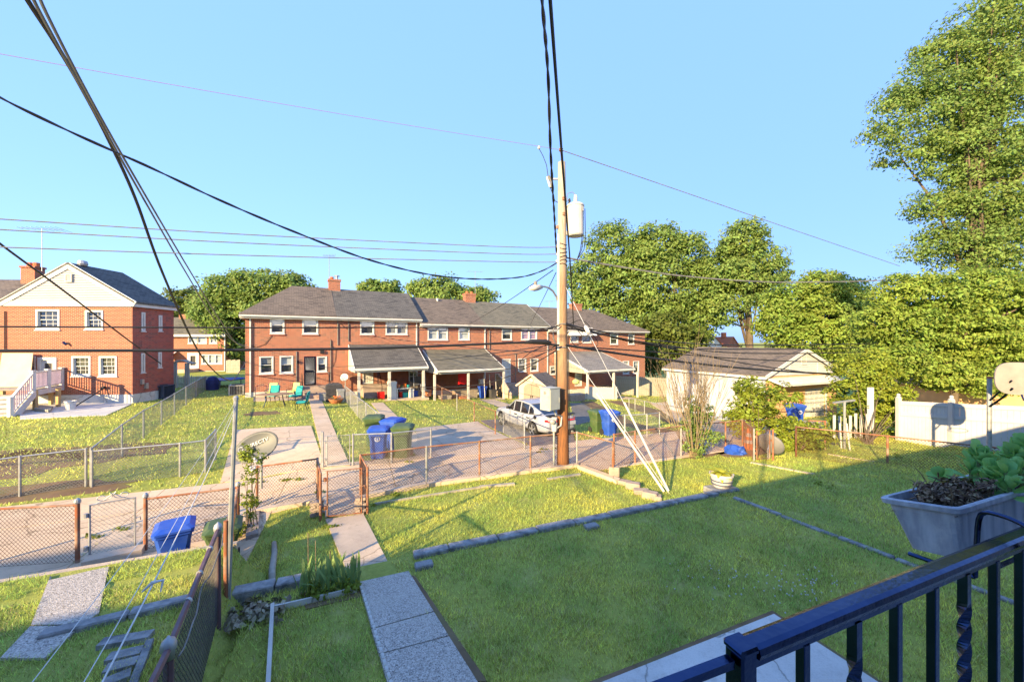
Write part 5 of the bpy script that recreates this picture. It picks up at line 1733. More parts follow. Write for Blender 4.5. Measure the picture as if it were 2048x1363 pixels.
# retaining wall of the higher side yard, along the alley and beside our yard
RW = thing("retaining_wall", ab(-8, B_SIDE, -.2), "low concrete retaining wall holding the neighbour's side yard above the alley", "wall")
t = -20.0
while t < A_SIDE - .05:
    l = min(1.2, A_SIDE - t)
    p, q = ab(t + .006, B_SIDE + .04, .1), ab(t + l - .006, B_SIDE + .04, .1)
    MB().beam(p + Vector((0, 0, .02)), q + Vector((0, 0, .02)), .1, 1.0).build("slab", K['conc'], RW, world=True)
    t += l

# ------------------------------------------------------------------ utility pole and everything bolted to it
K['pole_wood'] = None
def pole_material():
    m, nt, b = new_mat("pole_wood")
    tc = node(nt, "ShaderNodeTexCoord").outputs["Object"]
    mp = node(nt, "ShaderNodeMapping"); mp.inputs["Scale"].default_value = (1, 1, .12)
    nt.links.new(tc, mp.inputs[0])
    f = noise(nt, mp.outputs[0], 22, 5, .6)
    sx = node(nt, "ShaderNodeSeparateXYZ"); nt.links.new(tc, sx.inputs[0])
    low = mixc(nt, ramp(nt, f, 0, 1, .35, .65), (0.235, 0.10, 0.04), (0.115, 0.055, 0.03))
    mid = mixc(nt, ramp(nt, f, 0, 1, .35, .65), (0.32, 0.205, 0.12), (0.20, 0.125, 0.078))
    hi = mixc(nt, ramp(nt, f, 0, 1, .35, .65), (0.40, 0.345, 0.28), (0.27, 0.23, 0.185))
    wob = node(nt, "ShaderNodeMath", operation='ADD'); nt.links.new(sx.outputs[2], wob.inputs[0]); nt.links.new(ramp(nt, f, -.7, .7, 0, 1), wob.inputs[1])
    c1 = mixc(nt, ramp(nt, wob.outputs[0], 0, 1, 2.0, 3.2), low, mid)
    c2 = mixc(nt, ramp(nt, wob.outputs[0], 0, 1, 5.8, 7.2), c1, hi)
    nt.links.new(c2, b.inputs["Base Color"]); b.inputs["Roughness"].default_value = .85; b.inputs["Specular IOR Level"].default_value = .15
    bump(nt, b, f, .5, .015)
    return m
K['pole_wood'] = pole_material()
PB = G(1126, 932)
UP_ = thing("utility_pole", PB, "tall wooden utility pole with transformer, lamp arm and meter cabinet beside the alley", "utility pole")
YP = PB.y
def pp(u, v, dy=0.0):
    return at(u, v, YP + dy)
ztop = pp(1123, 325).z
lean = (pp(1123.5, 325).x - PB.x)
def axis(z):
    f = (z - PB.z) / (ztop - PB.z)
    return Vector((PB.x + lean * f, PB.y, z))
def prad(z): return .195 - .075 * (z - PB.z) / (ztop - PB.z)
path = [axis(PB.z - .4 + (ztop - PB.z + .4) * k / 14) for k in range(15)]
MB().tube(path, [prad(p.z) for p in path], 16).build("trunk", K['pole_wood'], UP_, world=True, smooth=True)
# moulding and conduit on the pole's left face
m = MB()
for k in range(12):
    z0, z1 = 4.3 + k * .25, 4.3 + (k + 1) * .25
    if pp(0, 0).z < 0: pass
za, zb = pp(1120, 700).z, pp(1120, 470).z
n = 6
pts = [axis(za + (zb - za) * k / n) + Vector((-prad(za + (zb - za) * k / n) * .85, -prad(za) * .55, 0)) for k in range(n + 1)]
m.tube(pts, .045, 8); m.build("cable_guard", K['white_dirty'], UP_, world=True)
# transformer
tc_ = pp(1151, 443, -.1)
r_t, zt0, zt1 = .262, pp(1151, 474).z, pp(1151, 413).z
m = MB().lathe((tc_.x, tc_.y, 0), [(r_t * .9, zt0), (r_t, zt0 + .04), (r_t, zt1 - .05), (r_t * 1.06, zt1 - .045), (r_t * 1.06, zt1 - .01), (r_t * .95, zt1 + .03), (r_t * .4, zt1 + .07)], 24)
TRF = m.build("transformer", M("transformer_paint", (.48, .46, .42), (.42, .40, .37), 3, rough=.4), UP_, world=True)
m = MB().lathe((tc_.x + .0, tc_.y - .02, zt1 + .05), [(.06, 0), (.07, .06), (.05, .08), (.07, .11), (.05, .14), (.065, .17), (.05, .2), (.05, .26), (.02, .28)], 12); m.build("bushing", K['white_dirty'], TRF, world=True)
m = MB().lathe((tc_.x - .2, tc_.y - .06, zt1 + .0), [(.035, 0), (.045, .05), (.03, .09), (.045, .13), (.02, .2)], 8); m.build("arrester", K['black_plastic'], TRF, world=True)
for z in (zt0 + .12, zt1 - .18):
    a = axis(z); MB().box((a.x + .05, a.y - .05, z - .06), (tc_.x - r_t + .03, a.y + .05, z + .06)).build("bracket", K['galv'], UP_, world=True)
m = MB(); 
for k in range(3):
    z = zt1 - .12 - k * .05
    m.lathe((tc_.x + r_t * .75, tc_.y - r_t * .75, z), [(.03, -.02), (.03, .02)], 8, 'X')
m.build("terminal", K['galv'], TRF, world=True)
MB().tube([(tc_.x, tc_.y - .02, zt1 + .32), (tc_.x - .1, tc_.y - .02, zt1 + .42), (tc_.x - .25, tc_.y, zt1 + .38), (tc_.x - .3, tc_.y, zt1 + .1), (tc_.x - .22, tc_.y - .05, zt1 + .19)], .012, 5).build("jumper", K['cable_grey'], TRF, world=True)
for dx, du in ((.16, 1159), (.2, 1162), (.27, 1170)):
    MB().tube([(tc_.x + dx, tc_.y - .15, zt1 - .15), (tc_.x + dx + .02, tc_.y - .12, zt0 - .1), (tc_.x + dx - .02, tc_.y - .1, zt0 - .45), (tc_.x + .05, tc_.y, zt0 - .75), axis(zt0 - .8)], .013, 5).build("jumper", K['cable'], UP_, world=True)
# cutout, top pin, insulators
m = MB().beam(axis(pp(1115, 358).z), pp(1104, 358), .05, .05); m.build("bracket", K['galv'], UP_, world=True)
q0, q1 = pp(1094, 354), pp(1100, 374)
MB().tube([q0, q1], .03, 8).build("fuse_cutout", K['white_dirty'], UP_, world=True)
MB().tube([q0 + Vector((.05, 0, .03)), q0.lerp(q1, .5) + Vector((.1, 0, 0)), q1 + Vector((.04, 0, -.02))], .045, 8).build("insulator", K['cable_grey'], UP_, world=True)
MB().tube([axis(ztop - .3), axis(ztop) + Vector((0, 0, .15)), pp(1122, 303)], .03, 6).build("top_pin", K['rust'], UP_, world=True)
MB().lathe(pp(1122, 303), [(.04, 0), (.07, .02), (.05, .06), (.07, .08), (.03, .13)], 10).build("insulator", K['rust'], UP_, world=True)
m = MB().tube([pp(1078, 293), pp(1079, 299), pp(1086, 312), pp(1093, 330), pp(1096, 352)], .012, 5); m.build("jumper", K['cable'], UP_, world=True)
MB().lathe(pp(1078, 296), [(.03, -.03), (.045, 0), (.03, .06)], 8).build("clamp", K['white_dirty'], UP_, world=True)
MB().tube([pp(1100, 374), pp(1106, 390), pp(1110, 402), pp(1116, 405)], .012, 5).build("jumper", K['cable'], UP_, world=True)
for v in (494, 508, 524, 400, 430, 455):
    z = pp(0, v).z
    MB().lathe(axis(z) + Vector((-prad(z) - .02 if v > 450 else prad(z) * .3, -prad(z) * (.4 if v > 450 else 1.0), 0)), [(.035, -.05), (.05, -.03), (.03, 0), (.05, .03), (.035, .05)], 8).build("spool_insulator", K['white_dirty'] if v > 480 else K['rust'], UP_, world=True)
m = MB()
for k in range(6):
    z = pp(0, 490 + k * 8).z; a = axis(z)
    rr = prad(z) + .012
    m.tube([a + Vector((rr * math.cos(t), rr * math.sin(t), .03 * math.sin(t * 2 + k))) for t in np.linspace(0, 6.28, 13)], .012, 4)
m.build("wire_wrap", K['cable'], UP_, world=True)
m = MB()
for v in (648, 694):
    z = pp(0, v).z; a = axis(z); rr = prad(z) + .015
    m.tube([a + Vector((rr * math.cos(t), rr * math.sin(t), 0)) for t in np.linspace(0, 6.28, 13)], .022, 4)
m.build("band", K['cable_grey'], UP_, world=True)
# street lamp on its arm
arm = [axis(pp(0, 612).z) + Vector((-.1, 0, 0)), pp(1112, 592, -.15), pp(1106, 582, -.3), pp(1098, 575.5, -.45), pp(1088, 572.5, -.6), pp(1080, 573, -.7)]
LA = MB().tube(arm, [.03, .03, .03, .03, .028, .028], 8).build("lamp_arm", K['galv'], UP_, world=True)
a, b = pp(1084, 573.5, -.65), pp(1060, 577, -1.0)
m = MB().tube([a, a.lerp(b, .3), a.lerp(b, .6), b], [.05, .085, .10, .05], 10)
m.build("lamp_head", K['white_dirty'], LA, world=True, smooth=True)
MB().lathe(a.lerp(b, .55) + Vector((0, 0, .08)), [(.05, 0), (.05, .09), (.03, .12)], 10).build("photocell", K['cable_grey'], LA, world=True)
# meter cabinet with louvres and a star badge
cc = pp(1100, 797, -.42)
rzc = math.radians(42)
mc = Matrix.Translation(Vector((cc.x, cc.y, cc.z))) @ Matrix.Rotation(rzc, 4, 'Z')
K['cab'] = M("cabinet_paint", (.37, .39, .36), (.33, .35, .32), 4, rough=.5)
cw, cd, ch = .46, .40, .66
CBN = MB().box((-cw / 2, -cd / 2, -ch / 2), (cw / 2, cd / 2, ch / 2), mc).build("cabinet", K['cab'], UP_, world=True)
MB().box((-cw / 2 - .02, -cd / 2 - .02, ch / 2), (cw / 2 + .02, cd / 2 + .02, ch / 2 + .025), mc).build("lid", K['cab'], CBN, world=True)
MB().box((-cw / 2 + .02, -cd / 2 - .018, -ch / 2 + .02), (cw / 2 - .02, -cd / 2 - .001, ch / 2 - .02), mc).build("door", K['cab'], CBN, world=True)
MB().box((cw / 2 - .06, -cd / 2 - .04, -.1), (cw / 2 - .035, -cd / 2 - .018, .05), mc).build("handle", K['galv'], CBN, world=True)
for k in range(9):
    z = -ch / 2 + .08 + k * .045
    MB().box((-cw / 2 - .012, -cd / 2 + .05, z), (-cw / 2 - .001, cd / 2 - .05, z + .022), mc).build("louver", K['cab'], CBN, world=True)
m = MB()
sp_ = []
for k in range(14):
    t = k * math.pi / 7 + .2; r = .075 if k % 2 == 0 else .035
    sp_.append(mc @ Vector((-cw / 2 - .004, r * math.cos(t), ch / 2 - .13 + r * math.sin(t))))
MB().slab(sp_, mc.to_3x3() @ Vector((.003, 0, 0))).build("badge", K['cable_grey'], CBN, world=True)
m = MB(); m.beam(cc + Vector((.1, .1, .2)), axis(cc.z + .2), .06, .06); m.beam(cc + Vector((.1, .1, -.2)), axis(cc.z - .2), .06, .06); m.build("bracket", K['galv'], UP_, world=True)
q = pp(1108, 848, -.22)
MB().bevbox((-.07, -.07, -.22), (.07, .07, .22), .02, Matrix.Translation(q)).build("meter_box", K['white_dirty'], UP_, world=True)
MB().lathe(q + Vector((-.06, -.08, .1)), [(.08, .03), (.085, -.02), (.07, -.07), (.02, -.08)], 14, 'Y').build("meter_dial", K['galv'], UP_, world=True)
MB().tube([cc + Vector((.1, -.02, -.3)), cc + Vector((.18, 0, -.5)), q + Vector((.25, .05, .25)), q + Vector((.22, .02, -.05)), q + Vector((.1, .02, -.12))], .03, 8).build("conduit", K['galv'], UP_, world=True)
MB().tube([q + Vector((0, 0, -.2)), q + Vector((0, 0, -.55)), Vector((q.x, q.y + .05, PB.z - .1))], .035, 8).build("conduit", K['galv'], UP_, world=True)
MB().tube([axis(1.0) + Vector((prad(1) + .02, -.03, 0)), axis(2.2) + Vector((prad(2) + .02, -.03, 0)), axis(4.2) + Vector((prad(4) + .02, -.03, 0))], .016, 6).build("ground_wire", K['cable'], UP_, world=True)
MB().tube([axis(2.05) + Vector((-prad(2) - .02, 0, 0)), axis(3.9) + Vector((-prad(4) - .03, 0, 0))], .03, 6).build("conduit", K['cable'], UP_, world=True)
MB().tube([axis(pp(0, 690).z) + Vector((-prad(4) - .02, -.03, 0)), pp(1107, 678, -.1), pp(1106, 660, -.1), pp(1112, 650, -.1), axis(pp(0, 648).z) + Vector((0, -prad(4.2), 0))], .018, 6).build("jumper", K['cable_grey'], UP_, world=True)


# ------------------------------------------------------------------ overhead wires: each hangs in its own upright plane between its two ends
def smooth_path(P, n=8):
    out = []
    for i in range(len(P) - 1):
        p0, p1, p2, p3 = P[max(i - 1, 0)], P[i], P[i + 1], P[min(i + 2, len(P) - 1)]
        for k in range(n):
            t = k / n
            out.append(.5 * ((2 * p1) + (p2 - p0) * t + (2 * p0 - 5 * p1 + 4 * p2 - p3) * t * t + (3 * p1 - p0 - 3 * p2 + p3) * t ** 3))
    out.append(P[-1])
    return out


WN = 0
def wire(label, pts, A, B, wpx, mat='cable', name="power_cable", cat="cable", beyond=None, twist=0, group=None, rmax=.03):
    P = [onplane(u, v, A, B) for u, v in pts]
    path = smooth_path(P, 8)
    if beyond is not None: path = [beyond] + path
    ym = sorted(p.y for p in path)[len(path) // 2]
    r = min(wpx * ym / FPX / 2, rmax)
    o_ = thing(name, path[len(path) // 2], label, cat, group=group)
    if twist:
        m = MB(); L_ = 0
        fine = smooth_path(P, 60)
        if beyond is not None: fine = [beyond.lerp(fine[0], t / 120) for t in range(120)] + fine
        for ph in range(2):
            pts_ = []
            L_ = 0
            for i, p in enumerate(fine):
                if i: L_ += (p - fine[i - 1]).length
                t = L_ * twist + ph * math.pi
                pts_.append(p + Vector((math.cos(t) * r * .4, 0, math.sin(t) * r * .4)))
            m.tube(pts_, r * .6, 5)
        m.build("strand", K[mat], o_, world=True)
    else:
        MB().tube(path, r, 5).build("strand", K[mat], o_, world=True)
    return o_


PXY = (PB.x, PB.y)
def pol(dx, dy): return (PB.x + dx, PB.y + dy)
AL = (PB.x - AD.x * 20, PB.y - AD.y * 20); AR = (PB.x + AD.x * 20, PB.y + AD.y * 20)
wire("twisted black service cable passing overhead to the pole's upper brackets", [(1081, -60), (1084, 0), (1096, 150), (1101, 300), (1108, 420), (1113, 505)], (.2, 3), (PB.x - .15, PB.y - .2), 7, twist=9, beyond=Vector((-.1, -1.7, 6.4)), rmax=.022)
wire("straight black cable running overhead past the transformer to the pole", [(1095, -60), (1100, 0), (1122, 290), (1133, 430), (1141, 540), (1147, 648)], (.3, 3), (PB.x + .3, PB.y - .25), 6, beyond=Vector((-.08, -1.7, 6.5)), rmax=.016)
wire("thick sagging black cable from the upper sky to the pole below the insulators", [(-60, 150), (0, 195), (150, 268), (300, 335), (450, 405), (600, 468), (740, 520), (860, 549), (960, 558), (1040, 554), (1085, 541), (1116, 524)], (-6.9, 4.6), (PB.x - .1, PB.y), 5, twist=6, rmax=.022, beyond=Vector((-20.0, -7.9, 6.0)))
wire("heavy black cable swooping down to the corner of the end rowhouse", [(35, -40), (55, 0), (110, 85), (160, 170), (215, 275), (270, 395), (325, 545), (390, 690), (425, 738), (452, 758), (470, 756), (492, 722)], (-5.0, 4.0), (-18.1, 26.2), 5, beyond=Vector((-2.0, -1.8, 8.9)), rmax=.035)
wire("first of two thin paired cables dropping to the end rowhouse", [(62, -20), (80, 25), (190, 225), (300, 420), (372, 545), (430, 640), (470, 684), (494, 690)], (-5.0, 4.2), (-17.9, 26.3), 3, mat='cable_grey', rmax=.02, beyond=Vector((-2.0, -1.8, 8.6)))
wire("second thin paired cable dropping beside it to the end rowhouse", [(78, -20), (92, 25), (196, 225), (308, 420), (382, 545), (440, 640), (480, 690), (520, 696)], (-4.9, 4.3), (-17.4, 26.6), 3, mat='cable_grey', rmax=.02, beyond=Vector((-2.0, -1.8, 8.7)))
wire("black cable slanting down to the side wall of the gabled house", [(-60, 435), (0, 487), (130, 583), (265, 686), (322, 727)], (-16, 12), (-22.3, 24.7), 5, rmax=.035, beyond=Vector((-7.9, -4.2, 5.6)))
wire("faint copper conductor along the alley at the very top of the pole", [(-80, 93), (0, 108), (460, 190), (800, 248), (1080, 293), (1122, 300)], AL, PXY, 1.4, mat='cable_red', name="conductor", rmax=.006, beyond=Vector((PB.x - AD.x * 40, PB.y - AD.y * 40, 10.2)))
wire("faint conductor from the pole top down towards the tall trees", [(1122, 300), (1350, 378), (1600, 464), (1800, 532)], PXY, AR, 2, mat='cable_grey', name="conductor", rmax=.014)
for k, (v0, v1) in enumerate(((438, 494), (459, 508), (494, 524))):
    wire(("upper", "middle", "lowest")[k] + " of the three bare conductors left of the insulators".replace("left of", "stretched to"), [(-80, v0 - 4), (0, v0), (500, v0 + (v1 - v0) * .56), (1000, v1 - 1), (1112, v1)], AL, PXY, 2.4, mat='cable_grey', name="conductor", rmax=.013, beyond=Vector((PB.x - AD.x * 40, PB.y - AD.y * 40, 7.4 - .3 * k)))
wire("pale twisted cable sagging from the pole across the green trees", [(1130, 515), (1250, 535), (1350, 550), (1480, 561), (1600, 564), (1800, 558), (2048, 535), (2150, 524)], PXY, AR, 4, mat='cable_grey', twist=5, rmax=.03)
wire("thin grey cable above the brick wall level with the upper windows", [(-80, 652), (0, 653), (500, 655), (960, 655), (1070, 662), (1120, 650)], (AL[0], AL[1] - .1), (PB.x - .05, PB.y - .2), 3.5, rmax=.018, beyond=Vector((PB.x - AD.x * 40, PB.y - AD.y * 40 - .1, 4.5)))
wire("thickest black communication bundle crossing in front of the rowhouses", [(-80, 702), (0, 701), (400, 700), (700, 697), (840, 693), (960, 688), (1050, 685), (1118, 690)], (AL[0], AL[1] - .2), (PB.x - .05, PB.y - .25), 6, rmax=.034, beyond=Vector((PB.x - AD.x * 40, PB.y - AD.y * 40 - .2, 4.1)))
q = [onplane(u, v, (AL[0], AL[1] - .2), (PB.x - .05, PB.y - .25)) for u, v in ((1050, 685), (1062, 683), (1092, 683), (1102, 685))]
o_ = thing("splice_case", q[1], "black cable splice sleeve hanging beside the pole", "splice case"); MB().tube(q, [.04, .075, .075, .04], 10).build("sleeve", K['black_plastic'], o_, world=True)
for k, (pts, w_) in enumerate((([(1132, 648), (1200, 662), (1330, 682), (1500, 690), (1800, 685), (2048, 675), (2150, 670)], 3.5), ([(1132, 650), (1200, 668), (1330, 690), (1500, 706), (1800, 702), (2048, 690), (2150, 684)], 3), ([(1132, 690), (1290, 714), (1500, 737), (1700, 748), (1900, 747), (2150, 738)], 5), ([(1132, 692), (1290, 702), (1500, 718), (1700, 722), (2048, 712), (2150, 706)], 3), ([(1132, 655), (1290, 686), (1500, 728), (1700, 752), (1900, 756), (2150, 748)], 2.5), ([(1132, 646), (1300, 690), (1500, 698), (1800, 693), (2150, 678)], 2.5))):
    wire(["topmost dark cable", "second dark cable", "heaviest dark cable", "fourth dark cable", "lowest sagging cable", "thin slack cable"][k] + " running from the pole over the garage to the trees", pts, (PB.x, PB.y - .2), (AR[0], AR[1] - .2 + k * .15), w_, rmax=.04 if w_ > 4 else .022)
# service drops to the rowhouses
D_ = [((1106, 540), (1000, 612), (935, 650), 10.0, 33.2, "dark drop cable from the pole to the red panel rowhouse"), ((1112, 545), (1090, 590), (1059, 652), 20.0, 37.0, "short dark drop cable falling to the middle of the row"), ((1118, 690), (980, 712), (866, 706), 11, 31.5, "slack drop cable to the brick wall above the red panel porch"),
      ((1118, 694), (1000, 722), (880, 700), 12, 31.5, "second slack drop cable above the greenish porch roof"), ((1118, 698), (1010, 738), (860, 745), 12, 31, "long drooping cable crossing the greenish porch roof"), ((1116, 700), (950, 770), (775, 772), 7, 30, "low drooping cable crossing to the cluttered porch"),
      ((1116, 688), (850, 722), (640, 735), 2, 28.5, "low thin cable running to the end rowhouse door"), ((1118, 690), (1000, 700), (735, 672), 4, 29.5, "thin cable climbing to the second rowhouse's upper windows"), ((1117, 652), (950, 664), (690, 650), 3.2, 29, "thin cable ending at the wall bracket between the first two houses")]
for (a, b_, c_, s_, Yend, lab) in D_:
    e = at(c_[0], c_[1], Yend)
    e2 = FACES[0](c_[0], c_[1]); 
    Pn = UNITS[0].location; fx = FACES[0](*c_)
    ew = Pn + FACES[0].c * fx[0]
    wire(lab, [a, b_, c_], (PB.x - .05, PB.y), (ew.x, ew.y - .05), 2.2, rmax=.016)
for (pts, lab) in (([(1092, 690), (1060, 705), (1040, 725), (1070, 715), (1100, 700)], "coiled slack of black wire beside the pole at bundle height"), ([(1136, 650), (1160, 640), (1180, 655), (1170, 680), (1150, 690), (1138, 672)], "tangle of looped black wire at the pole by the awnings"), ([(1134, 660), (1150, 655), (1166, 672), (1184, 668), (1195, 690), (1160, 696), (1136, 690)], "loose looped drop wires hanging by the pale porch roof")):
    wire(lab, pts, (PB.x - 3, PB.y - .3), (PB.x + 3, PB.y + .2), 2, name="wire_coil", rmax=.012)
# guy wires with their white guards
anc = G(1338, 986)
def guy(label, u0, v0, u1, v1, gr):
    top = axis(pp(u0, v0).z)
    o_ = thing("guy_wire", anc, label, "guy wire")
    MB().tube([top, anc], .012, 5).build("strand", K['galv'], o_, world=True)
    d = (top - anc); 
    # share of the length covered by the guard
    best = min(range(100), key=lambda k: abs((lambda p: CY - (p.z - EYE) / p.y * FPX)(anc + d * (k / 100)) - v1))
    MB().tube([anc + d * .01 + Vector((gr, 0, 0)), anc + d * (best / 100) + Vector((gr, 0, 0))], .032, 8).build("guard", K['white_dirty'], o_, world=True)
    return o_, d
o_, d_ = guy("steep guy wire with white guard and strain insulator anchored in the sunlit lawn", 1130, 560, 1246, 804, .02)
p_ = min((anc + d_ * (k / 100) for k in range(100)), key=lambda p: abs(CY - (p.z - EYE) / p.y * FPX - 660))
dd = d_.normalized()
MB().tube([p_ - dd * .16, p_ - dd * .1, p_ + dd * .1, p_ + dd * .16], [.02, .06, .06, .02], 10).build("insulator", K['white_dirty'], o_, world=True)
guy("lower guy wire with slim white guard anchored beside the steep one", 1130, 678, 1204, 787, -.1)
# roof antennas
def antenna(loc, h, label, kind, rz=0.0, w=1.2):
    o_ = thing("roof_antenna", loc, label, "antenna", rz)
    MB().tube([(0, 0, -.3), (0, 0, h)], .022, 6).build("mast", K['galv'], o_)
    m = MB().tube([(-w / 2, 0, h - .05), (w / 2, 0, h + .02)], .018, 5)
    m.build("boom", K['galv'], o_)
    n = 9 if kind == 'comb' else 2
    for k in range(n):
        x = -w / 2 + w * k / (n - 1); l = .25 + .5 * abs(k / (n - 1) - (0.0 if kind == 'comb' else .5))
        MB().tube([(x, -l, h - .05 + .07 * k / (n - 1)), (x, l, h - .05 + .07 * k / (n - 1))], .009, 4).build("element", K['galv'], o_)
    return o_
antenna(LCH + Vector((.25, -.1, 0)), at(82, 458, LCH.y).z - LCH.z, "comb shaped television antenna on the gabled house's chimney", 'comb', .3, 2.2)
p = UNITS[0].matrix_world if False else ROOT[UNITS[0].name]
antenna(p @ Vector((CH1[0] + .05, 4.0, CH1[1])), 2.0, "tall thin television antenna on the end rowhouse chimney", 'comb', .5, .9)
p = ROOT[UNITS[2].name]; antenna(p @ Vector((q3[1] if False else q2[1] + .1, 4.0, q2[2])), 2.3, "T-shaped television antenna above the orange chimney pots", 'pair', .4, 1.5)
p = ROOT[UNITS[4].name]; antenna(p @ Vector((FACES[4](1098.5, 600, 4.0)[0], 4.0, RIDGE[4] - UNITS[4].location.z - .2)), 1.0, "small television antenna on the roof beside the utility pole", 'pair', .4, 1.0)

# ------------------------------------------------------------------ bins, car, dishes, yard things
def build_bin(label, mat, loc, rz, sc=1.0, group=None, emblem=True, hgt=1.08):
    B = thing("wheeled_bin", loc, label, "bin", rz, group)
    W0, D0, W1, D1 = .44, .46, .60, .66
    def ring(w, d, z, oy=0):
        r = .06
        return [(-w / 2 + r, -d / 2 + oy, z), (w / 2 - r, -d / 2 + oy, z), (w / 2, -d / 2 + r + oy, z), (w / 2, d / 2 - r + oy, z), (w / 2 - r, d / 2 + oy, z), (-w / 2 + r, d / 2 + oy, z), (-w / 2, d / 2 - r + oy, z), (-w / 2, -d / 2 + r + oy, z)]
    rs = [ring(W0, D0, .03), ring(W0 + .07, D0 + .09, .55), ring(W0 + .05, D0 + .07, .57), ring(W1, D1, hgt - .18), ring(W1 + .05, D1 + .05, hgt - .17), ring(W1 + .05, D1 + .05, hgt - .11)]
    m = MB(); vs = [p for r in rs for p in r]; fs = []
    for k in range(len(rs) - 1):
        for i in range(8): fs.append((k * 8 + i, k * 8 + (i + 1) % 8, k * 8 + 8 + (i + 1) % 8, k * 8 + 8 + i))
    fs.append(tuple(range(7, -1, -1))); fs.append(tuple(range((len(rs) - 1) * 8, len(rs) * 8)))
    m.add(vs, fs); m.build("bin_body", mat, B)
    m = MB(); rs = [ring(W1 + .08, D1 + .1, hgt - .105, -.01), ring(W1 + .08, D1 + .1, hgt - .06, -.01), ring(W1 - .1, D1 - .12, hgt - .005, -.0), ]
    vs = [p for r in rs for p in r]; fs = []
    for k in range(2):
        for i in range(8): fs.append((k * 8 + i, k * 8 + (i + 1) % 8, k * 8 + 8 + (i + 1) % 8, k * 8 + 8 + i))
    fs.append(tuple(range(7, -1, -1))); fs.append(tuple(range(16, 24)))
    m.add(vs, fs); m.build("lid", mat, B)
    MB().tube([(-.24, D1 / 2 + .04, hgt - .14), (-.24, D1 / 2 + .14, hgt - .1), (.24, D1 / 2 + .14, hgt - .1), (.24, D1 / 2 + .04, hgt - .14)], .02, 6).build("handle", mat, B)
    for s in (-1, 1):
        MB().lathe((s * (W0 / 2 + .03), D0 / 2 - .02, .13), [(.13, -.03), (.13, .03)], 14, 'X').build("wheel", K['rubber'], B)
    m = MB()
    for s in (-1, 1): m.box((s * .17 - .02, -D0 / 2 - .045, .1), (s * .17 + .02, -D0 / 2 - .02, .5))
    if emblem:
        zc = hgt - .36; yy = -D1 / 2 - .0 + .055
        c_ = MB().lathe((0, yy - .035, zc), [(.09, .02), (.09, -.004), (.02, -.006)], 18, 'Y').build("emblem", K['white'], B)
        MB().lathe((0, yy - .042, zc), [(.062, .0), (.062, -.004), (.02, -.004)], 14, 'Y').build("emblem_ring", mat, c_)
        MB().cbox((0, yy - .05, zc), (.03, .006, .08)).build("emblem_figure", K['white'], c_)
    B.scale = (sc, sc, sc)
    return B


gb_ = "wheeled bins beside the short galvanised fence"
build_bin("blue wheeled bin with white round emblem behind the short galvanised fence", K['bin_blue'], G(757, 915), math.radians(12), 1.0, gb_)
build_bin("green wheeled bin standing behind the short galvanised fence beside the emblem bin", K['bin_green'], G(806, 913), math.radians(5), 1.05, gb_, False)
build_bin("blue bin whose lid shows between the two front bins", K['bin_blue'], G(786, 898), math.radians(-15), 1.08, gb_, False)
build_bin("green bin half hidden by the mesh of the side fence", K['bin_green'], G(748, 890), math.radians(10), 1.08, gb_, False)
gb2 = "wheeled bins near the parked car"
build_bin("green wheeled bin standing next to the blue bin near the parked car", K['bin_green'], G(1194, 864), math.radians(25), 1.0, gb2, False)
build_bin("blue wheeled bin with emblem near the parked car", K['bin_blue'], G(1219, 870), math.radians(20), 1.05, gb2, True)
build_bin("blue wheeled bin with white emblem beside the garage door", K['bin_blue'], G(1590, 852), math.radians(5), 1.0, "wheeled bins near the garage")
build_bin("blue wheeled bin in the alley just outside the near rusted fence", K['bin_blue'], Vector((-6.13, 7.0, -.22)), math.radians(37), .86, "bins in the alley", False)
build_bin("green wheeled bin in the alley behind the fence and clothes pole", K['bin_green'], Vector((-5.36, 7.15, -.2)), math.radians(33), .86, "bins in the alley", False, .98)
build_bin("blue bin in the shade under the red panel porch", K['bin_blue'], ROOT[UNITS[2].name] @ Vector((lx(2, 965, -2.6), -2.6, lz(2, g2) - .1)), ROW, .95, None, False)


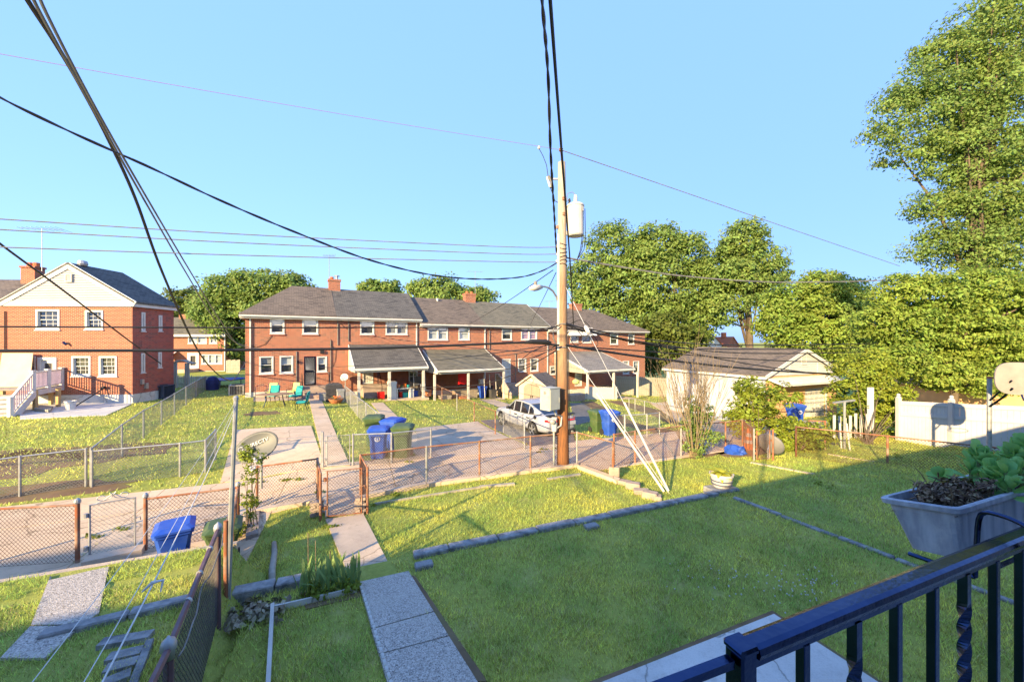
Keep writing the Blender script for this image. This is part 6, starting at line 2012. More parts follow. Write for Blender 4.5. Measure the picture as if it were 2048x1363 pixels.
# ---- white sedan
def build_car(loc, rz):
    C = thing("parked_car", loc, "white four-door sedan with dark windows parked on the worn asphalt pad", "car", rz)
    paint = M("white_car_paint", (.30, .32, .37), rough=.22, spec=.5)
    dglass = M("tinted_car_glass", (.012, .014, .02), rough=.06, spec=.7)
    hw = .93
    # stations along the length (y forward), rear at -2.5, front at +2.5: y, bottom z, belt z, top z, half width
    stn = [(-2.50, .42, .86, .93, .74), (-2.42, .30, .92, 1.04, .84), (-2.1, .25, .95, 1.09, .90), (-1.5, .22, .95, 1.07, .93), (-.6, .20, .93, 1.02, .94), (.4, .20, .91, 1.0, .94), (1.1, .21, .89, .99, .93), (1.7, .22, .84, .93, .92), (2.2, .25, .76, .84, .88), (2.43, .30, .68, .74, .80), (2.50, .40, .60, .64, .72)]
    rings = []
    for y, b, be, tp, w in stn:
        mid = (b + be) / 2
        rings.append([(-w * .86, y, b), (-w * .99, y, b + .10), (-w, y, mid), (-w * .965, y, be - .1), (-w * .93, y, be), (-w * .80, y, tp - .015), (-w * .4, y, tp), (w * .4, y, tp), (w * .80, y, tp - .015), (w * .93, y, be), (w * .965, y, be - .1), (w, y, mid), (w * .99, y, b + .10), (w * .86, y, b)])
    m = MB(); n = 14
    vs = [p for r in rings for p in r]; fs = []
    for k in range(len(rings) - 1):
        for i in range(n): fs.append((k * n + i, k * n + (i + 1) % n, (k + 1) * n + (i + 1) % n, (k + 1) * n + i))
    fs.append(tuple(range(n - 1, -1, -1))); fs.append(tuple(range((len(rings) - 1) * n, len(rings) * n)))
    m.add(vs, fs); body = m.build("body", paint, C, smooth=False)
    try:
        body.data.polygons.foreach_set("use_smooth", [True] * len(body.data.polygons))
        sm = body.modifiers.new("smooth", 'SUBSURF'); sm.levels = 1; sm.render_levels = 1
    except Exception: pass
    # cabin: glass shell with painted roof and pillars
    cab = [(-1.95, 1.06, .60, .62), (-1.0, 1.42, .60, .72), (-.3, 1.475, .60, .75), (.35, 1.44, .60, .74), (1.15, 1.0, .62, .66)]
    low = [(-1.95, 1.04, .70), (-1.0, .99, .83), (-.3, .97, .85), (.35, .96, .85), (1.15, .96, .76)]
    up_l = [Vector((-w_, y, z)) for (y, z, _, w_) in cab]; up_r = [Vector((w_, y, z)) for (y, z, _, w_) in cab]
    lo_l = [Vector((-w_, y, z)) for (y, z, w_) in low]; lo_r = [Vector((w_, y, z)) for (y, z, w_) in low]
    m = MB()
    m.quad(up_l[0] + Vector((0, 0, -.0)), up_l[1], up_r[1], up_r[0]); m.build("rear_window", dglass, C, fix=False)
    MB().quad(up_l[3], up_l[4], up_r[4], up_r[3]).build("windshield", dglass, C, fix=False)
    m = MB(); m.slab([up_l[1], up_l[2], up_r[2], up_r[1]], (0, 0, .03)); m.slab([up_l[2], up_l[3], up_r[3], up_r[2]], (0, 0, .03)); m.build("roof", paint, C)
    for L_, U_, s in ((lo_l, up_l, -1), (lo_r, up_r, 1)):
        for k0, k1, nm in ((0, 1, "quarter_panel"), (1, 2, "side_window"), (2, 3, "side_window"), (3, 4, "side_window")):
            a, b_, c_, d_ = L_[k0], L_[k1], U_[k1], U_[k0]
            MB().quad(a, b_, c_, d_).build(nm, dglass if nm == "side_window" else paint, C, fix=False)
        # small quarter light
        out = Vector((s * .012, 0, 0))
        MB().poly([L_[0].lerp(L_[1], .62) + out + Vector((0, 0, .03)), L_[1] + out + Vector((0, 0, .02)), U_[1].lerp(L_[1], .12) + out, U_[0].lerp(U_[1], .68).lerp(L_[0].lerp(L_[1], .68), .25) + out]).build("side_window", dglass, C, fix=False)
        m = MB()
        for k in range(1, 4): m.beam(L_[k] + out, U_[k] + out, .06 if k != 3 else .05, .03)
        for k in range(0, 4): m.beam(U_[k] + out, U_[k + 1] + out, .06, .05)
        m.build("pillar", paint if s else paint, C)
        m = MB()
        for k in range(4): m.beam(L_[k] + out * .8, L_[k + 1] + out * .8, .02, .03)
        m.build("window_trim", K['black_plastic'], C)
        MB().bevbox((s * .95 - .09, .72, .98), (s * .95 + .09, .86, 1.10), .03).build("mirror", K['black_plastic'], C)
        for y in (-1.05, .05): MB().bevbox((s * .955 - .025, y - .1, .80), (s * .955 + .025, y + .1, .845), .012).build("handle", K['black_plastic'], C)
        m = MB()
        for y in (-.62, .62): m.beam((s * .945, y - .0, .32), (s * .93, y, .92), .012, .012)
        m.beam((s * .952, -1.25, .5), (s * .93, -1.22, .9), .012, .012)
        m.build("door_seam", K['black_plastic'], C)
        MB().lathe((s * .915, -1.62, .93), [(.09, -.01), (.09, .015)], 12, 'X').build("fuel_cap", K['black_plastic'], C)
        for y in (-1.48, 1.52):
            W = MB().lathe((s * .84, y, .345), [(.20, -.10), (.33, -.11), (.35, -.07), (.35, .07), (.33, .11), (.24, .115)], 24, 'X').build("wheel", K['rubber'], C)
            MB().lathe((s * .84 + s * .075, y, .345), [(.26, -.05), (.26, .02)], 20, 'X').build("rim_back", K['black_plastic'], W)
            mm = MB()
            for q in range(5):
                t = q * 2 * math.pi / 5 + .3
                mm.beam((s * .955, y, .345), (s * .955, y + .23 * math.cos(t), .345 + .23 * math.sin(t)), .07, .03, (1, 0, 0))
            mm.tube([(s * .95, y + .245 * math.cos(t), .345 + .245 * math.sin(t)) for t in np.linspace(0, 2 * math.pi, 21)], .018, 5)
            mm.build("rim", K['galv'], W)
            ar = MB()
            for q in range(12):
                t0, t1 = math.pi * q / 12, math.pi * (q + 1) / 12
                P_ = lambda t, r, x: Vector((x, y + r * math.cos(t), .345 + r * math.sin(t)))
                ar.quad(P_(t0, .40, s * .952), P_(t1, .40, s * .952), P_(t1, .36, s * .952), P_(t0, .36, s * .952)); ar.quad(P_(t0, .36, s * .952), P_(t1, .36, s * .952), P_(t1, .36, s * .75), P_(t0, .36, s * .75))
            ar.build("wheel_arch", K['black_plastic'], C, fix=False)
    tail = M("tail_lamp_red", (.45, .01, .015), rough=.15, spec=.6)
    for s in (-1, 1):
        MB().slab([(s * .15, -2.515, .80), (s * .70, -2.50, .81), (s * .845, -2.37, .83), (s * .845, -2.37, .92), (s * .70, -2.50, .92), (s * .15, -2.515, .90)], (0, .05, 0)).build("tail_light", tail, C)
    MB().box((-.74, -2.53, .62), (.74, -2.46, .79)).build("rear_panel", paint, C)
    MB().box((-.16, -2.545, .64), (.16, -2.53, .76)).build("licence_plate", K['white'], C)
    MB().bevbox((-.80, -2.50, .24), (.80, -2.40, .40), .04).build("rear_valance", K['black_plastic'], C)
    m = MB().slab([(-.78, -2.46, 1.06), (.78, -2.46, 1.06), (.78, -2.28, 1.09), (-.78, -2.28, 1.09)], (0, 0, .035)); m.build("spoiler", K['black_plastic'], C)
    for s in (-1, 1): MB().lathe((s * .55, -2.5, .3), [(.05, -.06), (.05, .06)], 10, 'Y').build("exhaust_tip", K['galv'], C)
    return C


w1, w2 = G(1067, 868), G(1017, 850)
dcar = Vector((-.50, .866))
cpos = Vector((w1.x, w1.y)) + dcar * 1.48 + Vector((.866, .5)) * .88
rzc_ = math.atan2(-dcar.x, dcar.y)
build_car(Vector((cpos.x, cpos.y, H(cpos.x, cpos.y) + .035)), rzc_)

# ---- dishes
K['dish'] = M("dish_paint", (.12, .125, .12), (.10, .105, .10), 3, rough=.5)
def dish(name, label, c, facing, rx, rz_, roll, text=None, tilt_back=0.0, mat=None):
    """shallow bowl; facing: map direction and rise of its open side"""
    D = thing(name, c, label, "satellite dish")
    f = Vector(facing).normalized()
    up = Vector((0, 0, 1)); s = up.cross(f).normalized(); u_ = f.cross(s).normalized()
    R_ = Matrix.Rotation(roll, 3, f); s = R_ @ s; u_ = R_ @ u_
    m = MB(); n = 28; rr = [0, .3, .6, .85, 1.0]
    def P_(r, t, off): return s * (r * rx * math.cos(t)) + u_ * (r * rz_ * math.sin(t)) - f * (.09 * (1 - r * r)) - f * off
    vs = []
    for off in (0, .015):
        for r in rr:
            for k in range(n): vs.append(P_(r, 2 * math.pi * k / n, off))
    fs = []
    for L_ in (0, 1):
        b0 = L_ * len(rr) * n
        for i in range(len(rr) - 1):
            for k in range(n):
                q = (b0 + i * n + k, b0 + i * n + (k + 1) % n, b0 + (i + 1) * n + (k + 1) % n, b0 + (i + 1) * n + k)
                fs.append(q if L_ == 0 else q[::-1])
    e0, e1 = (len(rr) - 1) * n, (2 * len(rr) - 1) * n
    for k in range(n): fs.append((e0 + k, e0 + (k + 1) % n, e1 + (k + 1) % n, e1 + k))
    m.add(vs, fs); BW = m.build("bowl", mat or K['dish'], D, smooth=True, fix=True)
    # arm and feed horn
    foot = -u_ * rz_ * .95 - f * .05; tip = -u_ * rz_ * .55 + f * .45 + s * .0
    MB().tube([foot, tip], .022, 6).build("feed_arm", K['galv'], D)
    MB().slab([tip - s * .12 - u_ * .04, tip + s * .12 - u_ * .04, tip + s * .12 + u_ * .04, tip - s * .12 + u_ * .04], -f * .1).build("feed_horn", mat or K['dish'], D)
    MB().tube([-f * .1, -f * .25 - Vector((0, 0, .1)), -f * .25 - Vector((0, 0, .9))], .03, 6).build("mast", K['galv'], D)
    if text:
        M3 = Matrix((s, u_, f)).transposed().to_4x4()
        t_ = text_part("lettering", text, rx * .25, Matrix.Translation(-f * .042 + u_ * rz_ * .28 + s * rx * .06) @ M3, K['white'], BW, .002)
        ring = MB(); c_ = u_ * rz_ * .28 - s * rx * .68 - f * .03
        for k in range(10):
            t0, t1 = k * .55 + .5, k * .55 + 1.05
            ring.tube([c_ + s * .05 * math.cos(t0) + u_ * .05 * math.sin(t0), c_ + s * .05 * math.cos(t1) + u_ * .05 * math.sin(t1)], .009, 5)
        ring.build("logo", K['white'], BW)
    return D


dc = at(512, 893, 8.6)
dish("satellite_dish", "large grey dish with white lettering standing beside the flowering vine", dc, (.12, -1.0, .50), .46, .33, math.radians(24), "DIRECTV")
dc = at(1541, 887, 13.2)
dish("satellite_dish", "dark grey dish lying on its side behind the open orange gate", dc, (.75, .6, .25), .42, .36, .4, mat=M("dark_dish", (.12, .12, .13), (.16, .16, .17), 3, rough=.5))
p = ROOT[UNITS[1].name] @ Vector((lx(1, 687, 0) if False else FACES[1](687, 753)[0], -.45, FACES[1](687, 753)[1]))
dish("satellite_dish", "small white dish mounted on the brick wall beside the cluttered porch", p, (.1, -1, .35), .28, .28, 0, mat=K['white'])
# ---- traffic cone and blue bag behind the gate
p = G(1497, 897)
CN = thing("traffic_cone", p, "tall orange traffic cone with white bands beside the open gate", "cone")
MB().bevbox((-.2, -.2, 0), (.2, .2, .04), .02).build("base", K['orange'], CN)
MB().lathe((0, 0, .04), [(.17, 0), (.145, .18)], 16).build("cone", K['orange'], CN)
for (z0, z1, mt) in ((.18, .30, 'white'), (.30, .42, 'orange'), (.42, .55, 'white'), (.55, .72, 'orange')):
    r_ = lambda z: .172 - .185 * z
    MB().lathe((0, 0, .04), [(r_(z0), z0), (r_(z1), z1)], 16).build("band", K[mt], CN)
p = G(1470, 906)
BG = thing("blue_bag", p, "crumpled blue plastic tarp heaped by the open gate", "tarp")
bm = bmesh.new(); bmesh.ops.create_icosphere(bm, subdivisions=3, radius=1)
for v in bm.verts:
    n_ = math.sin(v.co.x * 7) * math.cos(v.co.y * 6 + v.co.z * 5) * .14 + math.sin(v.co.z * 11 + v.co.x * 3) * .08
    v.co = Vector((v.co.x * .36 * (1 + n_), v.co.y * .28 * (1 + n_), max(0, v.co.z + .1) * .28 * (1 + 2 * n_)))
me = bpy.data.meshes.new("tarp"); bm.to_mesh(me); bm.free(); me.materials.append(K['bin_blue']); link(bpy.data.objects.new("tarp", me), BG)

# ---- T-shaped clothes pole, thin clothes pole, clotheslines
p = G(1689, 898); tp = at(1689, 803, p.y)
TP = thing("clothes_pole", p, "T-shaped white clothes pole among the ivy", "pole")
MB().tube([(0, 0, -.1), (0, 0, tp.z - p.z)], .04, 8).build("post", K['galv'], TP)
MB().beam((-.42, 0, tp.z - p.z - .04), (.42, .05, tp.z - p.z + .05), .06, .06).build("crossbar", K['galv'], TP)
for (u0, v0, u1, v1, lab) in ((1680, 846, 1683, 897, "thin white stake beside the T-shaped clothes pole"), (1693, 846, 1700, 901, "thin leaning stake beyond the T-shaped clothes pole")):
    b_ = G(u1, v1); t_ = at(u0, v0, b_.y + .1)
    o_ = thing("stake", b_, lab, "stake"); MB().tube([b_, t_], .028, 6).build("rod", K['white_dirty'], o_, world=True)
p = G(455, 1190); tp = at(472, 797, p.y)
CP = thing("clothes_pole", p, "slim galvanised clothes pole rising beside the dark fence corner", "pole")
m = MB(); m.tube([p - Vector((0, 0, .2)), p.lerp(tp, .55)], .035, 8); m.tube([p.lerp(tp, .55), tp], .028, 8); m.build("post", K['galv'], CP, world=True)
MB().lathe(tp, [(.034, -.02), (.036, .02), (.02, .04)], 8).build("cap", K['galv'], CP, world=True)
K['rope'] = M("white_rope", (.62, .60, .58), (.5, .49, .47), 20, rough=.8)
ends = [(Vector((-1.60, 1.32, 3.04)), 86, 1291), (Vector((-1.5, 1.37, 2.92)), 180, 1291), (Vector((-1.42, 1.33, 2.9)), 212, 1291)]
for k, (e, u, v) in enumerate(ends):
    Yn = 1.35
    near = at(u, v, Yn); d = (near - tp)
    far = near + d.normalized() * 1.6
    a = tp + Vector((0, 0, -.03 - .05 * k))
    pts = [a.lerp(far, t) + Vector((0, 0, -.10 * math.sin(math.pi * t))) for t in np.linspace(0, 1, 16)]
    o_ = thing("clothesline", a, ["thin clothesline nearest the gate step", "thin clothesline between its neighbour and the knotted one", "thick knotted clothesline from the slim pole"][k], "clothesline")
    MB().tube(pts, [.0018, .002, .0034][k], 6).build("rope", K['rope'], o_, world=True)
    if k == 2:
        c_ = min(pts, key=lambda q: abs(CX + q.x / q.y * FPX - 288))
        MB().tube([c_ + Vector((-.03, -.02, -.02)), c_ + Vector((0, 0, .012)), c_ + Vector((.025, .03, .005)), c_ + Vector((.03, .01, -.04))], [.004, .008, .007, .003], 7).build("knot", K['rope'], o_, world=True)
# other end: a post on the neighbour's porch
o_ = thing("porch_post", Vector((-2.2, -.2, UP)), "white post of the neighbour's porch holding the clotheslines", "post")
MB().box((-.06, -.06, 0), (.06, .06, 3.1)).build("post", K['white'], o_)

# ---- furniture on the end rowhouse lawn
def metal_chair(loc, rz, label, cush, group):
    c_ = thing("garden_chair", loc, label, "chair", rz, group)
    MB().bevbox((-.26, -.25, .40), (.26, .25, .50), .03).build("seat", cush, c_)
    MB().bevbox((-.26, 0, 0), (.26, .10, .58), .03, Matrix.Translation((0, .22, .48)) @ Matrix.Rotation(-.22, 4, 'X')).build("backrest", cush, c_)
    for sx in (-1, 1):
        MB().tube([(sx * .28, -.26, 0), (sx * .28, -.24, .38), (sx * .28, .24, .42), (sx * .28, .38, 1.02)], .018, 5).build("frame", K['black_metal'], c_)
        MB().tube([(sx * .28, -.24, .38), (sx * .30, -.24, .62), (sx * .30, .26, .64)], .018, 5).build("armrest", K['black_metal'], c_)
        MB().tube([(sx * .28, .22, .41), (sx * .28, .34, 0)], .018, 5).build("leg", K['black_metal'], c_)
    return c_
gch = "garden chairs around the oval table"
metal_chair(G(603, 819), math.radians(-70), "teal cushioned chair facing away by the pale walk", K['teal'], gch)
metal_chair(G(590, 805), math.radians(-20), "teal cushioned chair partly behind the nearest teal chair", K['teal'], gch)
metal_chair(G(545, 804), math.radians(5), "teal cushioned chair tucked behind the oval table", K['teal'], gch)
metal_chair(G(543, 797), math.radians(10), "pale green cushioned chair by the white foundation at the table's far end", K['lime'], gch)
metal_chair(G(586, 796), math.radians(-10), "pale green cushioned chair close to the door steps", K['lime'], gch)
p = G(549, 812)
TB = thing("garden_table", p, "oval brown garden table on the end rowhouse lawn", "table", ROW)
m = MB(); pts = [(.95 * math.cos(t), .6 * math.sin(t), .70) for t in np.linspace(0, 2 * math.pi, 25)[:-1]]; m.slab(pts, (0, 0, .045)); m.build("tabletop", M("table_brown", (.30, .2, .14), (.24, .16, .11), 5, rough=.5), TB)
for sx, sy in ((-1, -1), (1, -1), (1, 1), (-1, 1)): MB().tube([(sx * .4, sy * .25, .7), (sx * .45, sy * .3, .3), (sx * .55, sy * .38, 0)], .02, 5).build("leg", K['black_metal'], TB)
p = G(522, 803); o_ = thing("chair_frame", p, "bare black metal chair frame against the white foundation", "chair", ROW)
for sx in (-.3, .3): MB().tube([(sx, -.2, 0), (sx, -.18, .45), (sx, .2, .45), (sx, .3, .95)], .016, 5).build("frame", K['black_metal'], o_)
m = MB(); m.tube([(-.3, .3, .95), (-.1, .32, 1.0), (.1, .32, 1.0), (.3, .3, .95)], .016, 5); m.tube([(-.3, .2, .45), (.3, .2, .45)], .016, 5); m.tube([(-.3, -.18, .45), (.3, -.18, .45)], .016, 5); m.build("rail", K['black_metal'], o_)
p = G(668, 802); GR = thing("covered_grill", p, "barbecue under a charcoal cloth cover beside the side fence", "grill", ROW)
m = MB(); ringf = lambda w, d, z: [(-w, -d, z), (w, -d, z), (w, d, z), (-w, d, z)]
rs = [ringf(.50, .3, .04), ringf(.47, .29, .6), ringf(.53, .32, .85), ringf(.48, .3, 1.12), ringf(.28, .2, 1.22)]
vs = [q for r in rs for q in r]; fs = [(k * 4 + i, k * 4 + (i + 1) % 4, k * 4 + 4 + (i + 1) % 4, k * 4 + 4 + i) for k in range(4) for i in range(4)] + [(16, 17, 18, 19)]
m.add(vs, fs).build("cover", M("charcoal_cloth", (.055, .055, .06), (.035, .035, .04), 9, rough=.9, bmp=.5, bscale=9), GR)
p = G(672, 806); FB_ = thing("flower_bowl", p, "wide terracotta bowl of orange flowers at the foot of the grill", "planter")
MB().lathe((0, 0, 0), [(.25, 0), (.38, .14), (.43, .24), (.45, .25), (.45, .29), (.38, .28), (.3, .22)], 18).build("bowl", K['terra'], FB_)
m = MB()
for k in range(60):
    t, r = rnd.uniform(0, 6.28), rnd.uniform(0, .36); h_ = rnd.uniform(.26, .42); s_ = .05
    q = Vector((r * math.cos(t), r * math.sin(t), h_)); a_ = Vector((rnd.uniform(-1, 1), rnd.uniform(-1, 1), rnd.uniform(-.3, 1))).normalized() * s_; b_ = a_.cross(Vector((0, 0, 1))) * 1
    m.quad(q - a_, q + b_, q + a_, q - b_)
m.build("foliage", K['leaf_mid'], FB_, fix=False, kind='stuff')
m = MB()
for k in range(26):
    t, r = rnd.uniform(0, 6.28), rnd.uniform(0, .34); q = Vector((r * math.cos(t), r * math.sin(t), rnd.uniform(.34, .46)))
    m.lathe(q, [(.03, 0), (.02, .03)], 5)
m.build("blossoms", K['orange'], FB_, kind='stuff')


def crate_thing(name, label, loc, size, mat, cat, rz=ROW, parts="body", lid=True):
    o_ = thing(name, loc, label, cat, rz)
    sx, sy, sz = size
    MB().bevbox((-sx / 2, -sy / 2, 0), (sx / 2, sy / 2, sz), min(.03, sx * .2)).build(parts, mat, o_)
    if lid: MB().bevbox((-sx / 2 - .015, -sy / 2 - .015, sz * .86), (sx / 2 + .015, sy / 2 + .015, sz + .025), .012).build("lid", mat, o_)
    return o_
KW = {}
KW['grey'] = M("grey_tub_plastic", (.30, .31, .32), (.24, .25, .26), 4, rough=.5)
crate_thing("storage_tub", "small grey tub beside the entry steps of the end rowhouse", G(645, 801), (.4, .4, .5), KW['grey'], "tub")
crate_thing("recycling_box", "white and red box on the ground beside the covered grill", G(651, 799), (.45, .35, .42), K['red'], "box")
crate_thing("metal_cabinet", "grey metal box between grill and side fence", G(681, 804), (.45, .4, .85), K['galv'], "cabinet")
RP = ROOT[UNITS[1].name]; fl2 = lz(1, g1 + .045)
def on2(u, y): return RP @ Vector((lx(1, u, y), y, fl2))
crate_thing("white_cabinet", "white upright cabinet next to the middle porch post", on2(784, -2.6), (.55, .5, 1.25), K['white'], "cabinet")
PT = thing("folding_table", on2(806, -2.5), "white folding table covered with odds and ends on the porch", "table", ROW)
MB().box((-.55, -.3, .70), (.55, .3, .74)).build("tabletop", K['white'], PT)
for sx in (-.48, .48):
    for sy in (-.24, .24): MB().box((sx - .03, sy - .03, 0), (sx + .03, sy + .03, .70)).build("leg", K['white'], PT)
for k, (dx, col, hh, nm, cat, lab) in enumerate(((-.35, 'terra', .26, "flower_pot", "pot", "terracotta pot on the folding table"), (-.1, 'bin_green', .2, "paint_tin", "tin", "green tin on the folding table"), (.15, 'orange', .32, "jug", "jug", "orange jug on the folding table"), (.38, 'teal', .22, "paint_tin", "tin", "teal tin at the end of the folding table"))):
    o_ = thing(nm, on2(806, -2.5) + Vector((.866 * dx, .5 * dx, .74)), lab, cat); MB().lathe((0, 0, 0), [(.09, 0), (.11, hh * .7), (.11, hh), (.05, hh)], 10).build("pot", K[col], o_); MB().lathe((0, 0, hh - .03), [(.125, 0), (.125, .035), (.1, .035)], 10).build("rim", K[col], o_)
items = [("gas_can", 803, -2.1, (.3, .25, .36), 'red', "red can under the folding table", "can"), ("propane_tank", 822, -2.5, (.36, .36, .6), 'white', "white and red tank standing on the porch floor", "tank"), ("cooler", 810, -2.2, (.4, .35, .34), 'teal', "teal cooler below the folding table", "cooler"), ("toolbox", 829, -2.0, (.5, .3, .4), 'bin_blue', "blue toolbox at the end of the folding table", "toolbox"), ("storage_tub", 838, -1.9, (.5, .4, .45), 'wood', "brown tub before the porch wall", "tub"),
         ("bin_bag", 791, -1.6, (.5, .4, .7), 'black_plastic', "black bag behind the white cabinet", "bag"), ("toolbox", 762, -2.3, (.45, .35, .5), 'red', "red and blue box beside the stone stoop", "box"), ("side_table", 826, -1.2, (.7, .4, 1.0), 'wood', "brown side table against the porch wall", "table"), ("seat_cushion", 857, -2.4, (.4, .4, .4), 'terra', "orange stool near the corner post", "stool")]
for (nm, u, y, sz, col, lab, cat) in items: crate_thing(nm, lab, on2(u, y), sz, K[col], cat)
BK = thing("exercise_rack", on2(838, -1.6), "dark metal rack holding glass panes on the porch", "rack", ROW)
for sx in (-.45, .45): MB().tube([(sx, -.3, 0), (sx, 0, 1.75)], .03, 6).build("frame", K['galv'], BK)
m = MB(); m.tube([(-.45, -.15, .85), (.45, -.15, .85)], .025, 5); m.tube([(-.45, -.01, 1.7), (.45, -.01, 1.7)], .025, 5); m.build("crossbar", K['galv'], BK)
MB().box((-.4, -.16, .9), (.4, -.12, 1.5)).build("pane", K['dark'], BK)
CHR = thing("folding_chair", on2(851, -2.7), "grey folding chair beside the end porch post", "chair", ROW + .4)
MB().box((-.24, -.22, .43), (.24, .22, .47)).build("seat", KW['grey'], CHR); MB().slab([(-.24, .2, .5), (.24, .2, .5), (.24, .3, .95), (-.24, .3, .95)], (0, .03, 0)).build("backrest", KW['grey'], CHR)
for sx in (-.22, .22): MB().tube([(sx, -.25, 0), (sx, .22, .5), (sx, .3, .95)], .015, 5).build("frame", K['galv'], CHR); MB().tube([(sx, .25, 0), (sx, -.2, .45)], .015, 5).build("leg", K['galv'], CHR)
# red panel porch
RP3 = ROOT[UNITS[2].name]; fl3 = lz(2, g2 - .115)
def on3(u, y, z=0.0): return RP3 @ Vector((lx(2, u, y), y, fl3 + z))
z0, z1 = FACES[2](925, 768, -2.3)[1] - fl3, FACES[2](925, 744, -2.3)[1] - fl3
xa, xb = FACES[2](916.5, 750, -2.3)[0], FACES[2](933.5, 750, -2.3)[0]
RD_ = thing("red_panel", RP3 @ Vector(((xa + xb) / 2, -2.3, fl3 + z0)), "bright red door panel standing in the porch shade", "panel", ROW)
hw_ = (xb - xa) / 2
MB().box((-hw_, 0, 0), (hw_, .05, z1 - z0)).build("board", K['red'], RD_)
for sx in (-.5, .5):
    for zz in (.1, .55): m = MB(); frame_ring(m, sx * hw_ - .16, sx * hw_ + .16, (z1 - z0) * zz, (z1 - z0) * (zz + .35), .03, -.012, 0.0, lambda p: p); m.build("moulding", K['red'], RD_)
for (nm, u, y, sz, col, lab, cat) in [("workbench", 930, -2.2, (2.0, .6, .7), 'wood', "low workbench beneath the red panel", "bench"), ("storage_bin", 978, -2.2, (.5, .5, .95), 'black_plastic', "dark grey bin behind the shaded blue bin", "bin"), ("storage_bin", 985, -2.9, (.5, .45, .7), 'dark', "dark tub close to the stair wall", "tub"), ("sack", 905, -2.6, (.6, .5, .45), 'dark', "dark covered heap at the porch's brick corner", "heap"), ("sack", 890, -2.9, (.9, .5, .5), 'wood_grey', "greyish bundle beside the rusted fence top", "bundle"), ("crate", 925, -2.8, (.6, .4, .3), 'terra', "low orange crate on the shaded porch floor", "crate"), ("white_box", 963, -.5, (.5, .3, .45), 'white', "white box hung on the porch's brick wall", "box")]:
    crate_thing(nm, lab, on3(u, y, .9 if nm == "white_box" else 0), sz, K[col], cat)
for u, y, lab in ((970, -3.0, "thin leaning pole under the porch roof near the blue bin"), (981, -2.7, "upright white pole under the greenish porch"), (993, -2.5, "short white pole by the stair wall")):
    p = on3(u, y); o_ = thing("pole", p, lab, "pole"); MB().tube([(0, 0, 0), (-.1, .1, 2.0)], .03, 6).build("rod", K['white_dirty'], o_); MB().lathe((0, 0, 0), [(.05, 0), (.05, .06)], 8).build("foot", K['black_plastic'], o_)
SW = thing("stair_wall", on3(999, -1.6), "pale concrete wing wall beside the porch stairs", "wall", ROW)
MB().slab([(0, -1.9, -.1), (0, .9, -.1), (0, .9, 1.75), (0, -.2, 1.6), (0, -1.9, .35)], (.16, 0, 0)).build("block", K['conc'], SW)
MB().box((-.02, .2, 1.75), (.18, .9, 1.82)).build("cap", K['conc'], SW)
# yellow ball planter and things under the pale porch
RP5 = ROOT[UNITS[4].name]; fl5 = lz(4, g4 - .1)
p = RP5 @ Vector((lx(4, 1152, -3.5), -3.5, fl5 + 1.75)); o_ = thing("hanging_basket", p, "bright yellow green hanging basket under the pale porch", "planter")
MB().lathe((0, 0, 0), [(.1, -.2), (.3, -.1), (.34, .08), (.22, .22), (.05, .27)], 12).build("basket", K['lime'], o_); MB().tube([(0, 0, .2), (0, 0, .9)], .01, 4).build("hanger", K['galv'], o_)
crate_thing("dark_grill", "dark kettle shaped cover under the pale porch roof", RP5 @ Vector((lx(4, 1205, -3), -3, fl5)), (1.3, .7, 1.1), K['dark'], "cover")
crate_thing("rubble_heap", "heap of tan stones beside the pole at the foot of the pale porch", G(1150, 801), (1.6, .8, .6), K['stone_warm'], "stones", lid=False)
# backboard and its pole
pb = at(1978, 905, 10.6); pb.z = H(pb.x, pb.y); pt = at(1979, 754, 10.6)
BKH = thing("basketball_hoop", pb, "grey basketball hoop pole with a rounded backboard before the vinyl fence", "basketball hoop")
MB().tube([pb, pt], .05, 10).build("pole", K['galv'], BKH, world=True)
MB().lathe(pt, [(.056, -.03), (.056, .02)], 10).build("cap", K['clay'], BKH, world=True)
bc = at(2030, 757, 9.9)
pts = []
for t in np.linspace(0, 2 * math.pi, 29)[:-1]:
    cx_, cz_ = math.copysign(abs(math.cos(t)) ** .6, math.cos(t)), math.copysign(abs(math.sin(t)) ** .75, math.sin(t))
    pts.append(bc + Vector((.40 * cx_ * .8 + .12, -.25 * cx_, .42 * cz_)))
MB().slab(pts, (.01, .035, 0)).build("backboard", M("backboard_grey", (.25, .22, .205), (.21, .18, .17), 4, rough=.5), BKH, world=True)
m = MB(); m.tube([at(1980, 812, 10.55), at(2005, 795, 10.2), bc + Vector((0, .05, -.25))], .025, 6); m.tube([at(1980, 800, 10.55), bc + Vector((-.02, .05, -.05))], .02, 6); m.build("arm", K['black_metal'], BKH, world=True)
rc = at(2024, 832, 9.5)
MB().tube([bc + Vector((.1, -.05, -.4)), bc + Vector((.1, -.1, -.55))] , .02, 5).build("bracket", K['black_metal'], BKH, world=True)
MB().tube([bc + Vector((.15 + .23 * math.cos(t), -.33 + .23 * math.sin(t), -.5)) for t in np.linspace(0, 2 * math.pi, 21)], .012, 5).build("rim", K['black_metal'], BKH, world=True)
# low tan building behind the vinyl fence
p = at(2000, 800, 19.0)
TBH = thing("tan_building", Vector((p.x - 1.5, 19.5, .0)), "low tan walled building showing above the vinyl fence", "building", math.radians(-8))
zt = at(2000, 783, 19).z
MB().box((0, 0, -.5), (8, 4, zt)).build("wall", M("tan_stucco", (.58, .36, .18), (.5, .31, .16), 2, rough=.9), TBH)
m = MB(); m.slab([(-.3, -.3, zt), (8.3, -.3, zt), (8.3, 2, zt + .7), (.8, 2, zt + .7)], (0, 0, .06)); m.slab([(-.3, -.3, zt), (.8, 2, zt + .7), (-.3, 4.2, zt)], (0, 0, .06)); m.build("roof", M("tan_roof", (.40, .22, .12), (.33, .19, .11), 3, rough=.9), TBH)

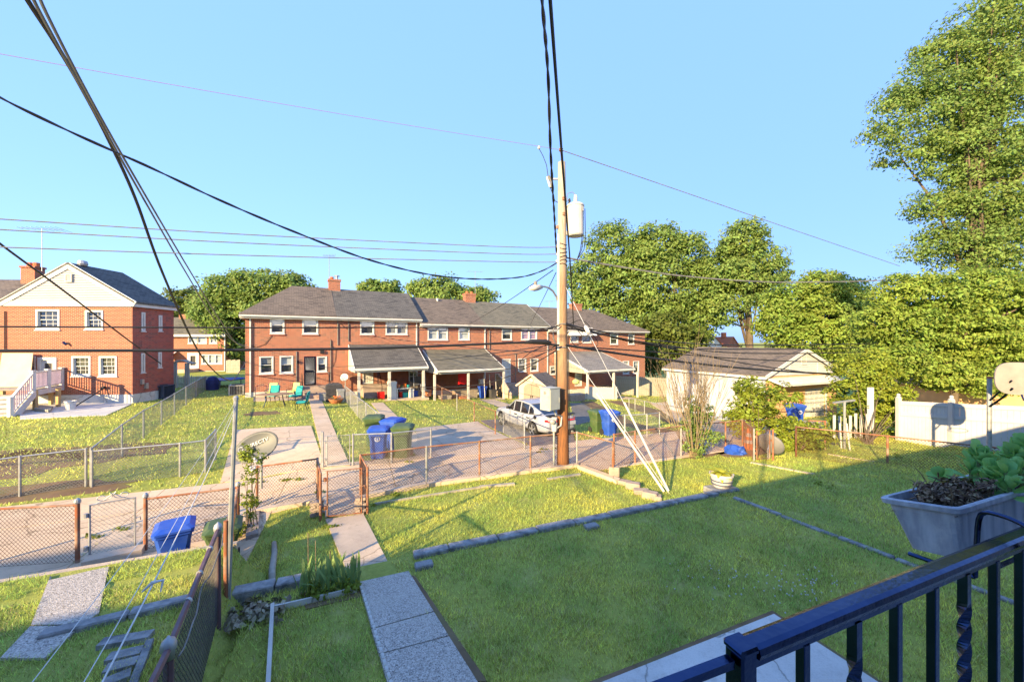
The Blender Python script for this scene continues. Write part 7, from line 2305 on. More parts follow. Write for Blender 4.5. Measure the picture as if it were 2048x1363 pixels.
# ------------------------------------------------------------------ trees and plants
def leaves(centers, radii, n, size, flat=.75, per=55, rc=.55, shell=.55, out_bias=.9, fz=.62):
    """leaf faces gathered in clumps near the outside of each lobe; returns verts and quads"""
    C_, R_ = np.array(centers, float), np.array(radii, float)
    wts = (R_[:, 0] * R_[:, 2]); wts = wts / wts.sum()
    nc = max(6, int(n / per))
    li = NP.choice(len(C_), nc, p=wts)
    d = NP.normal(size=(nc, 3)); d /= np.linalg.norm(d, axis=1)[:, None]
    rr = shell + (1.04 - shell) * NP.uniform(0, 1, nc) ** .6
    cc = C_[li] + d * R_[li] * rr[:, None]
    k = NP.integers(0, nc, n)
    crad = rc * NP.uniform(.6, 1.3, nc)
    e = NP.normal(size=(n, 3)); e /= np.linalg.norm(e, axis=1)[:, None]
    e *= (NP.uniform(0, 1, n) ** .45)[:, None]
    e[:, 2] *= fz
    p = cc[k] + e * crad[k][:, None]
    nrm = d[k] * .7 * out_bias + e * .6 + NP.normal(size=(n, 3)) * .55 + np.array([0, 0, .45])
    nrm /= np.linalg.norm(nrm, axis=1)[:, None]
    t = np.cross(nrm, NP.normal(size=(n, 3))); t /= np.linalg.norm(t, axis=1)[:, None]
    b = np.cross(nrm, t)
    s = size * NP.uniform(.55, 1.25, n)[:, None]
    droop = np.array([0, 0, -.25])
    V = np.zeros((n, 4, 3))
    V[:, 0] = p - t * s * .5
    V[:, 1] = p + b * s * .30 + nrm * s * .08
    V[:, 2] = p + (t + droop) * s * .55
    V[:, 3] = p - b * s * .30 + nrm * s * .08
    return V.reshape(-1, 3), np.arange(4 * n).reshape(-1, 4), cc


def tree(label, lobes, Y, n, size, mat, trunk=None, name="tree", cat="tree", rc=.9, per=55, depth=.8, group=None, trunk_r=.3, shell=.55, limbs=14, fz=.62, fill=1.0):
    """lobes: survey places (u, v, half width, half height[, depth offset])"""
    cs, rs = [], []
    for q in lobes:
        dy = q[4] if len(q) > 4 else 0
        p = at(q[0], q[1], Y + dy); k = (Y + dy) / FPX
        cs.append((p.x, p.y, p.z)); rs.append((q[2] * k * fill, max(q[2], q[3]) * k * depth, q[3] * k * fill))
    cx_ = sum(c[0] for c in cs) / len(cs); cy_ = sum(c[1] for c in cs) / len(cs); ctop = max(c[2] for c in cs)
    if trunk: b0 = at(trunk[0], 700, Y); bx, by = b0.x, b0.y
    else: bx, by = cx_, cy_
    base = Vector((bx, by, H(bx, by)))
    R = thing(name, base, label, cat, group=group)
    V, F_, cc = leaves(cs, rs, n, size, rc=rc, per=per, shell=shell, fz=fz)
    V = V - np.array(base)
    o_ = np_mesh("crown", V, F_, mat, R); o_["kind"] = 'stuff'
    m = MB()
    top = Vector((cx_ * .4 + bx * .6, cy_ * .4 + by * .6, base.z + (ctop - base.z) * .8))
    path = [base - Vector((0, 0, .4))] + [base.lerp(top, t) + Vector((math.sin(t * 5) * trunk_r * .5, math.cos(t * 4) * trunk_r * .4, 0)) for t in (.05, .25, .5, .75, 1.0)]
    m.tube(path, [trunk_r * q for q in (1.3, 1.1, .9, .72, .5, .18)], 10)
    m.build("trunk", K['bark'], R, world=True, smooth=True)
    m = MB()
    for k in range(limbs):
        c_ = cc[rnd.randrange(len(cc))]; t = rnd.uniform(.3, .85); s_ = base.lerp(top, t)
        e_ = Vector(c_); mid = s_.lerp(e_, .5) + Vector((0, 0, abs(e_.z - s_.z) * .12 + .15))
        m.tube([s_, mid, e_], [trunk_r * .32, trunk_r * .18, trunk_r * .05], 5)
    if m.v: m.build("limbs", K['bark'], R, world=True, smooth=True, kind='stuff')
    return R


gT = "trees behind the rowhouses and garage"
tree("broad oak beside the utility pole, first of the trio beyond the row's end", [(1225, 505, 55, 58), (1180, 560, 50, 40), (1250, 575, 62, 60), (1195, 615, 50, 40), (1250, 650, 60, 45), (1170, 590, 30, 25)], 60, 30000, .48, K['leaf_mid'], rc=1.5, group=gT)
tree("tall rounded oak in the middle of the trio beyond the row's end", [(1320, 495, 50, 50), (1290, 520, 40, 50), (1372, 520, 48, 50), (1330, 570, 70, 60), (1410, 570, 50, 60), (1330, 650, 65, 55), (1400, 640, 50, 40)], 58, 38000, .47, K['leaf_mid'], rc=1.5, group=gT)
tree("loose topped oak with visible trunk above the garage roof", [(1490, 478, 38, 36), (1525, 512, 36, 30), (1545, 545, 30, 25), (1450, 545, 50, 45), (1505, 555, 60, 36), (1475, 505, 34, 40), (1450, 610, 50, 40), (1530, 590, 36, 26)], 55, 26000, .44, K['leaf_mid'], trunk=(1497, 700), rc=1.3, group=gT, trunk_r=.55)
tree("bright green bushy tree to the near side of the garage", [(1640, 580, 50, 38), (1690, 590, 44, 36), (1590, 610, 52, 45), (1650, 640, 75, 50), (1720, 640, 55, 45), (1560, 650, 40, 40), (1620, 680, 60, 35), (1700, 690, 60, 40), (1555, 610, 28, 28)], 40, 42000, .34, K['leaf_maple'], rc=1.0, group=gT)
tree("dark leaved tree tucked against the last rowhouse and wooden fence", [(1312, 690, 34, 60), (1335, 660, 40, 40), (1370, 680, 45, 30)], 53, 8000, .5, K['leaf_dark'], rc=1.2, group=gT)
tree("very tall tree towering over the vinyl fence", [(1965, 60, 75, 62), (2020, 25, 70, 50), (1890, 105, 56, 45), (1830, 170, 48, 42), (1790, 215, 50, 38), (1770, 268, 42, 26), (1870, 215, 70, 55), (1960, 175, 85, 70), (2045, 140, 60, 85), (1820, 300, 55, 26), (1900, 290, 60, 40), (1985, 300, 80, 60), (2060, 280, 60, 70), (1845, 345, 26, 14), (1842, 415, 42, 24), (1900, 400, 40, 26), (1960, 410, 70, 45), (2035, 420, 60, 60), (1880, 470, 40, 26), (1945, 500, 80, 40), (2025, 520, 65, 50), (1830, 505, 26, 13), (2120, 100, 80, 110), (2130, 330, 80, 120), (1950, 250, 60, 60), (1990, 380, 60, 60), (1960, 120, 60, 50), (1925, 350, 40, 40), (1990, 470, 60, 50)], 21, 100000, .17, K['leaf_mid'], trunk=(1950, 600), rc=.68, per=70, group=gT, trunk_r=.42, limbs=26, shell=.3)
tree("bright green maple spreading low over the vinyl fence", [(1800, 580, 50, 36), (1870, 590, 60, 45), (1950, 580, 70, 50), (2030, 590, 60, 55), (1760, 640, 46, 40), (1830, 660, 70, 50), (1910, 670, 80, 60), (1990, 680, 70, 60), (2060, 690, 50, 60), (1790, 715, 60, 40), (1870, 740, 70, 38), (1950, 755, 60, 34), (2030, 740, 50, 40), (2140, 640, 80, 110)], 18.5, 88000, .155, K['leaf_maple'], trunk=(1905, 800), fz=.34, fill=.9, rc=.66, per=80, group=gT, trunk_r=.16, limbs=24)
tree("wide tree between the gabled house and the end rowhouse", [(455, 580, 42, 34), (520, 572, 55, 34), (585, 578, 36, 30), (425, 625, 38, 40), (470, 640, 45, 55), (430, 680, 34, 30), (540, 610, 60, 40), (470, 700, 25, 25), (610, 590, 25, 20)], 52, 34000, .44, K['leaf_mid'], rc=1.3, group="trees beyond the houses")
tree("darker distant tree behind the gabled house's roof", [(372, 602, 34, 26), (350, 628, 24, 24), (400, 610, 25, 25)], 78, 6000, .8, K['leaf_dark'], rc=1.7, group="trees beyond the houses")
tree("sparse tree top over the dark grey shingled roof", [(742, 576, 24, 13), (775, 577, 28, 15), (760, 590, 40, 14)], 62, 3500, .6, K['leaf_mid'], rc=1.2, group="trees beyond the houses")
tree("low tree crowns over the brown roof with orange chimney pots", [(848, 578, 30, 20), (890, 577, 34, 22), (930, 590, 32, 18), (965, 592, 26, 14), (900, 600, 70, 20)], 60, 11000, .48, K['leaf_mid'], rc=1.3, group="trees beyond the houses")
# a far wood along the horizon
m_c, m_r = [], []
for k in range(90):
    x = -190 + k * 4.4 + rnd.uniform(-1.5, 1.5); y = 125 + 14 * math.sin(k * .7) + rnd.uniform(-8, 8)
    hh = rnd.uniform(2.6, 5.0)
    m_c.append((x, y, H(x, y) + hh * .8)); m_r.append((4.0, 3.0, hh))
V, F_, _ = leaves(m_c, m_r, 26000, 1.3, rc=2.2, per=40)
tag(np_mesh("far_wood", V, F_, K['leaf_dark']), "distant wood along the horizon", "wood", kind='stuff')
# glimpses of houses beyond the garage
for (u, v, w_, hh, rz, mt, rf, lab) in ((1428, 692, 3.6, 4.0, .2, 'white', 'clay', "small white gabled house glimpsed between the oak trunks"), (1466, 694, 3.0, 3.6, .3, 'brick', 'clay', "small red roofed house glimpsed behind the oak trunk")):
    p = at(u, v, 78); p.z = -2.6
    o_ = thing("distant_house", p, lab, "house", rz)
    z1 = at(u, v - 8, 78).z + 2.6
    MB().poly([(-w_ / 2, 0, 0), (w_ / 2, 0, 0), (w_ / 2, 0, z1 - .6), (0, 0, z1 + 1.2), (-w_ / 2, 0, z1 - .6)]).build("front_wall", K[mt], o_, fix=False)
    m = MB(); m.slab([(-w_ / 2 - .2, -.2, z1 - .75), (0, -.2, z1 + 1.25), (0, 6, z1 + 1.25), (-w_ / 2 - .2, 6, z1 - .75)], (0, 0, .1)); m.slab([(w_ / 2 + .2, -.2, z1 - .75), (w_ / 2 + .2, 6, z1 - .75), (0, 6, z1 + 1.25), (0, -.2, z1 + 1.25)], (0, 0, .1)); m.build("roof", K[rf], o_)
    MB().box((-.4, 2, z1 + .6), (.4, 2.6, z1 + 2.2)).build("chimney", K['clay'], o_)

# leafy and bare shrubs by the alley
def shrub(label, lobes, Y, n, size, mat, base, name="shrub", rc=.22, per=45, stems=10, depth=.8, sr=.018):
    cs, rs = [], []
    for q in lobes:
        p = at(q[0], q[1], Y); k = Y / FPX
        cs.append((p.x, p.y, p.z)); rs.append((q[2] * k, max(q[2], q[3]) * k * depth, q[3] * k))
    R = thing(name, base, label, "shrub")
    V, F_, cc = leaves(cs, rs, n, size, rc=rc, per=per, shell=.3)
    V[:, 2] = np.maximum(V[:, 2], h0(V[:, 0], V[:, 1]) + .01)
    o_ = np_mesh("foliage", V - np.array(base), F_, mat, R); o_["kind"] = 'stuff'
    if stems:
        m = MB()
        for k in range(stems):
            e_ = Vector(cc[rnd.randrange(len(cc))]); s_ = base + Vector((rnd.uniform(-.12, .12), rnd.uniform(-.1, .1), 0))
            m.tube([s_, s_.lerp(e_, .5) + Vector((0, 0, .12)), e_], [sr, sr * .7, sr * .3], 5)
        m.build("stems", K['bark'], R, world=True, kind='stuff')
    return R


K['twig'] = M("pale_twig", (.25, .19, .12), (.17, .13, .085), 6, rough=.9)
bb = G(1388, 912)
BS = thing("bare_shrub", bb, "tall bare branched shrub with leafy foot in front of the garage", "shrub")
m = MB()
def grow(p, d, L_, r, lev):
    q = p + d * L_ * .5 + Vector((rnd.uniform(-.04, .04), rnd.uniform(-.04, .04), 0)) * L_
    e = p + d * L_ + Vector((rnd.uniform(-.06, .06), rnd.uniform(-.06, .06), .03)) * L_
    m.tube([p, q, e], [r, r * .8, r * .6], 4, cap=False)
    if lev:
        for _ in range(3 if lev > 1 else 3):
            dd = (d + Vector((rnd.uniform(-.38, .38), rnd.uniform(-.38, .38), rnd.uniform(-.05, .3)))).normalized()
            grow(p + d * L_ * rnd.uniform(.45, .95), dd, L_ * rnd.uniform(.45, .72), r * .6, lev - 1)
for k in range(30):
    t = k / 30 * 6.28; sp_ = rnd.uniform(.05, .62)
    d = Vector((math.cos(t) * sp_ - .03, math.sin(t) * sp_, 1)).normalized()
    grow(bb + Vector((math.cos(t) * .12, math.sin(t) * .12, 0)), d, rnd.uniform(1.7, 2.6), .014, 2)
m.build("stems", K['twig'], BS, world=True, kind='stuff', fix=False)
k_ = bb.y / FPX
V, F_, _ = leaves([tuple(at(u, v, bb.y)) for u, v in ((1388, 890), (1380, 850), (1400, 870), (1410, 825), (1385, 815), (1425, 870))], [(a * k_, a * k_, b * k_) for a, b in ((22, 28), (18, 30), (20, 30), (22, 30), (14, 26), (18, 18))], 3800, .085, rc=.16, per=22, shell=.2)
o_ = np_mesh("foliage", V - np.array(bb), F_, K['leaf_mid'], BS); o_["kind"] = 'stuff'
shrub("leafy green shrub beside the bare one, before the garage wall", [(1490, 775, 26, 24), (1510, 800, 40, 36), (1545, 800, 30, 34), (1500, 840, 45, 36), (1550, 845, 45, 36), (1575, 790, 22, 26), (1480, 815, 26, 28)], 15.0, 7000, .13, K['leaf_ivy'], G(1515, 893), rc=.26, stems=24)
shrub("low ivy heap swallowing the fence beside the grey dish", [(1590, 860, 40, 22), (1615, 878, 34, 20), (1570, 890, 26, 16), (1640, 868, 30, 22)], 14.2, 5000, .11, K['leaf_ivy'], G(1600, 900), name="ivy_heap", rc=.2)
shrub("tall ivy thicket between the garage and the vinyl fence", [(1700, 745, 34, 36), (1745, 740, 44, 46), (1695, 800, 34, 44), (1745, 800, 50, 50), (1775, 840, 30, 44), (1720, 850, 46, 30), (1680, 855, 26, 24), (1790, 800, 22, 50)], 16.6, 15000, .13, K['leaf_ivy'], G(1735, 888), name="ivy_thicket", rc=.3, stems=20)
ps = G(1728, 885)
LP = thing("lattice_screen", Vector((ps.x - .8, 15.6, ps.z)), "white broken pickets half buried in ivy", "screen", .1)
for k in range(7): MB().box((k * .24, 0, .05), (k * .24 + .09, .04, rnd.uniform(.85, 1.15))).build("picket", K['white_dirty'], LP)
MB().box((1.55, -.05, .3), (1.75, .05, 2.1)).build("post", K['white'], LP)
shrub("flowering climbing vine wrapped round the rusted corner post", [(497, 905, 14, 18), (515, 918, 16, 14), (500, 945, 9, 30), (497, 1000, 8, 30), (500, 1040, 9, 22), (485, 912, 12, 10)], 8.1, 1500, .055, K['leaf_ivy'], G(502, 1058), name="vine", rc=.09, per=16, stems=8, sr=.012)
V, F_, _ = leaves([tuple(at(512, 917, 8.0)), tuple(at(505, 935, 8.0))], [(.09, .08, .07), (.06, .06, .05)], 260, .035, rc=.03, per=10)
o_ = np_mesh("blossoms", V - np.array(G(502, 1058)), F_, M("white_blossom", (.7, .68, .74), rough=.7), bpy.data.objects["vine"]); o_["kind"] = 'stuff'
for (u, v, n_, lab) in ((1795, 925, 500, "small weed clump in front of the vinyl fence"), (1648, 985, 160, "small dark weed in the lawn near the shade edge"), (470, 1075, 350, "weeds growing at the foot of the rusted corner fence"), (300, 1092, 0, "")):
    if not n_: continue
    c_ = G(u, v); V, F_, _ = leaves([tuple(c_ + Vector((0, 0, .12)))], [(.22, .2, .16)], n_, .07, rc=.08, per=14, shell=.2)
    o_ = thing("weed", c_, lab, "weed"); f_ = np_mesh("foliage", V - np.array(c_), F_, K['leaf_ivy'], o_); f_["kind"] = 'stuff'
# weeds along slab joints and sills of the alley
cs = [G(u, v) for u, v in ((735, 1012), (790, 990), (665, 1055), (1080, 905), (640, 985), (570, 962), (600, 960), (520, 966), (640, 930), (1085, 900), (1110, 898), (185, 1075), (240, 1060), (1060, 880), (820, 925), (700, 895))]
V, F_, _ = leaves([tuple(c + Vector((0, 0, .03))) for c in cs], [(.22, .08, .05)] * len(cs), 2200, .05, rc=.05, per=10, shell=.1)
tag(np_mesh("weeds", V, F_, K['leaf_ivy']), "weeds sprouting along the alley's slab joints", "weeds", kind='stuff')


def strap(L_, w_, bend, n=5, mat=None, fold=.25):
    """one long leaf rising and arching over, as a folded strip"""
    vs, fs = [], []
    for k in range(n + 1):
        t = k / n; x = bend * L_ * t * t; z = L_ * (t - .35 * bend * t * t)
        ww = w_ * (math.sin(math.pi * (.12 + .88 * (1 - t)) ) ** .6 if t < 1 else 0.02)
        vs += [Vector((x, -ww, z + fold * ww)), Vector((x, 0, z)), Vector((x, ww, z + fold * ww))]
    for k in range(n):
        for j in (0, 1): fs.append((k * 3 + j, k * 3 + j + 1, k * 3 + j + 4, k * 3 + j + 3))
    me = bpy.data.meshes.new("leaf"); me.from_pydata([tuple(v) for v in vs], [], fs); me.update()
    me.polygons.foreach_set("use_smooth", [True] * len(fs))
    if mat: me.materials.append(mat)
    return me


ib = G(658, 1182, UP)
IR = thing("iris_clump", ib, "clump of sword leaved iris beside the pebbled path", "plant")
K['iris'] = leaf_mat("iris_leaf", (.22, .31, .10), (.16, .25, .085), .28, .3, 3)
blades_ = [strap(L_, .022, b_, 5, K['iris']) for L_, b_ in ((.55, .12), (.48, .3), (.62, .06), (.40, .5), (.52, .2))]
for k in range(64):
    o_ = link(bpy.data.objects.new("leaf", blades_[k % 5]), IR)
    t = rnd.uniform(0, 6.28); r = rnd.uniform(0, 1) ** .5
    o_.location = (r * .42 * math.cos(t) * 1.0, r * .16 * math.sin(t) + r * .1 * math.cos(t), 0)
    o_.rotation_euler = (rnd.uniform(-.12, .12), rnd.uniform(.0, .28), rnd.uniform(0, 6.28)); s_ = rnd.uniform(.75, 1.15); o_.scale = (s_, s_, s_)
V, F_, _ = leaves([(-.1, -.12, .1), (.15, -.05, .1), (.3, .05, .08)], [(.25, .15, .1)] * 3, 700, .06, rc=.07, per=14, shell=.2)
o_ = np_mesh("ground_leaves", V, F_, K['leaf_ivy'], IR); o_["kind"] = 'stuff'
m = MB()
for (u, v0, v1) in ((617, 1140, 1065), (632, 1130, 1080), (661, 1125, 1100)):
    b_ = G(u, v0 + 40, UP); t_ = at(u - 1, v1, b_.y); m.tube([b_, t_], .006, 5)
m.build("dry_stalk", K['twig'], IR, world=True, kind='stuff')
# dead leaves on the bed
c_ = G(520, 1225, UP); V, F_, _ = leaves([tuple(c_ + Vector((0, 0, .02)))], [(.5, .25, .04)], 420, .11, rc=.12, per=10, shell=.1)
tag(np_mesh("leaf_litter", V, F_, M("dead_leaf", (.36, .30, .21), (.20, .18, .12), 5, rough=.9, island=.4)), "dead leaves on the bed before the dark stone curb", "litter", kind='stuff')

hp = G(1443, 990); hp.z = UP + .06
PO = thing("hosta_pot", hp, "grey and white banded pot with a yellow green hosta", "planter")
MB().lathe((0, 0, 0), [(.19, 0), (.22, .08), (.25, .2), (.275, .3), (.29, .3), (.29, .34), (.26, .34), (.25, .28)], 22).build("pot", M("pot_grey", (.50, .48, .46), (.42, .40, .39), 4, rough=.6), PO)
for z in (.06, .15):
    r_ = .213 + .1 * z * 3.2 * .55
    MB().lathe((0, 0, z), [(r_ + .02, 0), (r_ + .028, .035)], 22).build("band", M("pot_band", (.10, .11, .15), rough=.6), PO)
MB().lathe((0, 0, .27), [(.25, 0), (.25, .03), (.02, .05)], 18).build("soil", K['dirt'], PO)
K['hosta'] = leaf_mat("hosta_leaf", (.50, .48, .05), (.36, .38, .04), .35, .25, 3)
hl = [strap(.34, .055, 1.0, 6, K['hosta'], .15), strap(.28, .05, .7, 6, K['hosta'], .15)]
for k in range(40):
    o_ = link(bpy.data.objects.new("leaf", hl[k % 2]), PO); o_.location = (0.03 * math.cos(k), .03 * math.sin(k), .29)
    o_.rotation_euler = (0, rnd.uniform(.25, 1.0), k * 2.4); s_ = rnd.uniform(.75, 1.05); o_.scale = (s_, s_, s_)
# clover flowers in the raised lawn
m = MB()
for k in range(110):
    u, v = (rnd.gauss(1590, 60), rnd.gauss(1178, 22)) if k < 80 else (rnd.gauss(1420, 60), rnd.gauss(1160, 22))
    p = G(u, v, UP); m.lathe(p + Vector((0, 0, .045)), [(.004, 0), (.011, .006), (.009, .016), (.003, .02)], 5)
tag(m.build("clover_blossoms", K['white'], None, fix=False), "white clover flowers dotting the raised lawn", "flowers", kind='stuff')

# ------------------------------------------------------------------ the porch railing, the planter and the house behind the viewpoint
P0 = Vector((.343, .577)); RDIR = Vector((.932, .362)).normalized(); RN = Vector((-RDIR.y, RDIR.x))
zr = EYE - .460
zdk = EYE - 1.42
RA = thing("porch_railing", Vector((P0.x, P0.y, zdk)), "glossy black iron railing with twisted balusters", "railing")
def rp(k, off=0.0, z=0.0): return Vector((P0.x + RDIR.x * k + RN.x * off, P0.y + RDIR.y * k + RN.y * off, z))
ang = math.atan2(RDIR.y, RDIR.x)
def bar(mb, lo, hi, r=.006):
    mb.bevbox(lo, hi, r, Matrix.Translation(Vector((P0.x, P0.y, 0))) @ Matrix.Rotation(ang, 4, 'Z'))
LR = 2.6
m = MB()
sec = [(-.016, -.012), (.016, -.012), (.0185, -.004), (.016, .004), (.009, .007), (-.009, .007), (-.016, .004), (-.0185, -.004)]
vs = []
for k in (.018, LR): vs += [rp(k, o_, zr + z_) for o_, z_ in sec]
n = 8
m.add(vs, [tuple(range(n - 1, -1, -1)), tuple(range(n, 2 * n))] + [(i, (i + 1) % n, n + (i + 1) % n, n + i) for i in range(n)])
m.build("handrail", K['black_metal'], RA, world=True)
m = MB(); bar(m, (.02, -.006, zr - .032), (LR, .006, zr - .0145), .002); m.build("rail_channel", K['black_metal'], RA, world=True)
m = MB(); bar(m, (.02, -.014, zr - .86), (LR, .014, zr - .84), .003); m.build("bottom_rail", K['black_metal'], RA, world=True)
for k, post_w in ((0.0, .0155), (LR, .0155)):
    m = MB(); bar(m, (k - post_w, -post_w, zdk), (k + post_w, post_w, zr + .002), .003); po = m.build("newel_post", K['black_metal'], RA, world=True)
    m = MB(); bar(m, (k - .018, -.018, zr + .002), (k + .018, .018, zr + .010), .004); m.build("post_cap", K['black_metal'], po, world=True)
ks = [.141, .279, .406, .536, .660, .792, .92, 1.05, 1.18, 1.31, 1.44, 1.57, 1.70, 1.83, 1.96, 2.09, 2.22, 2.35, 2.48]
for i, k in enumerate(ks):
    c_ = rp(k)
    if i % 3 == 1:
        vs, fs = [], []
        N = 120
        for j in range(N + 1):
            z = zr - .845 + (.815) * j / N; t = max(0, min(1, (j / N - .08) / .84)) * 8 * math.pi + ang; hw_ = .0085 * 1.3
            for q in range(4): vs.append(Vector((c_.x + hw_ * math.cos(t + q * math.pi / 2 + .785), c_.y + hw_ * math.sin(t + q * math.pi / 2 + .785), z)))
        for j in range(N):
            for q in range(4): fs.append((j * 4 + q, j * 4 + (q + 1) % 4, j * 4 + 4 + (q + 1) % 4, j * 4 + 4 + q))
        MB().add(vs, fs).build("twisted_baluster", K['black_metal'], RA, world=True, fix=True)
    else:
        m = MB(); bar(m, (k - .0075, -.0075, zr - .845), (k + .0075, .0075, zr - .03), .0012); m.build("baluster", K['black_metal'], RA, world=True)
# stair rail going down from the corner post
sd = Vector((-.945, -.326)).normalized()
e0 = Vector((P0.x, P0.y, zr - .014)) + Vector((sd.x, sd.y, 0)) * .02
def sp2_(t): return e0 + Vector((sd.x * t, sd.y * t, -.02 * t))
m = MB(); m.beam(sp2_(0), sp2_(1.6), .014, .012); m.build("stair_rail", K['black_metal'], RA, world=True)
for t in (.115, .25, .38, .51, .64, .77, .9, 1.03, 1.16, 1.29, 1.42, 1.55):
    q = sp2_(t); MB().box((q.x - .008, q.y - .008, q.z - .85), (q.x + .008, q.y + .008, q.z - .012)).build("baluster", K['black_metal'], RA, world=True)

# planter hanging outside the rail
B2 = Vector((1.12, .964, EYE - .42)); PL_A = Vector((RDIR.x, RDIR.y, 0)); roll = math.radians(11)
PLT = thing("planter_box", B2, "weathered grey plastic planter box hanging on the black railing", "planter")
Mw = Matrix.Translation(Vector((0, 0, 0))) @ Matrix.Rotation(ang, 4, 'Z') @ Matrix.Rotation(-roll, 4, 'X')
LP_, WP, HP = .78, .165, .135
def ringp(ins, z, r=.018):
    x0, x1, y0, y1 = ins, LP_ - ins, ins * .8, WP - ins * .8
    out = []
    for cx_, cy_, a0 in ((x1 - r, y0 + r, -90), (x1 - r, y1 - r, 0), (x0 + r, y1 - r, 90), (x0 + r, y0 + r, 180)):
        for j in range(4):
            t = math.radians(a0 + j * 30); out.append(Mw @ Vector((cx_ + r * math.cos(t), cy_ + r * math.sin(t), z)))
    return out
rings = [ringp(.035, -HP), ringp(.012, -.014), ringp(.0, -.014), ringp(-.002, -.002), ringp(.002, .001), ringp(.012, .0), ringp(.014, -.03), ringp(.030, -.10)]
vs = [p for r in rings for p in r]; n = 16; fs = []
for k in range(len(rings) - 1):
    for i in range(n): fs.append((k * n + i, k * n + (i + 1) % n, (k + 1) * n + (i + 1) % n, (k + 1) * n + i))
fs.append(tuple(range(n - 1, -1, -1))); fs.append(tuple(range((len(rings) - 1) * n, len(rings) * n)))
def streak_mat():
    m, nt, b = new_mat("weathered_planter")
    co = node(nt, "ShaderNodeTexCoord").outputs["Object"]
    mp = node(nt, "ShaderNodeMapping"); mp.inputs["Scale"].default_value = (1, 1, .1); nt.links.new(co, mp.inputs[0])
    c1 = mixc(nt, ramp(nt, noise(nt, mp.outputs[0], 26, 4), 0, 1, .4, .62), (.22, .25, .31), (.38, .42, .48))
    c2 = mixc(nt, ramp(nt, noise(nt, co, 30, 6, .7), 0, .5, .5, .7), c1, (.46, .47, .49))
    nt.links.new(c2, b.inputs["Base Color"]); b.inputs["Roughness"].default_value = .55
    bump(nt, b, noise(nt, co, 120, 4), .15, .003)
    return m
MB().add(vs, fs).build("box", streak_mat(), PLT, smooth=False)
# soil
sv = []
m = MB()
nx, ny = 30, 7
for i in range(nx + 1):
    for j in range(ny + 1):
        x = .016 + (LP_ - .032) * i / nx; y = .014 + (WP - .028) * j / ny
        sv.append(Mw @ Vector((x, y, -.028 + .012 * math.sin(x * 37 + y * 50) * math.cos(y * 61) + rnd.uniform(-.004, .004))))
m.add(sv, [(i * (ny + 1) + j, (i + 1) * (ny + 1) + j, (i + 1) * (ny + 1) + j + 1, i * (ny + 1) + j + 1) for i in range(nx) for j in range(ny)])
m.build("soil", M("potting_soil", (.05, .04, .03), (.10, .08, .06), 60, rough=.95, bmp=.6, bscale=150), PLT, fix=False)
# dried plants
def bunch(cx_, n_, spread, h_, size, mat, name):
    cs = []; rs = []
    for k in range(9):
        q = Mw @ Vector((cx_ + rnd.uniform(-spread, spread), WP * .5 + rnd.uniform(-.05, .05), rnd.uniform(.0, h_))); cs.append(tuple(q)); rs.append((.025, .022, .02))
    V, F_, _ = leaves(cs, rs, n_, size, rc=.014, per=16, shell=.2)
    o_ = np_mesh(name, V, F_, mat, PLT); o_["kind"] = 'stuff'
K['dead'] = M("dried_leaf", (.26, .18, .11), (.11, .08, .06), 40, rough=.9, island=.6)
bunch(.10, 1500, .05, .03, .013, K['dead'], "dried_foliage"); bunch(.20, 1300, .06, .02, .013, K['dead'], "dried_foliage"); bunch(.24, 700, .05, .015, .012, M("olive_moss", (.16, .13, .03), (.10, .085, .02), 40, rough=.9, island=.5), "moss")
m = MB()
for k in range(46):
    q = Mw @ Vector((rnd.uniform(.05, .3), WP * .5 + rnd.uniform(-.05, .05), rnd.uniform(-.02, .03))); d = Vector((rnd.uniform(-1, 1), rnd.uniform(-1, 1), rnd.uniform(0, .9))).normalized() * rnd.uniform(.025, .06)
    m.tube([q, q + d * .5 + Vector((0, 0, .006)), q + d], [.0022, .0018, .001], 4)
m.build("dried_stems", K['dead'], PLT, kind='stuff')

# the succulent: each fleshy leaf a piece
K['sedum'] = leaf_mat("sedum_leaf", (.30, .52, .12), (.18, .43, .19), .25, .22, 9)
def fleshy(L_, w_, cup):
    vs, fs = [], []
    prof = [(0, .18), (.18, .34), (.40, .74), (.62, 1.0), (.82, .92), (.95, .55), (1.0, .18)]
    for t, ww in prof:
        for j in (-1, -.5, 0, .5, 1): vs.append(Vector((L_ * t, w_ * ww * j * (1 + .06 * math.sin(t * 19)), cup * w_ * j * j * ww + L_ * .25 * t * t)))
    for k in range(len(prof) - 1):
        for j in range(4): fs.append((k * 5 + j, k * 5 + j + 1, k * 5 + j + 6, k * 5 + j + 5))
    me = bpy.data.meshes.new("leaf"); me.from_pydata([tuple(v) for v in vs], [], fs); me.update()
    me.polygons.foreach_set("use_smooth", [True] * len(fs)); me.materials.append(K['sedum'])
    return me
SE_base = B2 + (Mw @ Vector((.45, WP / 2, -.02)))
SE = thing("sedum", SE_base, "large leaved green succulent growing in the grey planter", "plant")
fl_ = [fleshy(.064, .022, .35), fleshy(.054, .020, .5), fleshy(.046, .016, .6)]
m = MB()
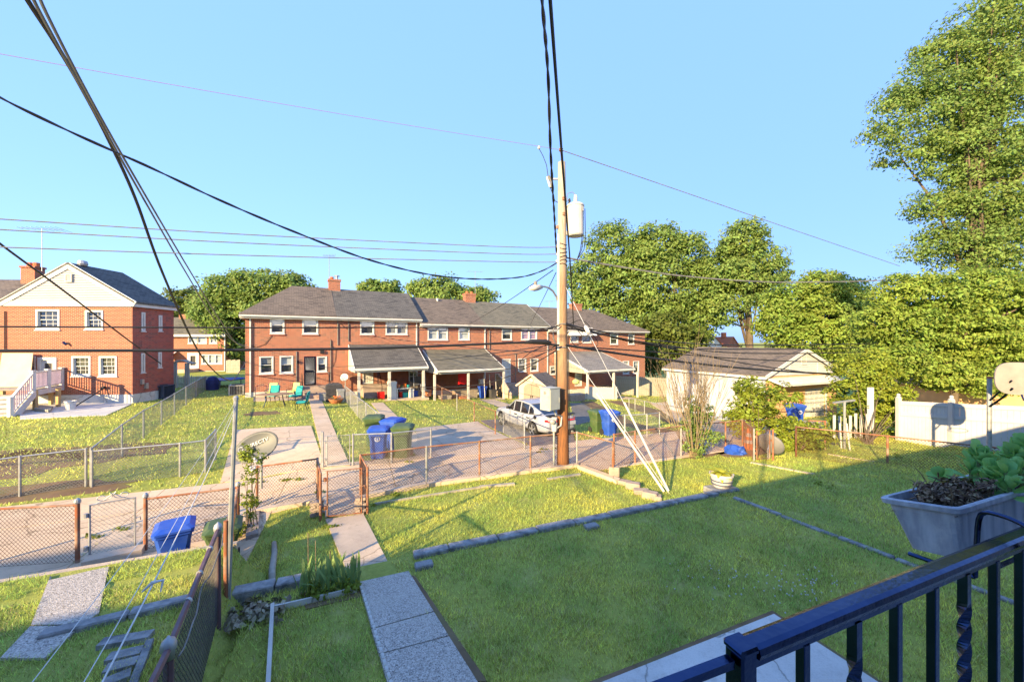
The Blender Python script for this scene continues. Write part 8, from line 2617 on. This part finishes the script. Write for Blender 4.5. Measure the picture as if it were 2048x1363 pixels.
for k in range(30):
    x = rnd.uniform(.24, .76); y = rnd.uniform(.01, WP - .01)
    f_ = Mw @ Vector((x, y, -.02)); foot = B2 + f_ - SE_base
    lean_ = Vector((rnd.uniform(-.35, .35) + (-.35 if x < .34 else 0), rnd.uniform(-.45, .25), 1)).normalized()
    hgt_ = rnd.uniform(.05, .115) * (1.15 if x > .4 else .8)
    top = foot + lean_ * hgt_
    m.tube([foot, foot.lerp(top, .5), top], [.005, .005, .004], 5)
    for j in range(10):
        o_ = link(bpy.data.objects.new("leaf", fl_[0 if j < 4 else 1 if j < 7 else 2]), SE)
        lv = j // 3
        o_.location = top - lean_ * (.034 - .012 * lv) if j < 9 else top
        tiltv = [.10, .55, .95, 1.25][min(lv, 3)]
        o_.rotation_mode = 'QUATERNION'
        q1 = Vector((0, 0, 1)).rotation_difference(lean_)
        o_.rotation_quaternion = q1 @ Matrix.Rotation(j * 2.2 + k, 4, 'Z').to_quaternion() @ Matrix.Rotation(-tiltv + rnd.uniform(-.15, .15), 4, 'Y').to_quaternion()
        s_ = rnd.uniform(.6, .88); o_.scale = (s_, s_, s_)
m.build("stems", M("sedum_stem", (.16, .2, .08), rough=.6), SE, kind='stuff')
# bracket of the planter: hook over the rail and the cradle below
BR = thing("planter_bracket", rp(.76, 0, zr), "black iron hook bracket carrying the planter over the handrail", "bracket")
for k in (.87, 1.25):
    a = rp(k, -.012, zr - .03)
    pts = [rp(k, -.03, zr - .012), rp(k, -.03, zr + .025), rp(k + .005, -.02, zr + .04), rp(k + .02, .02, zr + .044), rp(k + .03, .055, zr + .03), rp(k + .03, .062, zr - .05), rp(k + .03, .065, zr - .13)]
    MB().tube(smooth_path(pts, 4), .0055, 8).build("hook", K['black_metal'], BR, world=True, smooth=True)
    MB().tube([rp(k + .03, .065, zr - .13), rp(k + .03, .19, zr - .135)], .006, 6).build("arm", K['black_metal'], BR, world=True)
MB().tube([rp(1.0, .065, zr - .13), rp(1.5, .065, zr - .13)], .006, 6).build("cradle_rod", K['black_metal'], BR, world=True)
# porch floor and the near row of houses, whose shade lies over the lawn
DKN = thing("porch_deck", Vector((P0.x, P0.y, zdk)), "concrete porch floor carrying the black railing", "porch")
def abp(a, b): p = AD * a + BD * b; return (p.x, p.y)
MB().prism([abp(.38, -1.38), abp(3.2, -1.38), abp(3.2, .52), abp(.38, .52)], zdk - .16, zdk).build("slab", K['conc_grey'], DKN, world=True)
MB().prism([abp(.5, -1.36), abp(3.1, -1.36), abp(3.1, .35), abp(.5, .35)], -.2, zdk - .161).build("base_wall", K['brick'], DKN, world=True)
for k in range(9):
    MB().prism([abp(.36 - .27 * (k + 1), -.9), abp(.36 - .27 * k - .002, -.9), abp(.36 - .27 * k - .002, .42), abp(.36 - .27 * (k + 1), .42)], -.1, zdk - .21 * (k + 1)).build("step", K['conc_grey'], DKN, world=True)
NH = thing("near_house", ab(0, -1.4), "unseen house shading the raised lawn, its walls made white for fill light", "house")
EZ = 5.1
def block(a0, a1, ez, rz_, b0=-1.4, nm="wall"):
    MB().prism([abp(a0, b0 - 9), abp(a1, b0 - 9), abp(a1, b0), abp(a0, b0)], -.5, ez).build(nm, K['white'], NH, world=True)  # walls made white to bounce fill light onto the shaded lawn
    q = [abp(a0, b0 + .35), abp(a1, b0 + .35), abp(a1, b0 - 4.5), abp(a0, b0 - 4.5), abp(a1, b0 - 9.3), abp(a0, b0 - 9.3)]
    V3 = lambda p, z: Vector((p[0], p[1], z))
    m = MB(); m.slab([V3(q[0], ez - .05), V3(q[1], ez - .05), V3(q[2], rz_), V3(q[3], rz_)], (0, 0, .1)); m.slab([V3(q[3], rz_), V3(q[2], rz_), V3(q[4], ez - .05), V3(q[5], ez - .05)], (0, 0, .1))
    m.build("roof", K['roof_grey'], NH, world=True)
block(-22.2, 26, EZ, 6.2)
block(-44, -22.25, 6.7, 7.7, nm="shade_block")  # unseen taller block, shaped to cast the shade over the side yard
for k in range(10):
    a = -20 + k * 4.4
    for z in (.8, 3.3):
        if a > -.5 and a < 4 and z < 2: continue
        MB().prism([abp(a, -1.39), abp(a + 1.0, -1.39), abp(a + 1.0, -1.35), abp(a, -1.35)], z, z + 1.3).build("window", K['dark'], NH, world=True)
for (x, y, z0, z1) in ((-2.0, -1.8, 4.5, 9.0), (-.1, -1.75, 4.5, 6.6)):
    m = MB().tube([(x, y, z0), (x, y, z1)], .04, 8); m.build("service_mast", K['galv'], NH, world=True)
